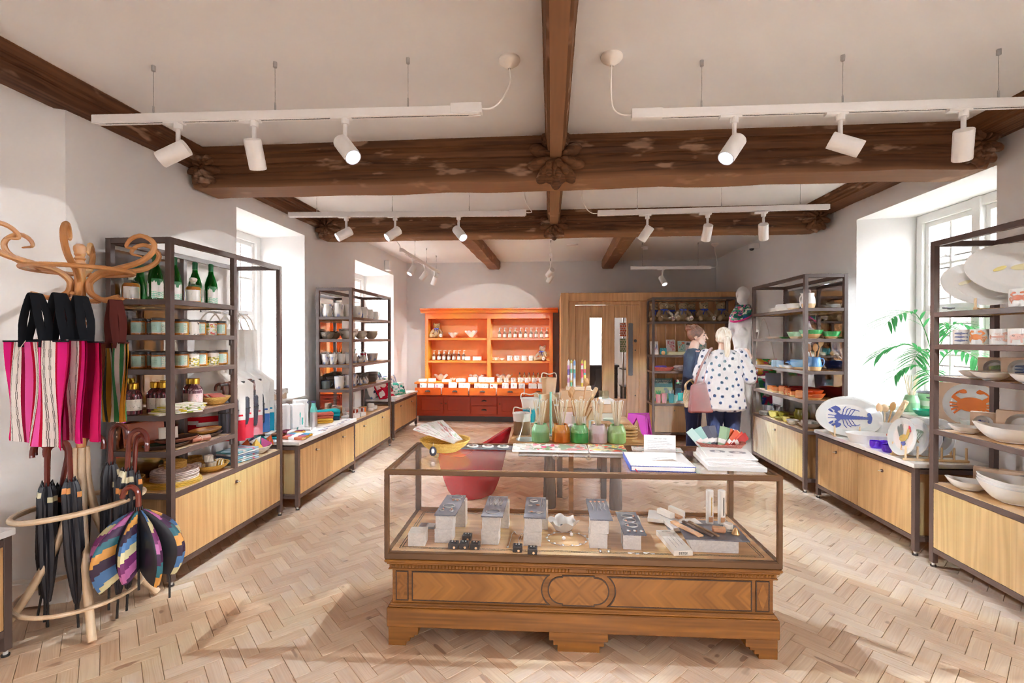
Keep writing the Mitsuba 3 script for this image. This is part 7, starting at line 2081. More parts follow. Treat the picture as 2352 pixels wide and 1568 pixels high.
def polka_woman():
 hc = np.array([0.0, -0.01, 1.50])
 body = head(hc) + chain([((0, 0.005, 1.42), 0.052), ((0, 0.012, 1.36), 0.058)])
 body = body + chain([((0, 0.01, 1.30), (0.16, 0.10, 0.07)), ((0, 0.0, 1.12), (0.15, 0.11, 0.08)), ((0, 0.01, 0.95), (0.165, 0.125, 0.08)), ((0, 0.01, 0.86), (0.165, 0.125, 0.07))])
 LW, RW = (0.20, -0.20, 0.98), (-0.33, -0.20, 1.245)
 body = body + chain([((0.17, 0.01, 1.315), 0.048), ((0.25, 0.02, 1.07), 0.042), (LW, 0.026)]) + chain([((-0.17, 0.01, 1.315), 0.048), ((-0.27, -0.03, 1.08), 0.042), (RW, 0.026)])
 for s in (-1, 1):
  body = body + chain([((s * 0.085, 0.01, 0.86), 0.088), ((s * 0.09, 0.005, 0.47), 0.056), ((s * 0.095, 0.025, 0.10), 0.040)]) + chain([((s * 0.095, 0.03, 0.045), 0.038), ((s * 0.105, -0.10, 0.035), 0.032)])
 body = body + hand(LW, (0.0, -0.7, 0.15), (-0.6, 0, -0.3), 1, 0.7) + hand(RW, (-0.05, -0.35, 0.9), (0.3, -0.9, -0.2), -1, 0.35)
 sk = finish(body, 0.013, SK, 6)
 bl = chain([((0, 0.014, 1.345), (0.12, 0.07, 0.04)), ((0, 0.01, 1.30), (0.20, 0.125, 0.075)), ((0, 0.01, 1.10), (0.205, 0.155, 0.09)), ((0, 0.015, 0.90), (0.225, 0.170, 0.09)), ((0, 0.015, 0.72), (0.245, 0.175, 0.06))])
 bl = bl + chain([((0.185, 0.01, 1.315), 0.072), ((0.265, 0.025, 1.06), 0.078), ((0.225, -0.10, 1.00), 0.052)]) + chain([((-0.185, 0.01, 1.315), 0.074), ((-0.29, -0.03, 1.06), 0.084), ((-0.32, -0.12, 1.16), 0.055)])
 bl = finish(bl - manbox(-1, 1, -1, 1, 0.0, 0.685), 0.012, '#dcdbe6', 10, 0.020, 3)
 # finer triangles so that the dots have clean edges
 t = trimesh.Trimesh(bl.v, bl.f, process=False).subdivide()
 fc = t.triangles_center
 cen = []
 for i in np.random.default_rng(5).permutation(len(fc))[:3000]:
  if all(np.sum((fc[i] - q) ** 2) > 0.064 ** 2 for q in cen):
   cen.append(fc[i])
   if len(cen) > 260:
    break
 dist = nearest_distance(cen, fc)
 bl = G(t.vertices, t.faces, np.where((dist < 0.0165)[:, None], lin('#16203a'), lin('#d9d9e4')))
 tr = None
 for s in (-1, 1):
  q = chain([((s * 0.088, 0.012, 0.86), 0.118), ((s * 0.092, 0.008, 0.48), 0.082), ((s * 0.097, 0.02, 0.09), 0.066)])
  tr = q if tr is None else tr + q
 tr = finish(tr - manbox(-1, 1, -1, 1, -0.5, 0.055), 0.02, '#1c2238', 6, 0.012, 8)
 sh = []
 for s in (-1, 1):
  sh.append(finish(hull2(sp_((s * 0.097, 0.035, 0.05), (0.045, 0.05, 0.05)), sp_((s * 0.108, -0.13, 0.035), (0.042, 0.05, 0.035))) - manbox(-1, 1, -1, 1, -1, 0.0), 0.012, '#23201f', 4))
 hr = sp_((0, 0.012, 1.532), (0.086, 0.102, 0.100), 28) - hull2(sp_((0, -0.13, 1.45), (0.075, 0.06, 0.11), 16), sp_((0, -0.10, 1.47), (0.068, 0.06, 0.10), 16)) - manbox(-1, 1, -1, 1, 0, 1.455)
 hair = finish(hr, 0.010, '#e9dcc4', 4)
 strand = lambda p: lin('#cdb48c') * (1 - meshkit.noise(p * [120, 60, 14], 3)[:, None]) + lin('#f2ead8') * meshkit.noise(p * [120, 60, 14], 3)[:, None]
 pony = TUBE(SPL([(0, 0.10, 1.515), (0, 0.135, 1.49), (-0.004, 0.135, 1.42), (-0.006, 0.125, 1.34), (0.004, 0.12, 1.265)], 30), np.interp(lsp(0, 1, 31), [0, 0.15, 0.5, 0.85, 1], [0.016, 0.030, 0.034, 0.026, 0.006]), 14, '#e6d2a8')
 nn = meshkit.fbm(pony.v * [90, 90, 12], 2, 4)
 pony.v[:, 0] += (nn - 0.5) * 0.012
 return [('body', sk, SA, 60), ('blouse', bl, CL, 60), ('trousers', tr, CL, 60), ('shoe', sh[0], SA, 60), ('shoe', sh[1], SA, 60), ('hair', hair.paint(strand), SA, 60), ('ponytail', pony.paint(strand), SA, 60),
   ('hair_tie', TUBE([(0.018 * cos(a), 0.118, 1.503 + 0.018 * sin(a)) for a in lsp(0, 6.28, 17)[:-1]], 0.006, 8, '#a8894c', True), SA)] + [('eye', SPH(s * 0.03, -0.088, 1.512, 0.010, c='#f0ece8', sub=1), GL) for s in (-1, 1)] + [('mouth', SPH(0, -0.092, 1.444, 0.022, 0.006, 0.006, 1, '#b5605a'), SA)]


def put_person(parts, x, y, rz, label):
 k = thing('person', label, 'person')
 lab = {'blouse': 'white blouse with navy dots', 'ponytail': 'blond ponytail', 'trousers': 'dark trousers', 'top': 'black top', 'hair': None}
 for p in parts:
  part(k, p[0], p[1], p[2], p[3] if len(p) > 3 else 32, label=lab.get(p[0]), M=M4(x, y, 0, rz))


PX, PY = 1.955, 5.62
put_person(polka_woman(), PX, PY, 176, 'woman seen from behind in a white blouse with navy dots, blond ponytail, hand raised')
# shoulder bag of the blond woman
bg = m3.Manifold.hull_points(np.vstack([sp_(p, 0.03, 12).to_mesh().vert_properties[:, :3] for p in ((-0.10, 0, 0.03), (0.13, 0, 0.03), (-0.07, 0.045, 0.04), (0.10, 0.045, 0.04), (-0.06, 0.02, 0.29), (0.06, 0.02, 0.32))]).astype(float))
put([('body', finish(bg, 0.015, '#6a2f2c', 3, 0.012, 4), SA, 60), ('strap', TUBE(SPL([(-0.05, 0.02, 0.30), (0.0, -0.02, 0.50), (0.10, -0.03, 0.70), (0.14, -0.02, 0.72), (0.12, 0.05, 0.60), (0.06, 0.03, 0.32)], 30), 0.012, 8, '#6e3835', flat=(0.35, 1)), SA)], 'shoulder_bag', PX - 0.30, PY - 0.12, 0.665, 'brown leather shoulder bag at the blond woman\'s left side', 'bag', None, 8)


def dark_woman():
 # faces +x a little towards the camera; built facing -y with the head bent down
 hc = np.array([0.0, -0.045, 1.525])
 body = head(hc) + chain([((0, -0.01, 1.445), 0.050), ((0, 0.012, 1.375), 0.058)])
 body = body + chain([((0, 0.01, 1.31), (0.155, 0.09, 0.07)), ((0, 0.0, 1.13), (0.145, 0.10, 0.08)), ((0, 0.01, 0.97), (0.155, 0.115, 0.08)), ((0, 0.01, 0.88), (0.16, 0.12, 0.07))])
 LW, RW = (0.16, -0.24, 1.06), (-0.19, -0.17, 0.92)
 body = body + chain([((0.165, 0.01, 1.325), 0.046), ((0.22, 0.0, 1.09), 0.040), (LW, 0.026)]) + chain([((-0.165, 0.01, 1.325), 0.046), ((-0.23, 0.03, 1.07), 0.040), (RW, 0.026)])
 for s in (-1, 1):
  body = body + chain([((s * 0.085, 0.01, 0.88), 0.085), ((s * 0.09, 0.005, 0.48), 0.054), ((s * 0.095, 0.025, 0.10), 0.040)]) + chain([((s * 0.095, 0.03, 0.045), 0.038), ((s * 0.105, -0.10, 0.035), 0.032)])
 body = body + hand(LW, (-0.4, -0.7, 0.1), (-0.3, 0.2, -0.9), 1, 0.8) + hand(RW, (0.1, -0.6, -0.5), (0.9, 0, -0.2), -1, 1.0)
 sk = finish(body, 0.013, '#e6b096', 6)
 tp = chain([((0, 0.012, 1.335), (0.13, 0.075, 0.05)), ((0, 0.01, 1.29), (0.175, 0.115, 0.07)), ((0, 0.0, 1.12), (0.165, 0.13, 0.08)), ((0, 0.01, 0.94), (0.175, 0.14, 0.08)), ((0, 0.01, 0.86), (0.18, 0.14, 0.04))])
 tp = tp + chain([((0.17, 0.01, 1.32), 0.062), ((0.228, 0.0, 1.08), 0.054), ((0.18, -0.16, 1.065), 0.040)]) + chain([((-0.17, 0.01, 1.32), 0.062), ((-0.238, 0.03, 1.06), 0.054), ((-0.20, -0.10, 0.97), 0.040)])
 tp = finish(tp, 0.016, '#161a26', 8, 0.012, 5)
 tr = None
 for s in (-1, 1):
  q = chain([((s * 0.085, 0.012, 0.86), 0.105), ((s * 0.09, 0.008, 0.48), 0.072), ((s * 0.096, 0.02, 0.09), 0.058)])
  tr = q if tr is None else tr + q
 tr = finish(tr - manbox(-1, 1, -1, 1, -0.5, 0.055), 0.02, '#1a2036', 6, 0.010, 9)
 sh = [finish(hull2(sp_((s * 0.097, 0.035, 0.05), (0.045, 0.05, 0.05)), sp_((s * 0.108, -0.13, 0.035), (0.042, 0.05, 0.035))) - manbox(-1, 1, -1, 1, -1, 0.0), 0.012, '#201d1c', 4) for s in (-1, 1)]
 hr = sp_((0, -0.015, 1.565), (0.090, 0.103, 0.098), 24) - hull2(sp_((0, -0.165, 1.47), (0.075, 0.06, 0.11), 16), sp_((0, -0.13, 1.50), (0.066, 0.05, 0.09), 16)) - manbox(-1, 1, -1, 1, 0, 1.47)
 for q in range(9):
  a = q * 0.7
  hr = hr + sp_((0.055 * cos(a), 0.02 + 0.055 * sin(a), 1.62 + 0.012 * (q % 3)), 0.032, 12)
 hair = finish(hr, 0.010, '#3a1f18', 2, 0.02, 7).paint(lambda p: lin('#20100c') * (1 - meshkit.fbm(p * 60, 3, 2)[:, None]) + lin('#8a4a34') * meshkit.fbm(p * 60, 3, 2)[:, None])
 f = [('body', sk, SA, 60), ('top', tp, CL, 60), ('trousers', tr, CL, 60), ('shoe', sh[0], SA, 60), ('shoe', sh[1], SA, 60), ('hair', hair, SA, 60), ('mouth', SPH(0, -0.129, 1.468, 0.022, 0.006, 0.006, 1, '#b04a4a'), SA)]
 for s in (-1, 1):
  f += [('eyebrow', TUBE([(s * 0.014, -0.137, 1.556), (s * 0.03, -0.134, 1.561), (s * 0.046, -0.122, 1.556)], 0.0032, 6, '#3a2018'), SA), ('eye', SPH(s * 0.030, -0.117, 1.536, 0.011, 0.008, 0.007, 1, '#2a1c18'), GL)]
 return f


put_person(dark_woman(), 1.77, 6.08, 62, 'dark haired woman in a black top, face turned right, beside the blond woman')
put([('body', weave(coil([(0, 0.002), (0.09, 0), (0.115, 0.10), (0.10, 0.20), (0.094, 0.20), (0.108, 0.10), (0.085, 0.008), (0, 0.008)], 30, '#c9a878', '#e0c8a0', 26), '#b8935e', '#e6d0aa', 110).sc(0.95, 0.5, 1), CL), ('handle', TUBE(SPL([(-0.065, 0, 0.19), (-0.07, 0, 0.27), (0, 0, 0.325), (0.07, 0, 0.27), (0.065, 0, 0.19)], 20), 0.009, 8, '#c9a066'), SA),
  ('handle', TUBE(SPL([(-0.055, 0.03, 0.19), (-0.06, 0.035, 0.26), (0, 0.035, 0.31), (0.06, 0.035, 0.26), (0.055, 0.03, 0.19)], 20), 0.009, 8, '#c9a066'), SA)], 'wicker_bag', 1.655, 5.80, 0.69, 'round wicker handbag hanging at the dark haired woman\'s side', 'bag', None, 20)

# ================================================================== MANNEQUIN, RADIATOR, SECURITY CAMERA
mm = chain([((0, 0, 2.075), (0.075, 0.095, 0.10)), ((0, -0.02, 2.0), (0.055, 0.065, 0.06))]) + hull2(sp_((0, -0.085, 2.06), 0.008), sp_((0, -0.108, 2.03), 0.011)) + chain([((0, 0.02, 1.97), 0.05), ((0, 0.03, 1.82), 0.055)])
mm = mm + chain([((0, 0.02, 1.73), (0.17, 0.10, 0.08)), ((0, 0, 1.56), (0.155, 0.115, 0.09)), ((0, 0, 1.38), (0.115, 0.085, 0.07)), ((0, 0.0, 1.22), (0.155, 0.11, 0.08))]) + sp_((0.075, -0.075, 1.58), 0.06) + sp_((-0.075, -0.075, 1.58), 0.06)
mm = mm + chain([((0.17, 0.02, 1.74), 0.052), ((0.19, 0.02, 1.62), 0.046)]) + chain([((-0.17, 0.02, 1.74), 0.052), ((-0.19, 0.02, 1.62), 0.046)])


def skirt(u, v):
 a = 2 * pi * u
 r = 0.125 + 0.05 * np.minimum(1, v * 3) + 0.17 * v ** 2.2
 r = r * (1 + 0.035 * v * np.sin(11 * a))
 return cst([r * np.cos(a) * 1.05, r * np.sin(a), 1.30 - 1.26 * v])


sk_ = GRID(skirt, 96, 30, '#f4f4f6')
k = thing('mannequin', 'tall white mannequin in a long white skirt with a floral scarf, beside the right wall', 'mannequin')
MM = M4(2.475, 6.42, 0.0, -62)
part(k, 'figure', finish(mm, 0.016, '#f3f3f4', 10), SA, 60, M=MM)
part(k, 'skirt', G(sk_.v, sk_.f[:, ::-1], sk_.c), CL, 60, M=MM, label='long white flared skirt')
part(k, 'base', LATHE([(0, 0), (0.19, 0), (0.19, 0.015), (0, 0.02)], 32, '#d9d9db'), GL, M=MM)
part(k, 'brow', join([TUBE([(s * 0.022, -0.084, 2.098), (s * 0.036, -0.078, 2.10)], 0.003, 6, '#33302f') for s in (-1,)]), SA, M=MM)


def scarf(u, v):
 a = 2 * pi * u
 r = 0.068 + 0.075 * v ** 0.8 + 0.010 * np.sin(5 * a + 4 * v)
 return cst([r * np.cos(a) * 1.1, 0.01 + r * np.sin(a) * 0.95 - 0.03 * v, 1.93 - 0.13 * v - 0.03 * np.cos(a + 1.2) * v - 0.07 * v * np.clip(-np.sin(a), 0, 1)])


fl = pattern('#1f4a44', ['#e6e0d0', '#3f8a6a', '#d05a8a', '#22407a'], 9, 6, 0.45)
sc_ = GRID(scarf, 90, 26, lambda u, v: np.where((v > 0.9)[:, None], lin('#e0408a'), fl(u * 2, v)), 0.003)
put([('scarf', G(sc_.v, sc_.f[:, ::-1], sc_.c), CL, 60)], 'floral_scarf', 2.475, 6.42, 0.0, 'green and pink floral scarf around the mannequin\'s neck', 'scarf', None, -62)
put([('body', cushion(0.26, 0.22, 0.09, pattern('#f0ece0', ['#d94a2c', '#3f9a4a', '#e6a030', '#d0407a'], 4, 4, 0.47))[0][1].mv(0, 0, -0.0), CL), ('strap', TUBE(SPL([(-0.11, 0, 0.19), (-0.08, 0, 0.50), (-0.02, 0, 0.72), (0.05, 0, 0.50), (0.11, 0, 0.19)], 24), 0.006, 6, '#e9e6e0'), CL),
  ('tassel', join([CYL((-0.10, -0.03, 0.06), (-0.10, -0.03, -0.08), 0.010, 0.02, 8, '#d03a6a')]), CL)], 'floral_bag', 2.66, 6.20, 1.03, 'orange and green floral shoulder bag hanging from the mannequin', 'bag', None, -15)
put([('body', cushion(0.20, 0.36, 0.06, pattern('#f2f0ec', ['#d04a7a', '#3a8a5a', '#3a5ab0'], 4, 9, 0.46))[0][1], CL), ('strap', TUBE(SPL([(-0.06, 0, 0.33), (-0.03, 0, 0.43), (0.03, 0, 0.43), (0.06, 0, 0.33)], 14), 0.006, 6, '#e9e6e0'), CL)], 'floral_bag', 2.80, 6.55, 0.62, 'white floral tote bag low beside the mannequin near the radiator', 'bag', None, -20)
k = thing('radiator', 'grey column radiator on the right wall behind the mannequin', 'radiator')
for i in range(8):
 y = 6.35 + 0.065 * i
 part(k, 'column', join([B(2.90, 2.965, y, y + 0.045, 0.12, 0.64, '#a5a3a8', 0.012)]), SA)
part(k, 'pipe', join([CYL((2.93, 6.34, 0.17), (2.93, 6.88, 0.17), 0.014, n=10, c='#a5a3a8'), CYL((2.93, 6.34, 0.59), (2.93, 6.88, 0.59), 0.014, n=10, c='#a5a3a8'), CYL((2.93, 6.37, 0), (2.93, 6.37, 0.17), 0.012, n=10, c='#a5a3a8'), CYL((2.93, 6.86, 0), (2.93, 6.86, 0.17), 0.012, n=10, c='#a5a3a8')]), SA)
k = thing('security_camera', 'white dome security camera on the right wall below the ceiling', 'camera')
part(k, 'body', join([B(2.90, 2.995, 7.16, 7.24, 2.80, 2.88, '#efeeee', 0.008), CYL((2.90, 7.2, 2.86), (2.90, 7.2, 2.80), 0.045, n=20, c='#efeeee')]), SA)
part(k, 'dome', SPH(2.90, 7.2, 2.795, 0.032, 0.032, 0.026, 2, '#1c1c20'), GL, label='dark camera dome')
k = thing('smoke_detector', 'round white smoke detector on the ceiling near the right stub beam', 'detector')
part(k, 'body', LATHE([(0, -0.045), (0.03, -0.045), (0.042, -0.035), (0.045, -0.015), (0.055, -0.012), (0.055, 0), (0, 0)], 24, '#efeef0').mv(1.48, 7.7, CEIL), SA)
solo('ceiling_disc', LATHE([(0, -0.022), (0.06, -0.022), (0.085, -0.012), (0.09, 0), (0, 0)], 28, '#efeaee').mv(0.33, 7.4, CEIL), SA, 'flat round white cover on the ceiling between the stub beams', 'cover')
k = thing('speaker_box', 'small white wall box high on the left wall near the back corner', 'speaker')
part(k, 'body', B(-2.745, -2.66, 7.75, 7.86, 2.63, 2.80, '#ebe8e6', 0.008), SA)
# ================================================================== RIGHT SIDE: UNIT E, BENCH F, WINDOW SILL, UNIT G
def pot(kind, c, r, h, foot='#d9b98c', share=0.22, inner=None):
 if kind == 'bowl':
  return [('bowl', bowl(r, h, c, inner or c, 0.5, band=(share, foot)), GL)]
 if kind == 'dish':
  return [('dish', bowl(r, h, c, inner or c, 0.72, 0.8, band=(share, foot)), GL)]
 if kind == 'mug':
  return [('body', cyl_cup(r, h, c, band=foot), GL), ('handle', handle(r, h * 0.2, h * 0.85, r * 0.6, 0.005, c, 150), GL)]
 if kind == 'casserole':
  return [('bowl', bowl(r, h, c, inner or c, 0.62, 0.75, band=(share, foot)), GL)] + [('lug', TUBE(SPL([(s * r * 0.93, -0.02, h * 0.75), (s * (r + 0.016), 0, h * 0.78), (s * r * 0.93, 0.02, h * 0.75)], 10), 0.007, 8, c), GL) for s in (-1, 1)]


EX = 2.53
# top shelf z 1.797
put(jug('#f0eeec', 0.062, 0.15, '#e0c49c', True, 150), 'pottery_jug', 2.55, 4.98, 1.798, 'white jug with tan foot at the near end of the top shelf, right unit', 'jug', None, face(2.55, 4.98))
put(pot('mug', '#efedec', 0.05, 0.10), 'pottery_mug', 2.64, 5.14, 1.798, 'white mug with tan foot behind the white jug on the top shelf, right unit', 'mug')
for i in range(3):
 put(pot('dish', '#f2f1f0', 0.11 - 0.004 * i, 0.045, share=0.1), 'white_dish', 2.60, 5.55, 1.798 + 0.016 * i, 'white oven dish, ' + ORD[i] + ' from the bottom of the nest on the right unit', 'dish', 'white dishes nested on the top shelf')
put(pot('bowl', '#f1efee', 0.075, 0.07), 'pottery_bowl', 2.57, 5.32, 1.798, 'white bowl in the middle of the top shelf, right unit', 'bowl')
put(pot('dish', '#efeeed', 0.09, 0.05), 'white_dish', 2.62, 5.80, 1.798, 'single white dish at the far end of the top shelf, right unit', 'dish')
# second shelf 1.497: green
put(pot('bowl', '#3f9a56', 0.105, 0.085, '#d8b486', 0.45), 'green_bowl', 2.58, 4.99, 1.498, 'large green bowl with tan lower half on the right unit', 'bowl')
put(pot('casserole', '#8fd09a', 0.085, 0.07), 'green_dish', 2.56, 5.24, 1.498, 'light green handled dish left of the large green bowl', 'dish', None, 30)
put([('leaf', LATHE([(0, 0.002), (0.03, 0), (0.075, 0.018), (0.072, 0.021), (0.03, 0.006), (0, 0.008)], 24, '#5fb56c').sc(1.3, 0.6, 1), GL)], 'leaf_dish', 2.54, 5.44, 1.498, 'small green leaf shaped dish on the right unit', 'dish', None, 40)
put(pot('dish', '#efd9d2', 0.085, 0.022), 'pink_plate', 2.56, 5.72, 1.498, 'shallow pale pink dish at the far end of the green shelf', 'dish')
put(pot('bowl', '#2f8a48', 0.08, 0.07, '#d8b486', 0.3), 'green_bowl', 2.74, 4.93, 1.498, 'small dark green bowl behind the large green one', 'bowl')
# third shelf 1.182: blue
bj = jug('#4f8fd0', 0.062, 0.135, '#dcb98c', True, 20)
put(bj, 'blue_jug', 2.60, 4.96, 1.183, 'blue jug holding wooden spoons on the right unit', 'jug', None, face(2.6, 4.96))
for i, (dx, dy, lb) in enumerate([(0.05, 0.01, 'pale wooden spoon leaning right in the blue jug'), (-0.04, 0.0, 'dark wooden spoon leaning left in the blue jug'), (0.005, 0.0, 'short round wooden spoon upright in the blue jug')]):
 put([('wood', spoon((0, 0, 0.01), (dx * 1.2, dy, 0.20 + (0.03 if i == 0 else -0.02)), 'spoon', ['#dcb583', '#8a5a34', '#b9854f'][i]), SA)], 'wooden_spoon', 2.60, 4.96, 1.20, lb, 'spoon')
put(pot('bowl', '#5a9ad6', 0.085, 0.075, '#d9bb90', 0.25), 'blue_bowl', 2.55, 5.15, 1.183, 'mid blue bowl with tan foot, lower of a pair left of the blue jug', 'bowl')
put(pot('bowl', '#5a9ad6', 0.083, 0.075, '#5a9ad6', 0.25), 'blue_bowl', 2.55, 5.15, 1.206, 'mid blue bowl nested on its twin left of the blue jug', 'bowl')
put(pot('casserole', '#1f3f8a', 0.10, 0.075, '#1f3f8a'), 'blue_casserole', 2.66, 5.42, 1.183, 'dark blue casserole behind the small blue dishes', 'dish')
for i, (x, y) in enumerate([(2.52, 5.62), (2.52, 5.50)]):
 put([('glass', cyl_cup(0.036, 0.075, '#7fb0dc', '#a6cbe8'), GL)], 'blue_tumbler', x, y, 1.183, ['pale blue tumbler, farther of two on the right unit', 'pale blue tumbler, nearer of two on the right unit'][i], 'tumbler')
for i in range(3):
 put(pot('dish', ['#dfe6ee', '#b9cfe4', '#e6e8ea'][i], 0.05, 0.03), 'small_dish', 2.51 + 0.01 * i, 5.27 + 0.085 * i, 1.183, ['white small dish nearest the blue bowls', 'pale blue small dish in the middle before the dark casserole', 'whitish small dish beside the pale blue tumblers'][i], 'dish')
# fourth shelf .897: terracotta
TC = '#c2451c'
put(pot('casserole', '#c9561f', 0.10, 0.06, '#dba66a', 0.3), 'terracotta_dish', 2.60, 4.97, 0.898, 'orange brown handled dish, lower of a pair at the near end of the terracotta shelf', 'dish', None, 40)
put(pot('casserole', '#b8431a', 0.085, 0.055, '#b8431a', 0.3), 'terracotta_dish', 2.60, 4.97, 0.935, 'red brown handled dish on top of the orange brown one', 'dish', None, 40)
put(pot('dish', '#6a1418', 0.20, 0.075, '#6a1418'), 'red_platter', 2.70, 5.35, 0.898, 'large dark red oval dish at the back of the terracotta shelf', 'dish', None, 90, (1, 0.65, 1))
put([('block', B(-0.055, 0.055, -0.03, 0.03, 0, 0.075, '#e07a30', 0.006), GL)], 'orange_block', 2.53, 5.06, 0.898, 'square orange pottery jar beside the steel post', 'jar', None, face(2.5, 5))
for i, (x, y, r, h) in enumerate([(2.52, 5.20, 0.036, 0.05), (2.52, 5.33, 0.038, 0.075), (2.53, 5.45, 0.042, 0.085), (2.52, 5.58, 0.045, 0.06), (2.53, 5.72, 0.045, 0.06)]):
 put(pot('mug', ['#d5581f', '#c23f1a', '#b8381a', '#c8481c', '#d25a22'][i], r, h, '#e0a468'), 'terracotta_mug', x, y, 0.898, ['smallest orange mug right of the row on the terracotta shelf', 'red brown mug second from the right in the row', 'tall red brown mug in the middle of the row', 'low red mug fourth from the right in the row', 'orange mug farthest left on the terracotta shelf'][i], 'mug', None, 60 * i)
put(box(0.16, 0.012, 0.20, '#1a1c26', b=0.002), 'slate_sign', 2.58, 5.80, 0.898, 'blank black card standing at the far end of the terracotta shelf', 'sign', None, face(2.58, 5.8), 1, -6)
# base .60: olive and grey
put([('jar', LATHE([(0, 0), (0.06, 0), (0.072, 0.02), (0.075, 0.09), (0.062, 0.12), (0.062, 0.135), (0.055, 0.135), (0.055, 0.12), (0.066, 0.09), (0, 0.01)], 28, '#7f7a24'), GL)], 'olive_jar', 2.70, 5.40, 0.602, 'tall olive green pot at the back of the base of the right unit', 'pot')
for i, (x, y, r, h, c, lb) in enumerate([(2.53, 5.66, 0.06, 0.07, '#c9b84a', 'yellow bowl at the far end of the base of the right unit'), (2.60, 5.58, 0.06, 0.075, '#8a8430', 'olive bowl behind the yellow bowls'), (2.52, 5.50, 0.06, 0.03, '#a39a3c', 'shallow olive plate in front on the base of the right unit'), (2.52, 5.36, 0.04, 0.055, '#d9c24a', 'small yellow cup in front on the base of the right unit'),
       (2.60, 5.46, 0.065, 0.05, '#958c34', 'olive handled bowl in the middle of the base'), (2.52, 5.22, 0.06, 0.05, '#e6e2da', 'cream bowl in front of the grey bowls'), (2.60, 5.05, 0.105, 0.05, '#b3aba2', 'large speckled grey bowl at the near end, holding cups'), (2.74, 5.02, 0.09, 0.12, '#a8a6a6', 'tall grey pot behind the speckled bowl')]):
 put(pot('bowl', c, r, h, c), 'stoneware_bowl', x, y, 0.602, lb, 'bowl')
for i in range(4):
 put([('cup', cyl_cup(0.032, 0.055, ['#d9d4cc', '#c6c0b8', '#e0dcd4', '#cfc9c0'][i]), GL)], 'grey_cup', 2.57 + 0.066 * (i % 2), 5.02 + 0.066 * (i // 2), 0.613 + 0.004, ['pale grey cup in the speckled bowl, front left', 'grey cup in the speckled bowl, front right', 'light grey cup in the speckled bowl, rear left', 'warm grey cup in the speckled bowl, rear right'][i], 'cup')
for i in range(5):
 put(pot('dish', '#dcd6cc' if i % 2 else '#cfc8bc', 0.085, 0.008, share=0.0), 'stoneware_plate', 2.53, 5.84, 0.602 + 0.0085 * i, 'cream stoneware plate, ' + ORD[i] + ' from the bottom of the stack, right unit', 'plate', 'cream plates in a stack')


# drawn figures as thin flat shapes
def un(*g):
 return shapely.union_all(list(g))


def E_(x, y, a, b, r=0):
 return affinity.translate(affinity.rotate(affinity.scale(Point(0, 0).buffer(1, 16), a, b), r), x, y)


def L_(pts, w):
 return shapely.LineString(pts).buffer(w, cap_style=1)


def lobster(s=1.0):
 body = [E_(-0.05 + 0.022 * i, 0, 0.017, 0.026 - 0.0016 * i) for i in range(9)] + [E_(-0.075, 0, 0.035, 0.026), E_(0.155, 0, 0.02, 0.014), E_(0.165, 0.03, 0.016, 0.022, 20), E_(0.165, -0.03, 0.016, 0.022, -20), E_(0.172, 0, 0.014, 0.03)]
 for q in (-1, 1):
  body += [L_([(-0.07, q * 0.02), (-0.10, q * 0.05), (-0.075, q * 0.075)], 0.011), E_(-0.105, q * 0.085, 0.05, 0.022, -q * 22), E_(-0.145, q * 0.062, 0.032, 0.010, -q * 40), L_([(-0.09, q * 0.01), (-0.16, q * 0.015)], 0.003)]
  for k_ in range(4):
   body.append(L_([(-0.045 + 0.022 * k_, q * 0.02), (-0.035 + 0.03 * k_, q * 0.075), (-0.015 + 0.034 * k_, q * (0.10 - 0.012 * k_))], 0.0032))
 return affinity.scale(un(*body), s, s, origin=(0, 0))


def fish(s=1.0):
 return affinity.scale(un(E_(0, 0, 0.09, 0.018), Polygon([(0.075, 0), (0.12, 0.02), (0.108, 0), (0.12, -0.02)]), Polygon([(0.0, 0.015), (0.03, 0.03), (0.02, 0.012)]), Polygon([(-0.01, -0.015), (0.02, -0.03), (0.015, -0.012)])), s, s, origin=(0, 0))


def crab(s=1.0):
 g = [E_(0, 0, 0.05, 0.033)]
 for q in (-1, 1):
  g += [L_([(q * 0.04, 0.015), (q * 0.07, 0.04), (q * 0.045, 0.062)], 0.009), E_(q * 0.035, 0.062, 0.02, 0.011, q * 20)]
  for k_ in range(4):
   g.append(L_([(q * 0.04, 0.0 - 0.008 * k_), (q * (0.085 - 0.008 * k_), 0.005 - 0.017 * k_), (q * (0.095 - 0.012 * k_), -0.022 - 0.014 * k_)], 0.0042))
 return affinity.scale(un(*g), s, s, origin=(0, 0))


def rooster():
 return [(un(E_(0, -0.01, 0.035, 0.028, 20), Polygon([(0.02, 0), (0.03, 0.07), (0.055, 0.06), (0.045, -0.01)])), '#c9a24a'), (un(E_(-0.03, 0.04, 0.016, 0.055, 15), E_(-0.045, 0.03, 0.012, 0.05, 30)), '#55605c'), (un(E_(0.045, 0.082, 0.012, 0.018), E_(0.055, 0.055, 0.007, 0.012)), '#c8303a'), (E_(0.01, -0.045, 0.022, 0.02), '#3a4a8a'), (L_([(0.0, -0.05), (0.0, -0.095), (0.02, -0.1)], 0.003), '#c98a3a')]


def hare():
 return [(un(E_(0, 0, 0.045, 0.022, 15), E_(0.048, 0.03, 0.018, 0.014, 20), E_(0.04, 0.06, 0.006, 0.028, 15), E_(0.052, 0.06, 0.006, 0.026, -5), L_([(0.03, -0.005), (0.06, -0.03)], 0.006), L_([(-0.035, -0.01), (-0.01, -0.045), (-0.04, -0.048)], 0.008)), '#9a6a4a')]


def herbs():
 return [(un(*[L_([(-0.03 + 0.01 * i, -0.05), (-0.02 + 0.02 * i, 0.05 + 0.008 * (i % 2))], 0.003) for i in range(5)], *[E_(-0.02 + 0.018 * i, 0.05, 0.012, 0.006, 40 * i) for i in range(5)]), '#6f8a6a'), (E_(0.015, -0.02, 0.03, 0.008, -30), '#a8805a')]


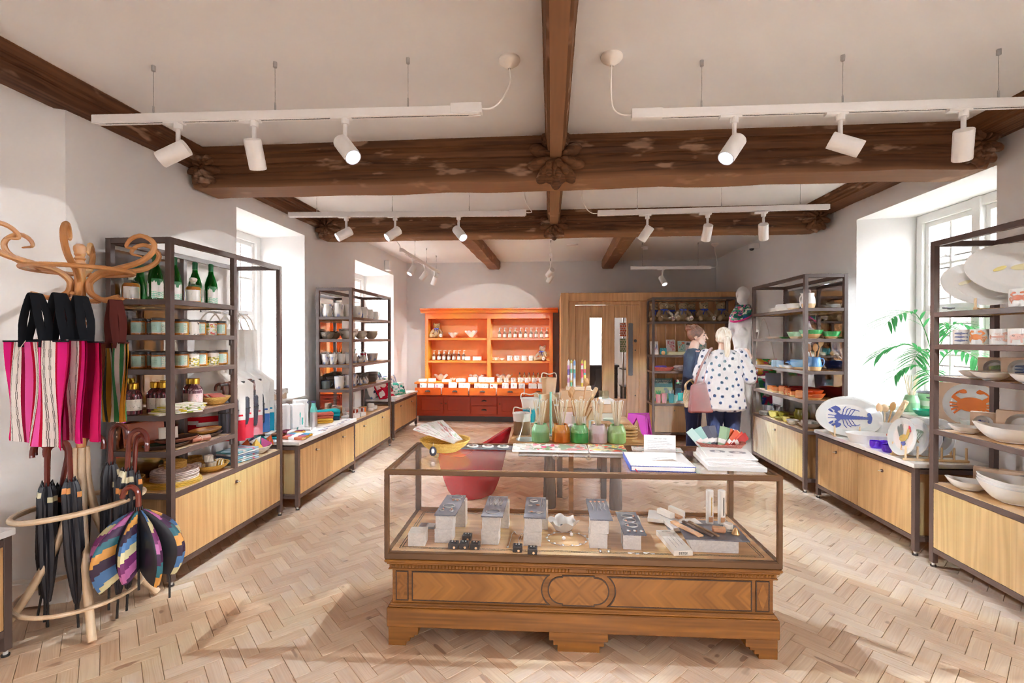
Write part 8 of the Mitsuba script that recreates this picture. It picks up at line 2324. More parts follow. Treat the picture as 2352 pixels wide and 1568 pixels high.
def asparagus():
 return [(un(*[L_([(-0.06, -0.02 + 0.01 * i), (0.055, -0.01 + 0.014 * i)], 0.0055) for i in range(5)]), '#7a9a5a'), (un(*[E_(-0.055, -0.02 + 0.01 * i, 0.014, 0.006) for i in range(5)]), '#c9b46a')]


def decals(items, z, M=None, s=1.0):
 return [('print', join([EXT(affinity.scale(g, s, s, origin=(0, 0)), 0.0006, c, z) for g, c in items]), SA)]


def plate(rx, ry, c='#f1f1f0', rim='#e6e9ea', h=0.018):
 pr_ = [(0, 0), (0.6, 0), (0.66, 0.004), (0.97, h), (1.0, h + 0.002), (0.985, h + 0.0045), (0.68, 0.009), (0.62, 0.0055), (0, 0.0055)]
 g = LATHE([(a * rx, z) for a, z in pr_], 44, cols=[c] * 5 + [rim, c, c]).sc(1, ry / rx, 1)
 return [('plate', g, GL)]


LB = '#2c3a8c'
for i in range(4):
 p = plate(0.245, 0.165, rim='#e2e8ea')
 if i == 0:
  p += decals([(lobster(0.92), LB)], 0.0092)
 put(p, 'oval_platter', 2.60 + 0.035 * i, 4.42 + 0.055 * i, 0.64 + 0.168, ['white oval platter with a dark blue lobster at the front of the rack', 'white oval platter directly behind the lobster platter', 'white oval platter third in the rack behind the lobster', 'white oval platter rearmost in the rack behind the lobster'][i], 'platter', None, -22, 1, 76)
k = thing('platter_rack', 'pale wooden peg rack holding the oval lobster platters', 'rack')
MR = M4(2.62, 4.46, 0.641, -22)
part(k, 'bar', join([B(-0.12, -0.10, -0.12, 0.16, 0, 0.014, '#d9b98a', 0.002), B(0.06, 0.08, -0.12, 0.16, 0, 0.014, '#d9b98a', 0.002)]), SA, M=MR)
for x in (-0.11, 0.07):
 for y in (-0.11, 0.145):
  part(k, 'peg', CYL((x, y, 0.012), (x, y, 0.10), 0.006, n=10, c='#e0c498'), SA, M=MR)
put([('dish', bowl(0.15, 0.075, '#f4f3f2', '#efeeed', 0.78, 0.8).sc(1.15, 0.72, 1), GL)], 'white_casserole', 2.62, 4.16, 0.641, 'deep white oval dish in front of the lobster platter', 'dish', None, -20)
put([('mitt', SPH(0, 0, 0.025, 0.07, 0.035, 0.03, 2, '#b5463a').paint(lambda p: np.where((np.sin(p[:, 0] * 180) > 0.5)[:, None], lin('#e6c9b4'), lin('#b5463a'))), CL)], 'red_spoon_rest', 2.76, 4.06, 0.70, 'red patterned shell lying on a small white dish beside the casserole', 'spoon rest', None, -20)
put([('dish', bowl(0.10, 0.06, '#f2f1f0', '#efeeed', 0.7, 0.8), GL)], 'white_dish', 2.78, 4.04, 0.641, 'small white dish under the red patterned shell', 'dish')
put([('crock', cyl_cup(0.085, 0.15, '#f3f3f3', n=30), GL)], 'white_crock', 2.86, 4.36, 0.641, 'white crock full of wooden utensils on the right bench', 'crock')
for i, (dx, dy, L, kd, lb) in enumerate([(-0.05, -0.02, 0.26, 'spoon', 'flat wooden spatula at the left of the white crock'), (0.10, -0.05, 0.28, 'ladle', 'round wooden spoon leaning right in the white crock'), (0.14, -0.06, 0.36, 'pin', 'pale rolling pin leaning far right in the white crock'), (0.06, 0.0, 0.27, 'spoon', 'twisted olive wood spoon in the middle of the white crock'), (0.03, 0.04, 0.25, 'ladle', 'pale wooden ladle at the back of the white crock')]):
 put([('wood', spoon((0, 0, 0), (dx, dy, L - 0.04), kd, ['#d6a878', '#e6c39a', '#e0bd94', '#b98552', '#e3c9a6'][i]), SA)], 'rolling_pin' if kd == 'pin' else 'wooden_spoon', 2.86, 4.36, 0.656, lb, 'rolling pin' if kd == 'pin' else 'spoon')
for i, (x, y) in enumerate([(2.55, 3.98), (2.55, 3.84), (2.63, 3.87), (2.62, 3.97)]):
 g = LATHE([(0, 0), (0.034, 0), (0.041, 0.012), (0.043, 0.034), (0.04, 0.055), (0.037, 0.054), (0.038, 0.034), (0.034, 0.012), (0, 0.008)], 24, '#4a20c8')
 put([('glass', g, GL)], 'purple_glass', x, y, 0.641, ['vivid purple glass farthest left of the four on the bench', 'vivid purple glass nearest the camera of the four', 'vivid purple glass right of the four, by the rooster plate', 'vivid purple glass at the back of the four'][i], 'glass')


# plate rack with decorated plates
k = thing('plate_rack', 'long pale wooden rack with pegs holding round decorated plates on the right bench', 'rack')
MR = M4(2.66, 3.66, 0.641, -6)
part(k, 'bar', join([B(-0.17, 0.23, -0.10, -0.08, 0, 0.016, '#d9b483', 0.002), B(-0.17, 0.23, 0.05, 0.07, 0, 0.016, '#d9b483', 0.002)]), SA, M=MR)
for i in range(6):
 for y in (-0.09, 0.06):
  part(k, 'peg', CYL((-0.155 + 0.074 * i, y, 0.014), (-0.155 + 0.074 * i, y, 0.10), 0.0065, n=10, c='#e0bd8c'), SA, M=MR)
dec_ = [rooster(), herbs(), [(lobster(0.5), '#b5563a')], [(affinity.translate(fish(0.8), 0, 0.03), '#4a5460'), (affinity.rotate(fish(0.8), 60), '#6a7480')]]
for i in range(4):
 x, y = 2.535 + 0.078 * i, 3.655 - 0.008 * i
 put(plate(0.135, 0.135, rim='#dfe6e8') + decals(dec_[i], 0.0092, s=0.95), 'decorated_plate', x, y, 0.655 + 0.137, ['white plate with a rooster, first in the wooden rack', 'white plate with a bunch of herbs, second in the wooden rack', 'white plate with a rust coloured lobster, third in the wooden rack', 'white plate with grey fish, last in the wooden rack'][i], 'plate', None, -88, 1, 80)

# sill: palm, green vase, jars
k = thing('potted_palm', 'slender potted palm in a green striped pot on the right window sill', 'plant')
MP = M4(3.30, 4.42, 0.866)
part(k, 'pot', LATHE([(0, 0), (0.10, 0), (0.105, 0.01), (0.115, 0.16), (0.118, 0.17), (0.11, 0.17), (0.10, 0.02), (0, 0.02)], 32, cols=['#8fd0a0', '#8fd0a0', '#a8dcb4', '#6d7478', '#6d7478', '#55585c', '#55585c']), GL, M=MP)
part(k, 'band', LATHE([(0.1085, 0.055), (0.1125, 0.056), (0.1145, 0.10), (0.1105, 0.101)], 32, '#f2f4f2'), GL, M=MP, label='white band round the pot')
part(k, 'handle', TUBE(SPL([(-0.10, -0.06, 0.13), (-0.05, -0.118, 0.12), (0.05, -0.118, 0.12), (0.10, -0.06, 0.13)], 14), 0.006, 6, '#4a5054'), SA, M=MP)
part(k, 'soil', LATHE([(0, 0.15), (0.10, 0.148), (0.10, 0.14), (0, 0.14)], 24, '#3a2c22'), CL, M=MP)


def frond(az, L, lift, curve, n=9, seed=0):
 rr = random.Random(seed)
 a = math.radians(az)
 d = np.array([cos(a), sin(a), 0])
 pts = SPL([(0, 0, 0.15), tuple(d * 0.05 * L + np.array([0, 0, 0.15 + lift * 0.5])), tuple(d * 0.35 * L + np.array([0, 0, 0.15 + lift * 0.95])), tuple(d * 0.75 * L + np.array([0, 0, 0.15 + lift * (1 - 0.2 * curve)])), tuple(d * 1.0 * L + np.array([0, 0, 0.15 + lift * (1 - 0.6 * curve)]))], 40)
 ms = [TUBE(pts, lsp(0.0045, 0.0012, len(pts)), 6, '#5f9a5c')]
 side = np.cross(d, [0, 0, 1])
 for i in range(n):
  t = 0.42 + 0.57 * i / n
  j = int(t * (len(pts) - 2))
  p, tg = pts[j], pts[j + 1] - pts[j]
  tg /= np.linalg.norm(tg)
  for s in (-1, 1):
   LL = (0.16 + 0.05 * sin(3.1 * i / n)) * L / 0.5 * rr.uniform(0.85, 1.1)
   o = tg * 0.75 + side * s * 0.62 + np.array([0, 0, 0.18])
   o /= np.linalg.norm(o)
   q = [p + o * LL * u - np.array([0, 0, 1]) * (0.32 * LL * u * u) for u in lsp(0, 1, 7)]
   wv = np.array([0.002, 0.009, 0.012, 0.012, 0.010, 0.006, 0.0005])
   nrm = np.cross(o, np.cross(o, [0, 0, 1]))
   lat = np.cross(o, [0, 0, 1])
   lat /= np.linalg.norm(lat)
   V = np.vstack([np.array(q) - lat * wv[:, None], np.array(q) + np.array([0, 0, -0.002]), np.array(q) + lat * wv[:, None]])
   F = []
   for b in range(6):
    for r_ in (0, 7):
     F += [(r_ + b, r_ + b + 1, r_ + b + 8), (r_ + b, r_ + b + 8, r_ + b + 7)]
   c = lin('#4f9a5e') * rr.uniform(0.8, 1.25)
   ms.append(G(V, F, np.tile(c, (len(F), 1))))
 return join(ms)


for i, (az, L, lift, cu) in enumerate([(196, 0.52, 0.72, 0.30), (215, 0.42, 0.40, 0.5), (170, 0.44, 0.44, 0.5), (250, 0.34, 0.62, 0.35), (285, 0.40, 0.62, 0.4), (230, 0.38, 0.22, 0.8), (270, 0.5, 0.40, 0.6), (185, 0.36, 0.26, 0.8)]):
 part(k, 'frond', frond(az, L, lift, cu, seed=i), 'mat_leaf', 25, M=MP)
v, s = stickvase('#a6dcb0', '#8fd0a0', 41)
k = thing('reed_vase', 'pale green vase with white reeds beside the palm on the window sill', 'vase')
part(k, 'vase', v.sc(0.75, 0.75, 0.95), GL, M=M4(3.12, 4.42, 0.866))
part(k, 'reeds', s.sc(0.9), SA, M=M4(3.12, 4.42, 0.866), kind='stuff', label='pale reeds')
for i, (x, y, c, lb) in enumerate([(3.10, 4.62, '#eef0ef', 'white folded napkins on the sill behind the lobster platters'), (3.08, 4.20, '#1f9a78', 'emerald glass dish on the sill behind the wooden spoons'), (3.14, 4.05, '#e9f0ee', 'white printed cloth on the sill left of the crab plate box'), (3.12, 3.85, '#dfe9e8', 'pale tray on the sill near the crab plate box')]):
 put([('item', bowl(0.09, 0.045, c, c, 0.6) if i == 1 else folded(0.22, 0.14, 0.03, c, pattern(c, ['#d9556a', '#5a9a7a'], 5, i, 0.36)), GL if i == 1 else CL)], ['napkin_pile', 'emerald_dish', 'printed_cloth', 'pale_tray'][i], x, y, 0.866, lb, ['napkins', 'dish', 'cloth', 'tray'][i], None, 80)


def windowbox(w, h, d, r, draw, cx=0.0, plate_c='#eef0f0', c='#cdb095'):
 fr_ = sbox(-w / 2, 0, w / 2, h).difference(Point(cx, h * 0.48).buffer(r, 24))
 e = EXT(fr_, 0.004, c)
 front = G(cst([e.v[:, 0], -d / 2 - e.v[:, 2] + 0.004, e.v[:, 1]]), e.f, c)
 sh = join([B(-w / 2, w / 2, d / 2 - 0.004, d / 2, 0, h, c, 0.001), B(-w / 2, -w / 2 + 0.004, -d / 2, d / 2, 0, h, c, 0.001), B(w / 2 - 0.004, w / 2, -d / 2, d / 2, 0, h, c, 0.001), B(-w / 2, w / 2, -d / 2, d / 2, 0, 0.004, c, 0.001), B(-w / 2, w / 2, -d / 2, d / 2, h - 0.004, h, c, 0.001)])
 pl = plate(r * 1.08, r * 1.08, plate_c)[0][1]
 pr_ = join([EXT(affinity.scale(g_, r / 0.13, r / 0.13, origin=(0, 0)), 0.0006, cc, 0.0092) for g_, cc in draw]) if draw else None
 T_ = lambda g: g.rot(90, 'x').mv(cx, -d / 2 + 0.012 + 0.012, h * 0.48)
 return [('carton', join([front, sh]), SA), ('plate', T_(pl), GL)] + ([('print', T_(pr_), SA)] if pr_ else [])


f3 = [(affinity.translate(fish(0.75), 0, 0.04 * q), '#3a4a6c') for q in (-1, 0, 1)]
FG = lambda x, y: face(x, y) - 4
put(windowbox(0.40, 0.30, 0.05, 0.16, [(crab(1.3), '#d9722c')]), 'plate_box', 3.10, 3.80, 0.866, 'large kraft box with an orange crab plate on the window sill', 'plate box', None, FG(3.0, 3.5), 1, -4)
# unit G, shelf tops: base .557, .907, 1.257, 1.462, 1.67
z4 = 1.671
for i, (x, y, rx, ry, zc, ang, lb) in enumerate([(2.60, 3.13, 0.19, 0.125, 0.155, -22, 'large white oval platter leaning in front on the top shelf of the fish crockery unit'), (2.68, 2.99, 0.23, 0.15, 0.225, -18, 'larger white oval platter behind, on the top shelf of the fish crockery unit')]):
 p = plate(rx, ry, rim='#eef0f0') + decals([(E_(0.02, 0.02, 0.05, 0.018, 20), '#e3d9a0'), (E_(-0.07, -0.01, 0.03, 0.012, 40), '#e6d67a' if i else '#e9e2c0')], 0.0092)
 p = [(n, g.rot(ang), m_) for n, g, m_ in p]
 put(p, 'oval_platter', x, y, z4 + zc, lb, 'platter', None, FG(x, y), 1, 78)
k = thing('platter_stand', 'pale wooden stand under the two white oval platters on the top shelf', 'stand')
MR = M4(2.64, 3.06, z4, FG(2.64, 3.06))
part(k, 'bar', join([B(-0.10, -0.08, -0.08, 0.12, 0, 0.014, '#d9b483', 0.002), B(0.08, 0.10, -0.08, 0.12, 0, 0.014, '#d9b483', 0.002), B(-0.10, 0.10, 0.02, 0.035, 0, 0.012, '#d9b483', 0.002)]), SA, M=MR)
for x in (-0.09, 0.09):
 part(k, 'peg', CYL((x, -0.07, 0.012), (x, -0.07, 0.07), 0.006, n=10, c='#e0bd8c'), SA, M=MR)


def drawmug(draw, r=0.046, h=0.092, hang=15, off=0.0):
 """mug with figures wrapped on its front"""
 p = mug('#f3f2f0', None, r, h, hang)
 for g_, c in draw:
  e = EXT(g_, 0.0006, c)
  t = trimesh.Trimesh(e.v, e.f, process=False).subdivide_to_size(0.012)
  v = t.vertices
  a = v[:, 0] / r + off
  p.append(('print', G(cst([np.sin(a) * (r + 0.0008 + v[:, 2]), -np.cos(a) * (r + 0.0008 + v[:, 2]), h * 0.5 + v[:, 1]]), t.faces, c), SA))
 return p


put(drawmug([(affinity.translate(crab(0.45), -0.01, 0), '#c9653a')], 0.05, 0.10), 'drawn_mug', 2.56, 2.83, z4, 'white mug with a small red crab next to the platters on the top shelf', 'mug', None, FG(2.56, 2.83))
cow = un(E_(0, 0, 0.03, 0.016), E_(0.03, 0.008, 0.01, 0.009), L_([(-0.02, -0.01), (-0.022, -0.03)], 0.004), L_([(0.018, -0.01), (0.02, -0.03)], 0.004))
for i, (y, dr_, lb) in enumerate([(3.20, [(affinity.translate(fish(0.32), 0, q * 0.022), '#5a6a9c') for q in (-1, 0, 1)], 'white mug with three blue fish on the second shelf of the fish crockery unit'), (3.075, [(affinity.translate(crab(0.52), -0.008, 0), '#e07a2c')], 'white mug with an orange crab on the second shelf of the fish crockery unit'),
       (2.945, [(affinity.rotate(lobster(0.24), 180), '#c98a72')], 'white mug with a pink lobster on the second shelf of the fish crockery unit'), (2.835, [(cow, '#e3b4a8'), (un(E_(-0.012, 0.005, 0.007, 0.005), E_(0.01, -0.002, 0.006, 0.005), E_(0.02, 0.012, 0.005, 0.004)), '#4a2a2c')], 'white mug with a spotted animal on the second shelf of the fish crockery unit')]):
 put(drawmug(dr_, off=-0.1), 'drawn_mug', 2.555, y, 1.463, lb, 'mug', None, FG(2.55, y) - 4)
ov_b = lambda r, h, sx=1.0, sy=1.0, tip=0.0: [('bowl', (lambda g: G(g.v + cst([0 * g.v[:, 0], 0 * g.v[:, 0], tip * np.clip(np.abs(g.v[:, 0]) / r - 0.3, 0, 1) ** 1.5 * g.v[:, 2] / h]), g.f, g.c))(bowl(r, h, '#f4f3f2', '#efeeed', 0.42, 0.6, n=40).sc(sx, sy, 1)), GL)]
z3 = 1.258
put(ov_b(0.085, 0.042), 'white_bowl', 2.59, 3.14, z3, 'shallow white bowl left on the third shelf of the fish crockery unit', 'bowl')
put(ov_b(0.09, 0.045), 'white_bowl', 2.555, 3.0, z3, 'shallow white bowl in front of the asparagus plate box', 'bowl')
put(ov_b(0.085, 0.05), 'white_bowl', 2.55, 2.76, z3, 'white bowl in front of the fish plate box', 'bowl')
put(windowbox(0.15, 0.125, 0.05, 0.052, asparagus()), 'plate_box', 2.72, 3.17, z3, 'kraft box with an asparagus plate on the third shelf', 'plate box', None, FG(2.72, 3.17))
put(windowbox(0.17, 0.13, 0.05, 0.058, f3), 'plate_box', 2.72, 3.0, z3, 'kraft box with a three-fish plate on the third shelf', 'plate box', None, FG(2.72, 3.0))
z2 = 0.908
put(ov_b(0.085, 0.04, 1.05, 0.8, 0.012), 'white_bowl', 2.60, 3.22, z2, 'small oval white bowl on the fourth shelf of the fish crockery unit', 'bowl', None, -30)
cb = ov_b(0.15, 0.085, 1.15, 0.8, 0.025)
e = EXT(crab(0.62), 0.0008, '#b5642c')
cb.append(('print', G(e.v * [1, 1, 1] + [0.0, 0.02, 0.016], e.f, e.c), SA))
put(cb, 'white_bowl', 2.63, 2.95, z2, 'large pointed white bowl with an orange crab inside', 'bowl', None, -30)
put(windowbox(0.12, 0.125, 0.055, 0.046, [(lobster(0.40), LB)]), 'plate_box', 2.74, 3.27, z2, 'small kraft box with a blue lobster plate on the fourth shelf', 'plate box', None, FG(2.74, 3.27))
put(windowbox(0.22, 0.16, 0.06, 0.072, []), 'plate_box', 2.78, 3.06, z2, 'wide kraft box with an empty looking plate on the fourth shelf', 'plate box', None, FG(2.78, 3.06))
put(windowbox(0.20, 0.20, 0.06, 0.08, [(un(*[E_(0.03 * (q % 3) - 0.03, 0.035 * (q // 3) - 0.03, 0.022, 0.014, 30 * q) for q in range(9)]), '#8a9460')]), 'plate_box', 2.70, 2.74, z2, 'kraft box with a green artichoke plate at the right edge', 'plate box', None, FG(2.7, 2.74))
z1 = 0.558
b1 = ov_b(0.10, 0.055, 1.15, 0.8, 0.02)
b1.append(('print', EXT(E_(0, 0.012, 0.03, 0.02), 0.0008, '#6a3a34', 0.014), SA))
put(b1, 'white_bowl', 2.60, 3.20, z1, 'small pointed white bowl with a dark red motif on the base shelf', 'bowl', None, -30)
for i in range(3):
 b1 = ov_b(0.155, 0.095, 1.15, 0.82, 0.03)
 if i == 2:
  b1.append(('print', EXT(un(E_(-0.03, 0.03, 0.03, 0.016, 20), E_(0.05, 0.02, 0.035, 0.018, 10)), 0.0008, '#3a2a3c', 0.022), SA))
 put(b1, 'white_bowl', 2.66, 2.95, z1 + 0.018 * i, ['large pointed white bowl at the bottom of the nest on the base shelf', 'large pointed white bowl in the middle of the nest on the base shelf', 'large pointed white bowl with mussels inside, on top of the nest'][i], 'bowl', None, -30)
put(windowbox(0.12, 0.12, 0.055, 0.044, hare()), 'plate_box', 2.76, 3.27, z1, 'small kraft box with a brown hare plate on the base shelf', 'plate box', None, FG(2.76, 3.27))
put(windowbox(0.22, 0.15, 0.06, 0.068, [(E_(0, -0.02, 0.10, 0.05), '#2a2628')]), 'plate_box', 2.79, 3.05, z1, 'wide kraft box with a dark plate on the base shelf', 'plate box', None, FG(2.79, 3.05))
put(windowbox(0.20, 0.17, 0.06, 0.075, []), 'plate_box', 2.74, 2.74, z1, 'kraft box with a plain rimmed plate at the right edge of the base shelf', 'plate box', None, FG(2.74, 2.74))
# ================================================================== IN AND ON THE SHOWCASE
SF = 0.4555
SLATE = '#4a4d55'


def slate(w, d, seed, t=0.006):
 rr = random.Random(seed)
 P = []
 for a, b, n in (((-w / 2, -d / 2), (w / 2, -d / 2), 26), ((w / 2, -d / 2), (w / 2, d / 2), 26), ((w / 2, d / 2), (-w / 2, d / 2), 26), ((-w / 2, d / 2), (-w / 2, -d / 2), 26)):
  for i in range(n):
   q = i / n
   P.append((a[0] + (b[0] - a[0]) * q + rr.uniform(-0.0014, 0.0014), a[1] + (b[1] - a[1]) * q + rr.uniform(-0.0014, 0.0014)))
 e = EXT(Polygon(P), t, SLATE)
 return [('slate', e.paint(lambda p: lin(SLATE) * (0.8 + 0.5 * meshkit.fbm(p * 60, 3, seed)[:, None])), SA, 15)]


def stoneblk(w, d, h, seed, c='#b3ada6'):
 g = MAN(manbox(-w / 2, w / 2, -d / 2, d / 2, 0, h).refine_to_length(0.008))
 nn = meshkit.fbm(g.v * 55 + seed, 3, seed) - 0.5
 k_ = (np.abs(g.v[:, 0]) > w / 2 - 1e-4).astype(float) + (np.abs(g.v[:, 1]) > d / 2 - 1e-4)
 g.v[:, :2] *= 1 + (nn * 0.035 * (k_ > 0))[:, None]
 return [('stone', g.paint(lambda p: lin(c) * (0.82 + 0.4 * meshkit.fbm(p * 130, 3, seed)[:, None])), 'mat_matte', 20)]


BH = 0.0715
cols_ = ['first', 'second', 'third', 'fourth', 'fifth']
SL = [(-0.545, 2.53, 2), (-0.305, 2.53, 2), (-0.090, 2.53, 2), (0.240, 2.53, 2), (0.405, 2.54, 1)]
for i, (x, y, n) in enumerate(SL):
 for j in range(n):
  put(stoneblk(0.088, 0.088, BH, i * 3 + j), 'stone_block', x + 0.004 * (j - 0.5), 2.447, SF + 0.0007 + j * (BH + 0.0005), f'{"lower" if j == 0 else "upper"} pale stone cube under the front of the {cols_[i]} slate from the left' if n == 2 else 'single pale stone cube under the front of the fifth slate from the left', 'stone block', None, 2 * j - 1)
 for j in range(n):
  put(stoneblk(0.06, 0.06, BH, i * 5 + j + 20, '#c2bcb4'), 'stone_block', x + 0.045, 2.645, SF + 0.0007 + j * (BH + 0.0005), f'{"lower" if j == 0 else "upper"} small stone cube under the rear of the {cols_[i]} slate from the left' if n == 2 else 'small stone cube under the rear of the fifth slate from the left', 'stone block')
 put(slate(0.11, 0.31, i), 'slate_slab', x + 0.01, y + 0.01, SF + 0.0012 + n * (BH + 0.0005), f'{cols_[i]} dark slate slab from the left in the showcase, carrying silver jewellery', 'slate')
SV, CO = '#dcdcdc', '#d9a080'


def ringy(r, t=0.0022, c=SV, ry=None, seed=0, wob=0.0):
 return TUBE([(r * cos(a), (ry or r) * sin(a), t + wob * (1 + sin(5 * a + seed))) for a in lsp(0, 2 * pi, 37)[:-1]], t, 7, c, True)


def chainpts(pts, t=0.0014):
 return TUBE(SPL(pts, 40), t, 6, SV)


zS = lambda n: SF + 0.0015 + n * (BH + 0.0005) + 0.006
J = []
x, y = -0.535, 2.54
J += [('bracelet', ringy(0.032), x + 0.008, y + 0.115, 2, 'plain silver bangle at the back of the first slate', 'bracelet'), ('bracelet', ringy(0.030, 0.0028, SV, 0.026), x - 0.004, y - 0.03, 2, 'silver bangle in the middle of the first slate', 'bracelet'),
  ('charm', join([SPH(0.012 * q, 0.006 * (q % 2), 0.005, 0.006, 0.006, 0.004, 1, SV if q % 2 else CO) for q in range(4)]), x + 0.0, y + 0.055, 2, 'cluster of silver and copper charms on the first slate', 'charm'),
  ('ring', join([ringy(0.010), SPH(0.006, 0.006, 0.008, 0.005, c=CO, sub=1)]), x - 0.028, y - 0.095, 2, 'silver ring with copper bead at the front left of the first slate', 'ring'), ('ring', join([ringy(0.009, 0.003), SPH(0, 0.006, 0.009, 0.005, c=CO, sub=1)]), x + 0.024, y - 0.10, 2, 'thick silver ring at the front right of the first slate', 'ring')]
x = -0.295
for q in range(3):
 J.append(('necklace', join([chainpts([(-0.008, 0.06, 0.0015), (-0.010, 0.0, 0.0015), (0.0, -0.05, 0.0015), (0.010, 0.0, 0.0015), (0.008, 0.06, 0.0015)]), SPH(0, -0.055, 0.004, 0.006, 0.006, 0.003, 1, SV)]), x - 0.027 + 0.027 * q, y + 0.06, 2, ['left silver pendant necklace on the second slate', 'middle silver pendant necklace on the second slate', 'right silver pendant necklace on the second slate'][q], 'necklace'))
J.append(('bracelet', ringy(0.036, 0.002, SV, 0.03), x, y - 0.095, 2, 'silver bangle at the front of the second slate', 'bracelet'))
x = -0.08
J += [('necklace', chainpts([(-0.003, 0.09, 0.0015), (-0.005, 0.02, 0.0015), (0.0, -0.04, 0.0015), (0.006, 0.02, 0.0015), (0.004, 0.09, 0.0015)]), x + 0.035, y + 0.04, 2, 'fine silver chain along the right of the third slate', 'necklace'), ('bracelet', ringy(0.02, 0.003, SV, 0.018, 1, 0.001), x - 0.012, y + 0.08, 2, 'small beaded silver bracelet at the back of the third slate', 'bracelet'),
  ('brooch', SPH(0, 0, 0.003, 0.012, 0.012, 0.003, 2, SV), x - 0.028, y + 0.01, 2, 'round silver disc brooch on the left of the third slate', 'brooch'), ('brooch', SPH(0, 0, 0.003, 0.012, 0.008, 0.004, 2, CO), x + 0.012, y + 0.02, 2, 'copper oval brooch in the middle of the third slate', 'brooch'),
  ('brooch', join([SPH(0.012 * q, 0.008 * (q % 2), 0.003, 0.009, 0.006, 0.003, 1, CO if q == 1 else SV) for q in range(3)]), x - 0.03, y - 0.09, 2, 'silver leaf brooch at the front left of the third slate', 'brooch'), ('brooch', join([ringy(0.012, 0.002), ringy(0.007, 0.002), SPH(0.018, 0.002, 0.003, 0.008, 0.006, 0.003, 1, SV)]), x + 0.02, y - 0.09, 2, 'silver filigree brooch at the front right of the third slate', 'brooch')]
x = 0.25
for q in range(4):
 J.append(('bracelet', join([chainpts([(0, 0.06, 0.002), (0.005, 0.02, 0.002), (0.008 - 0.004 * q, -0.03, 0.002), (0.004, -0.065, 0.002)], 0.0022), SPH(0, 0.064, 0.004, 0.008, 0.004, 0.004, 1, CO)]), x - 0.033 + 0.022 * q, y + 0.03, 2, ['first', 'second', 'third', 'fourth'][q] + ' silver chain bracelet with copper tag from the left on the fourth slate', 'bracelet'))
x = 0.415
for q in range(3):
 J.append(('bracelet', join([ringy(0.032, 0.0032, SV, 0.026), SPH(0.03 if q == 0 else -0.02, -0.012, 0.007, 0.006, c=CO, sub=1)]), x, y + 0.095 - 0.065 * q, 1, ['rearmost', 'middle', 'front'][q] + ' silver bangle with copper bead on the fifth slate', 'bracelet'))
 J.append(('charm', join([SPH(0, 0, 0.006, 0.008, 0.006, 0.006, 1, SV), SPH(0.008, 0.002, 0.004, 0.006, 0.005, 0.004, 1, CO)]), x - 0.03 + 0.032 * q, y - 0.115, 1, ['left', 'middle', 'right'][q] + ' small silver charm at the front of the fifth slate', 'charm'))
for n, g, x_, y_, lv, lb, ct in J:
 solo(n, g, ME, lb, ct, M=M4(x_, y_, zS(lv)))
# loose pieces on the case floor
put(stoneblk(0.085, 0.085, 0.065, 77, '#bdb5ab'), 'stone_block', -0.675, 2.395, SF + 0.0008, 'rough topped pale stone block alone in the left front corner of the showcase', 'stone block', None, 4)
for i, (x, y) in enumerate([(-0.483, 2.355), (-0.430, 2.360), (-0.374, 2.358), (-0.432, 2.455), (-0.162, 2.345), (-0.088, 2.326)]):
 put([('box', B(-0.023, 0.023, -0.022, 0.022, 0, 0.028, '#211d1d', 0.002), SA), ('pad', B(-0.018, 0.018, -0.017, 0.017, 0.028, 0.0295, '#141212', 0.0005), CL), ('earring', SPH(-0.007, 0, 0.0315, 0.0035, c=SV, sub=1), ME), ('earring', SPH(0.007, 0, 0.0315, 0.0035, c=CO if i in (0, 2) else SV, sub=1), ME),
   ('seal', CYL((0.006, -0.0222, 0.009), (0.006, -0.0235, 0.009), 0.006, n=14, c='#e0b88a'), SA)], 'earring_box', x, y, SF + 0.0008, ['black earring box, left of three in front of the first slate', 'black earring box, middle of three in front of the first slate', 'black earring box, right of three in front of the first slate', 'black earring box behind the row of three', 'black earring box left in front of the third slate', 'black earring box right in front of the third slate'][i], 'box')
put([('frame', B(-0.045, 0.045, -0.03, 0.03, 0, 0.012, '#8a8d90', 0.002), SA), ('well', join([B(-0.04, -0.004, -0.025, 0.025, 0.012, 0.0126, '#5a4644', 0), B(0.004, 0.04, -0.025, 0.025, 0.012, 0.0126, '#b9bcc0', 0)]), SA)], 'pin_tray', -0.68, 2.60, SF + 0.0008, 'small grey tray with two wells at the left rear of the showcase', 'tray')
solo('necklace', join([chainpts([(0.012, 0.10, 0.002), (0.0, 0.13, 0.002), (-0.01, 0.10, 0.002), (-0.012, 0.02, 0.002), (-0.016, -0.06, 0.002)], 0.0015), SPH(-0.018, -0.068, 0.004, 0.006, 0.006, 0.004, 1, SV)]), ME, 'fine silver necklace with pendant lying left of the third stone stack', 'necklace', M=M4(-0.195, 2.44, SF + 0.001))
solo('necklace', join([chainpts([(0.008, 0.08, 0.002), (0.0, 0.0, 0.002), (-0.006, -0.05, 0.002), (-0.01, 0.02, 0.002), (0.0, 0.08, 0.002)], 0.0013), SPH(-0.006, -0.054, 0.004, 0.005, 0.005, 0.003, 1, SV)]), ME, 'second fine silver necklace lying closer to the third stone stack', 'necklace', M=M4(-0.155, 2.47, SF + 0.001))
bd = [ringy(0.105, 0.0012, SV, 0.085)]
for i in range(14):
 a = i * 2 * pi / 14
 bd.append(SPH(0.105 * cos(a), 0.085 * sin(a), 0.005, 0.007, 0.005, 0.0045, 1, '#e3e3e3'))
solo('necklace', join(bd), ME, 'round necklace of silver leaves spread out in the middle of the showcase', 'necklace', M=M4(0.085, 2.50, SF + 0.001))
for i, (x, y) in enumerate([(0.068, 2.49), (0.11, 2.54)]):
 solo('pearl', SPH(0, 0, 0.0095, 0.0095, c='#f1efec', sub=2), GL, ['left white pearl stud inside the leaf necklace', 'right white pearl stud inside the leaf necklace'][i], 'pearl', M=M4(x, y, SF + 0.0005))
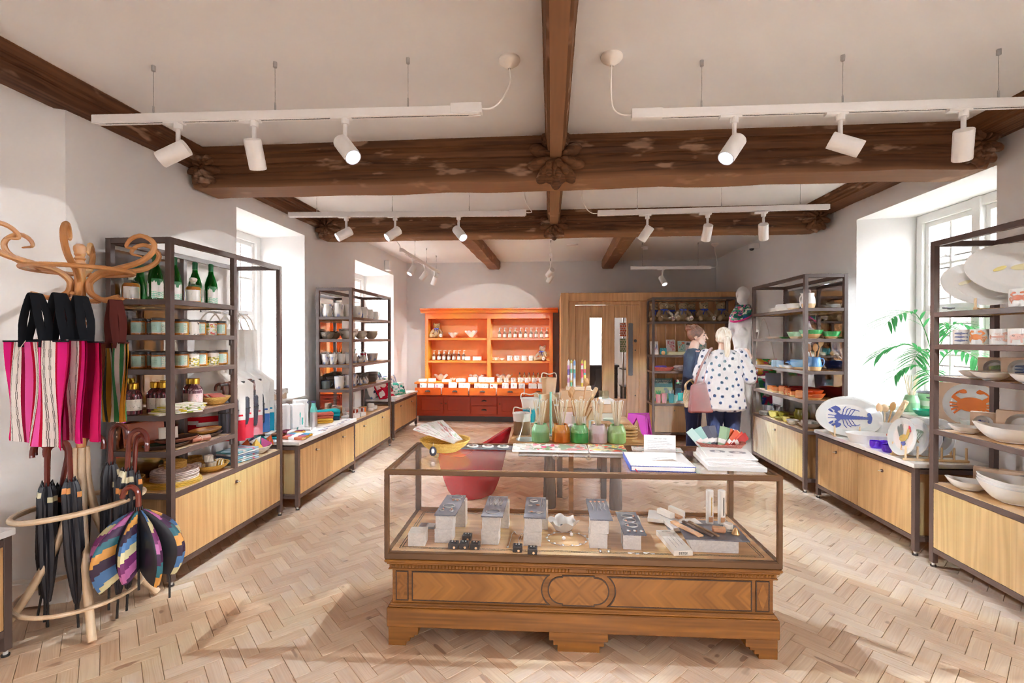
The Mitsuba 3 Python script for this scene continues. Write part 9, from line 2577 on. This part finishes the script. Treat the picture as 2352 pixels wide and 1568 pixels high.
wb = ruffle(0.075, 0.055, 0.5, 6, 0.14, '#d9d6d2', 2)
put([(wb[0][0], wb[0][1], GL)], 'wavy_bowl', 0.07, 2.62, SF + 0.001, 'wavy edged pale ceramic bowl with dark stones in the middle of the showcase', 'bowl')
for i in range(4):
 put([('pebble', SPH(0, 0, 0, 0.014, 0.010, 0.008, 2, '#3a3a3e'), SA)], 'dark_pebble', 0.06 + 0.016 * (i % 2), 2.612 + 0.018 * (i // 2), SF + 0.019, 'dark pebble in the wavy ceramic bowl', 'pebble', 'pebbles in the wavy bowl', 40 * i)
for i, (x, y, lb) in enumerate([(0.262, 2.375, 'pair of wire earrings in front of the fourth stone stack'), (0.40, 2.355, 'pair of silver cufflinks in front of the fifth stone'), (0.475, 2.362, 'second pair of silver cufflinks right of the first')]):
 if i == 0:
  g = join([TUBE(SPL([(s * 0.02, 0.014, 0.004), (s * 0.032, 0.0, 0.012), (s * 0.02, -0.012, 0.006), (s * 0.012, 0.0, 0.004)], 16), 0.0012, 6, '#6a625c') for s in (-1, 1)] + [SPH(s * 0.02, -0.014, 0.005, 0.006, c=SV, sub=1) for s in (-1, 1)])
 else:
  g = join([CYL((-0.026, 0, 0.004), (-0.008, -0.004, 0.004), 0.0035, n=8, c='#e9e9ea'), CYL((0.026, -0.006, 0.004), (0.010, -0.008, 0.004), 0.0035, n=8, c='#e9e9ea'), TUBE([(-0.01, 0, 0.004), (0, 0.003, 0.004), (0.01, -0.004, 0.004)], 0.0012, 6, SV)])
 solo('earrings' if i == 0 else 'cufflinks', g, ME, lb, 'earrings' if i == 0 else 'cufflinks', M=M4(x, y, SF + 0.001))
# stationery group on the right
t1, t2 = TXT('STRIA', 0.011, 0.0006, '#4a4744', True, True), TXT('STRIA', 0.011, 0.0006, '#4a4744', True, True)
sx = 0.62
put([('box', B(-0.047, 0.047, -0.125, 0.125, 0, 0.026, '#d6cfc4', 0.002), SA), ('lettering', join([G(cst([t1.v[:, 0], -0.1252 - t1.v[:, 2], 0.007 + t1.v[:, 1]]), t1.f, t1.c), t2.mv(0, 0.10, 0.026)]), SA), ('slit', join([B(x_, x_ + 0.0018, -0.08 + y_, 0.05 + y_, 0.0258, 0.0264, '#8f8a82', 0) for x_, y_ in ((-0.022, -0.01), (0.0, 0.01), (0.020, 0.02))]), SA)], 'pen_box', sx, 2.475, SF + 0.0008, 'flat cream pen box lettered STRIA lying in the showcase', 'box', None, 7)
lg = m3.Manifold.hull_points(np.array([(-0.10, -0.055, 0), (0.115, -0.055, 0), (0.115, 0.06, 0), (-0.10, 0.06, 0), (-0.125, -0.055, 0.06), (0.115, -0.055, 0.06), (0.115, 0.06, 0.06), (-0.125, 0.06, 0.06)], float))
g = MAN(lg.refine_to_length(0.012))
put([('stone', g.paint(lambda p: lin('#b5b1ac') * (0.8 + 0.4 * meshkit.fbm(p * 150, 3, 5)[:, None])), 'mat_matte')], 'stone_block', 0.795, 2.455, SF + 0.0008, 'wide grey stone block under the front right slate', 'stone block')
put(slate(0.30, 0.20, 31), 'slate_slab', 0.81, 2.49, SF + 0.0625, 'wide slate slab on the grey stone block at the front right of the showcase', 'slate', None, -2)
zr = SF + 0.0695
for i, (x, y, c, lb, w) in enumerate([(0.69, 2.50, '#dda87c', 'tan leather pen sleeve at the left of the wide slate', 0.034), (0.745, 2.505, '#5a4a40', 'dark brown wooden pen case on the wide slate', 0.018), (0.775, 2.505, '#8a6c4e', 'mid brown wooden pen case on the wide slate', 0.016)]):
 put([('case', B(-w / 2, w / 2, -0.10, 0.10, 0, 0.010, c, 0.003), SA), ('flap', B(-w / 2 - 0.0005, w / 2 + 0.0005, 0.07, 0.102, 0.0095, 0.0115, lin(c) * 0.9, 0.0008), SA)], 'pen_case', x, y, zr, lb, 'pen case', None, 28)
put([('pouch', B(-0.032, 0.032, -0.02, 0.02, 0, 0.024, '#c98a62', 0.008), SA), ('flap', B(-0.030, 0.030, -0.0215, 0.012, 0.018, 0.0262, '#d39a72', 0.004), SA), ('stud', SPH(0, -0.018, 0.026, 0.003, c='#b09060', sub=1), ME)], 'leather_pouch', 0.845, 2.485, zr, 'small tan leather pouch with stud on the wide slate', 'pouch', None, -12)
t = TXT('STRIA', 0.007, 0.0005, '#4a4744', True, True)
put([('tub', LATHE([(0, 0), (0.022, 0), (0.023, 0.002), (0.023, 0.034), (0.021, 0.036), (0, 0.036)], 24, '#eeece8'), SA), ('lettering', G(cst([np.sin(t.v[:, 0] / 0.023) * (0.0232 + t.v[:, 2]), -np.cos(t.v[:, 0] / 0.023) * (0.0232 + t.v[:, 2]), 0.006 + t.v[:, 1]]), t.f, t.c), SA)], 'white_tub', 0.90, 2.51, zr, 'small round white tub lettered STRIA on the wide slate', 'tub')
put([('cone', LATHE([(0, 0), (0.019, 0), (0.020, 0.004), (0.008, 0.030), (0.004, 0.034), (0, 0.0345)], 24, '#d9b078'), ME)], 'brass_cone', 0.918, 2.46, zr, 'polished brass cone at the right of the wide slate', 'cone')
put(slate(0.36, 0.17, 33), 'slate_slab', 0.82, 2.72, SF + 0.0008, 'long slate slab flat on the case floor at the right rear', 'slate')
put([('coaster', LATHE([(0, 0), (0.052, 0), (0.055, 0.003), (0.052, 0.007), (0.047, 0.0072), (0.045, 0.0062), (0, 0.0062)], 32, '#c07a50').sc(1.15, 1, 1), SA)], 'leather_coaster', 0.925, 2.67, SF + 0.0085, 'round tan leather coaster on the rear slate', 'coaster', None, 10, 1, -4)
put([('lower', B(-0.10, 0.10, -0.07, 0.07, 0, 0.022, '#e0dfdd', 0.002), SA)], 'open_gift_box', 0.66, 2.80, SF + 0.008, 'open grey white gift box at the back right of the showcase', 'box', None, -14)
put([('box', B(-0.095, 0.095, -0.06, 0.06, 0, 0.02, '#f0f0ef', 0.002), SA), ('print', B(-0.05, 0.06, -0.005, -0.003, 0.02, 0.0206, '#a8a6a2', 0), SA), ('paper', B(-0.07, 0.03, -0.03, 0.035, 0.02, 0.0208, '#e2e6ea', 0), SA)], 'gift_box', 0.735, 2.70, SF + 0.0085, 'flat white gift box with thin lettering line on the rear slate', 'box', None, 12)
put([('case', B(-0.02, 0.02, -0.07, 0.07, 0, 0.012, '#b9794a', 0.003), SA), ('tissue', join([B(-0.055, -0.02, -0.05, 0.06, 0.0, 0.03, '#e9e2d6', 0.004), B(0.022, 0.05, -0.06, 0.05, 0.0, 0.034, '#e6ddd0', 0.004)]), CL)], 'leather_case', 0.69, 2.81, SF + 0.0315, 'tan leather case wrapped in tissue in the open gift box', 'case', None, 32)
for i, x in enumerate((0.89, 0.955)):
 put([('tube', LATHE([(0, 0), (0.020, 0), (0.020, 0.16), (0.0205, 0.161), (0.0205, 0.185), (0.018, 0.187), (0, 0.187)], 22, '#e9e8e4'), SA), ('print', join([arcsheet(0.0206, 0.05, 0.15, 5, 25, lambda u, v: np.tile(lin('#b8924a' if i == 0 else '#5a5854'), (len(u), 1)), 6, 4), arcsheet(0.0206, 0.012, 0.04, -30, 40, lambda u, v: np.tile(lin('#c09068'), (len(u), 1)), 8, 4)]), SA)], 'paper_tube', x, 2.765, SF + 0.0075, ['upright white tube with a gold strip at the back of the showcase', 'upright white tube with dark print at the back right of the showcase'][i], 'tube')

# on top of the glass
ZT = 0.8625
cb = coilbowl(0.145, 0.065, '#cfa04a', '#e6c070', 0.52, 40)
k = thing('straw_bowl', 'yellow straw bowl with bookmarks at the left end of the showcase top', 'bowl')
part(k, 'bowl', weave(cb, '#cf9f48', '#ecc878', 230), CL, M=M4(-0.60, 2.69, ZT))
part(k, 'charm', join([SPH(0, 0, 0, 0.020, 0.004, 0.026, 2, '#1d1f2c'), SPH(0, -0.003, 0.002, 0.010, 0.002, 0.014, 1, '#e9e9ea'), TUBE([(0, 0, 0.026), (0.002, 0.01, 0.045)], 0.0014, 6, '#e0dccf')]), SA, M=M4(-0.635, 2.545, ZT + 0.027), label='dark oval charm hanging on its side')
for i in range(5):
 bk = [(n, g.rot(90), m_) for n, g, m_ in box(0.060, 0.002, 0.25, '#f1ecea', pattern('#f4f0ee', ['#e3b4b0', '#b9d0b4', '#d99a98'], 4, i, 0.38, 0.05), b=0)]
 put(bk, 'bookmark', -0.545 + 0.004 * i, 2.70 + 0.004 * i, ZT + 0.040 + 0.003 * i, ORD[i] + ' pale pink bookmark from the left in the straw bowl', 'bookmark', 'bookmarks in the straw bowl', 4 - 13 * i, 1, 0, -71)
put(slate(0.30, 0.085, 51), 'slate_slab', -0.365, 2.765, ZT, 'small slate slab with three round coasters on the showcase top', 'slate')
for i in range(3):
 put([('disc', LATHE([(0, 0), (0.034, 0), (0.035, 0.003), (0.033, 0.006), (0, 0.006)], 26, '#dfe6e6'), GL), ('print', EXT(un(E_(0.002, 0, 0.022, 0.016, 20 * i), E_(-0.012, 0.01, 0.01, 0.012)).difference(E_(0.004, 0.0, 0.008, 0.006)), 0.0006, ['#3a2c30', '#5a3a3c', '#2f4a4c'][i], 0.006), SA)], 'round_coaster', -0.455 + 0.09 * i, 2.768, ZT + 0.0065, ['left', 'middle', 'right'][i] + ' of three round printed coasters on the small slate', 'coaster')
NP = [(-0.155, 0.13, ['#c9d8c4', '#9ab0a0', '#e0c9c4'], 'white floral napkin pack, leftmost of four'), (-0.04, 0.13, ['#d9305a', '#e68aa0', '#5a8a5a'], 'pink blossom napkin pack, second of four'), (0.115, 0.19, ['#9aaeb0', '#d98a8a', '#8fb090'], 'grey floral napkin pack, third of four'), (0.32, 0.21, ['#d9301f', '#4f7a5a', '#e6d84a'], 'red flower napkin pack, rightmost of four')]
for i, (x, w, ink, lb) in enumerate(NP):
 put([('pack', B(-w / 2, w / 2, -0.085, 0.085, 0, 0.012, '#f0efee', 0.003), SA), ('print', GRID(lambda u, v: cst([-w / 2 + 0.003 + u * (w - 0.006), -0.082 + v * 0.164, np.full(len(u), 0.0126)]), 44, 40, pattern('#f3f0ec' if i < 3 else '#eef0c8', ink, 4.2, i + 2, 0.45)), GL)], 'napkin_pack', x, 2.765, ZT + 0.0002, lb + ' on the showcase top', 'napkins', None, 2 - i)
put([('base', B(-0.085, 0.085, -0.03, 0.03, 0, 0.003, '#eef0f0', 0.001), GL), ('card', B(-0.085, 0.085, -0.003, 0.0, 0.003, 0.105, '#f1f1f0', 0.001), SA), ('lettering', join([B(-0.03 + 0.024 * q, -0.012 + 0.024 * q, -0.0036, -0.003, 0.082, 0.086, '#a9a9aa', 0) for q in range(3)] + [B(-0.066, 0.066 - 0.012 * (q % 3), -0.0036, -0.003, 0.024 + 0.009 * q, 0.0262 + 0.009 * q, '#b9b9ba', 0) for q in range(6)]), SA)], 'sign_holder', 0.60, 2.70, ZT, 'clear sign holder with a printed white card on the showcase top', 'sign', None, -4, 1, 0)
for i, (x, lb) in enumerate([(0.53, 'pale leaflet pack sticking out left behind the sign holder'), (0.68, 'pale leaflet pack sticking out right behind the sign holder')]):
 put([('pack', B(-0.065, 0.065, -0.05, 0.05, 0, 0.005, '#efeeec', 0.001), SA), ('print', GRID(lambda u, v: cst([-0.06 + 0.12 * u, -0.046 + 0.092 * v, np.full(len(u), 0.0056)]), 30, 20, pattern('#f1f0ee', ['#e6b0a0', '#8fc0b8'], 4, i + 5, 0.42)), SA)], 'leaflet_pack', x, 2.80, ZT, lb, 'leaflets', None, -6)
# white book with blue cover edge
t, t2 = TXT('OVERVIEW', 0.020, 0.0005, '#b9bcc4', False, True), TXT('EARTH', 0.012, 0.0005, '#c9ccd2', False, True)
put([('pages', B(-0.148, 0.148, -0.14, 0.14, 0.003, 0.024, '#f0efee', 0.0015), SA), ('cover', join([B(-0.152, 0.152, -0.143, 0.143, 0.024, 0.0275, '#f3f4f7', 0.001), B(-0.152, 0.152, -0.143, 0.143, 0, 0.003, '#2a3f8c', 0.001), B(-0.1535, -0.150, -0.143, 0.143, 0, 0.0275, '#2f49a0', 0.001)]), GL), ('cover_edge', join([B(-0.152, 0.152, -0.1438, -0.1425, 0.024, 0.0268, '#2f49a0', 0.0003)]), SA),
  ('ribbon', TUBE([(-0.13, -0.138, 0.012), (-0.128, -0.15, 0.008), (-0.122, -0.156, 0.0015)], 0.0025, 6, '#b5202c', flat=(1, 0.3)), CL), ('lettering', join([t.mv(0.03, -0.085, 0.0275), t2.mv(0.03, -0.11, 0.0275)]), SA), ('picture', join([EXT(Polygon([(-0.04, -0.04), (0.09, -0.04), (0.075, 0.0), (0.03, -0.012)]), 0.0004, '#8a7a70', 0.0275), EXT(Polygon([(-0.05, -0.01), (0.02, -0.002), (0.0, 0.012)]), 0.0004, '#9aa0a8', 0.0275), EXT(Polygon([(-0.05, 0.035), (0.07, 0.028), (0.05, 0.045)]), 0.0004, '#b0b4ba', 0.0275)]), SA)],
 'large_book', 0.538, 2.475, ZT, 'large white picture book with blue edges on the showcase top', 'book', None, -1)
put([('block', B(-0.135, 0.135, -0.15, 0.15, 0, 0.022, '#e9eced', 0.002), GL)], 'acrylic_riser', 0.90, 2.52, ZT, 'pale acrylic riser under the pile of booklets at the right end', 'riser', None, -3)
for i in range(5):
 put(box(0.245 - 0.006 * i, 0.29 - 0.01 * i, 0.004, ['#e6e4e2', '#d6d4d2', '#efeeed', '#dcdad8', '#e9e8e6'][i]), 'booklet', 0.90 - 0.004 * i, 2.52 + 0.006 * i, ZT + 0.0225 + 0.0045 * i, 'pale booklet, ' + ORD[i] + ' from the bottom under the portrait booklet', 'booklet', 'pale booklets', -3 - 1.5 * i)
put([('cover', B(-0.115, 0.115, -0.115, 0.115, 0, 0.005, '#f1f1f0', 0.001), SA), ('portrait', join([EXT(E_(-0.045, 0.025, 0.038, 0.028), 0.0005, '#7d7c88', 0.005), EXT(E_(0.05, 0.02, 0.042, 0.028), 0.0005, '#85848e', 0.005)]), SA), ('figure', join([EXT(un(E_(-0.045, 0.028, 0.012, 0.014), E_(-0.045, 0.008, 0.022, 0.010)), 0.0004, '#d9d6d6', 0.0054), EXT(un(E_(0.05, 0.026, 0.012, 0.013), E_(0.05, 0.005, 0.022, 0.010)), 0.0004, '#dcd9d9', 0.0054), EXT(sbox(-0.014, -0.06, 0.014, -0.054), 0.0004, '#9a9aa0', 0.005)]), SA)], 'portrait_booklet', 0.905, 2.535, ZT + 0.0455, 'white booklet with two oval portraits on top of the pile', 'booklet', None, -8)
rb = coil([(0, 0.002), (0.085, 0), (0.135, 0.055), (0.13, 0.055), (0.08, 0.009), (0, 0.009)], 44, '#a8504a', '#d08a80', 16).sc(1.0, 0.62, 1)
put([('basket', weave(rb, '#a04640', '#e0b0a6', 260), CL)], 'rope_basket', 0.955, 2.785, ZT, 'pinkish red rope basket full of colour fanned cards on the showcase top', 'basket', None, -4)
FC = [('#bfe0da', -0.10, -38, 'mint'), ('#9fcfc8', -0.07, -26, 'sea green'), ('#4a4c5a', -0.045, -16, 'charcoal'), ('#5c5e6c', -0.02, -8, 'slate grey'), ('#8fae84', 0.0, 16, 'sage'), ('#7a9c70', 0.012, 20, 'moss green'), ('#e0622a', 0.02, 40, 'orange'), ('#efe6dc', 0.03, 42, 'cream'), ('#d9542a', 0.035, 44, 'vermilion'), ('#e9b878', 0.045, 46, 'apricot'), ('#c8342a', 0.06, 54, 'red'), ('#b02c28', 0.075, 58, 'deep red')]
for i, (c, x, a, nm_) in enumerate(FC):
 put([('card', B(-0.022, 0.022, -0.001, 0.001, 0, 0.125, c, 0.0005), SA), ('band', B(-0.0222, 0.0222, -0.0013, 0.0013, 0.03, 0.055, '#f0eeea', 0), SA)], 'colour_card', 0.955 + x * 0.9, 2.775 + 0.004 * (i % 4), ZT + 0.02, nm_ + ' coloured card with white band in the rope basket', 'card', None, 4, 1, -20, a)
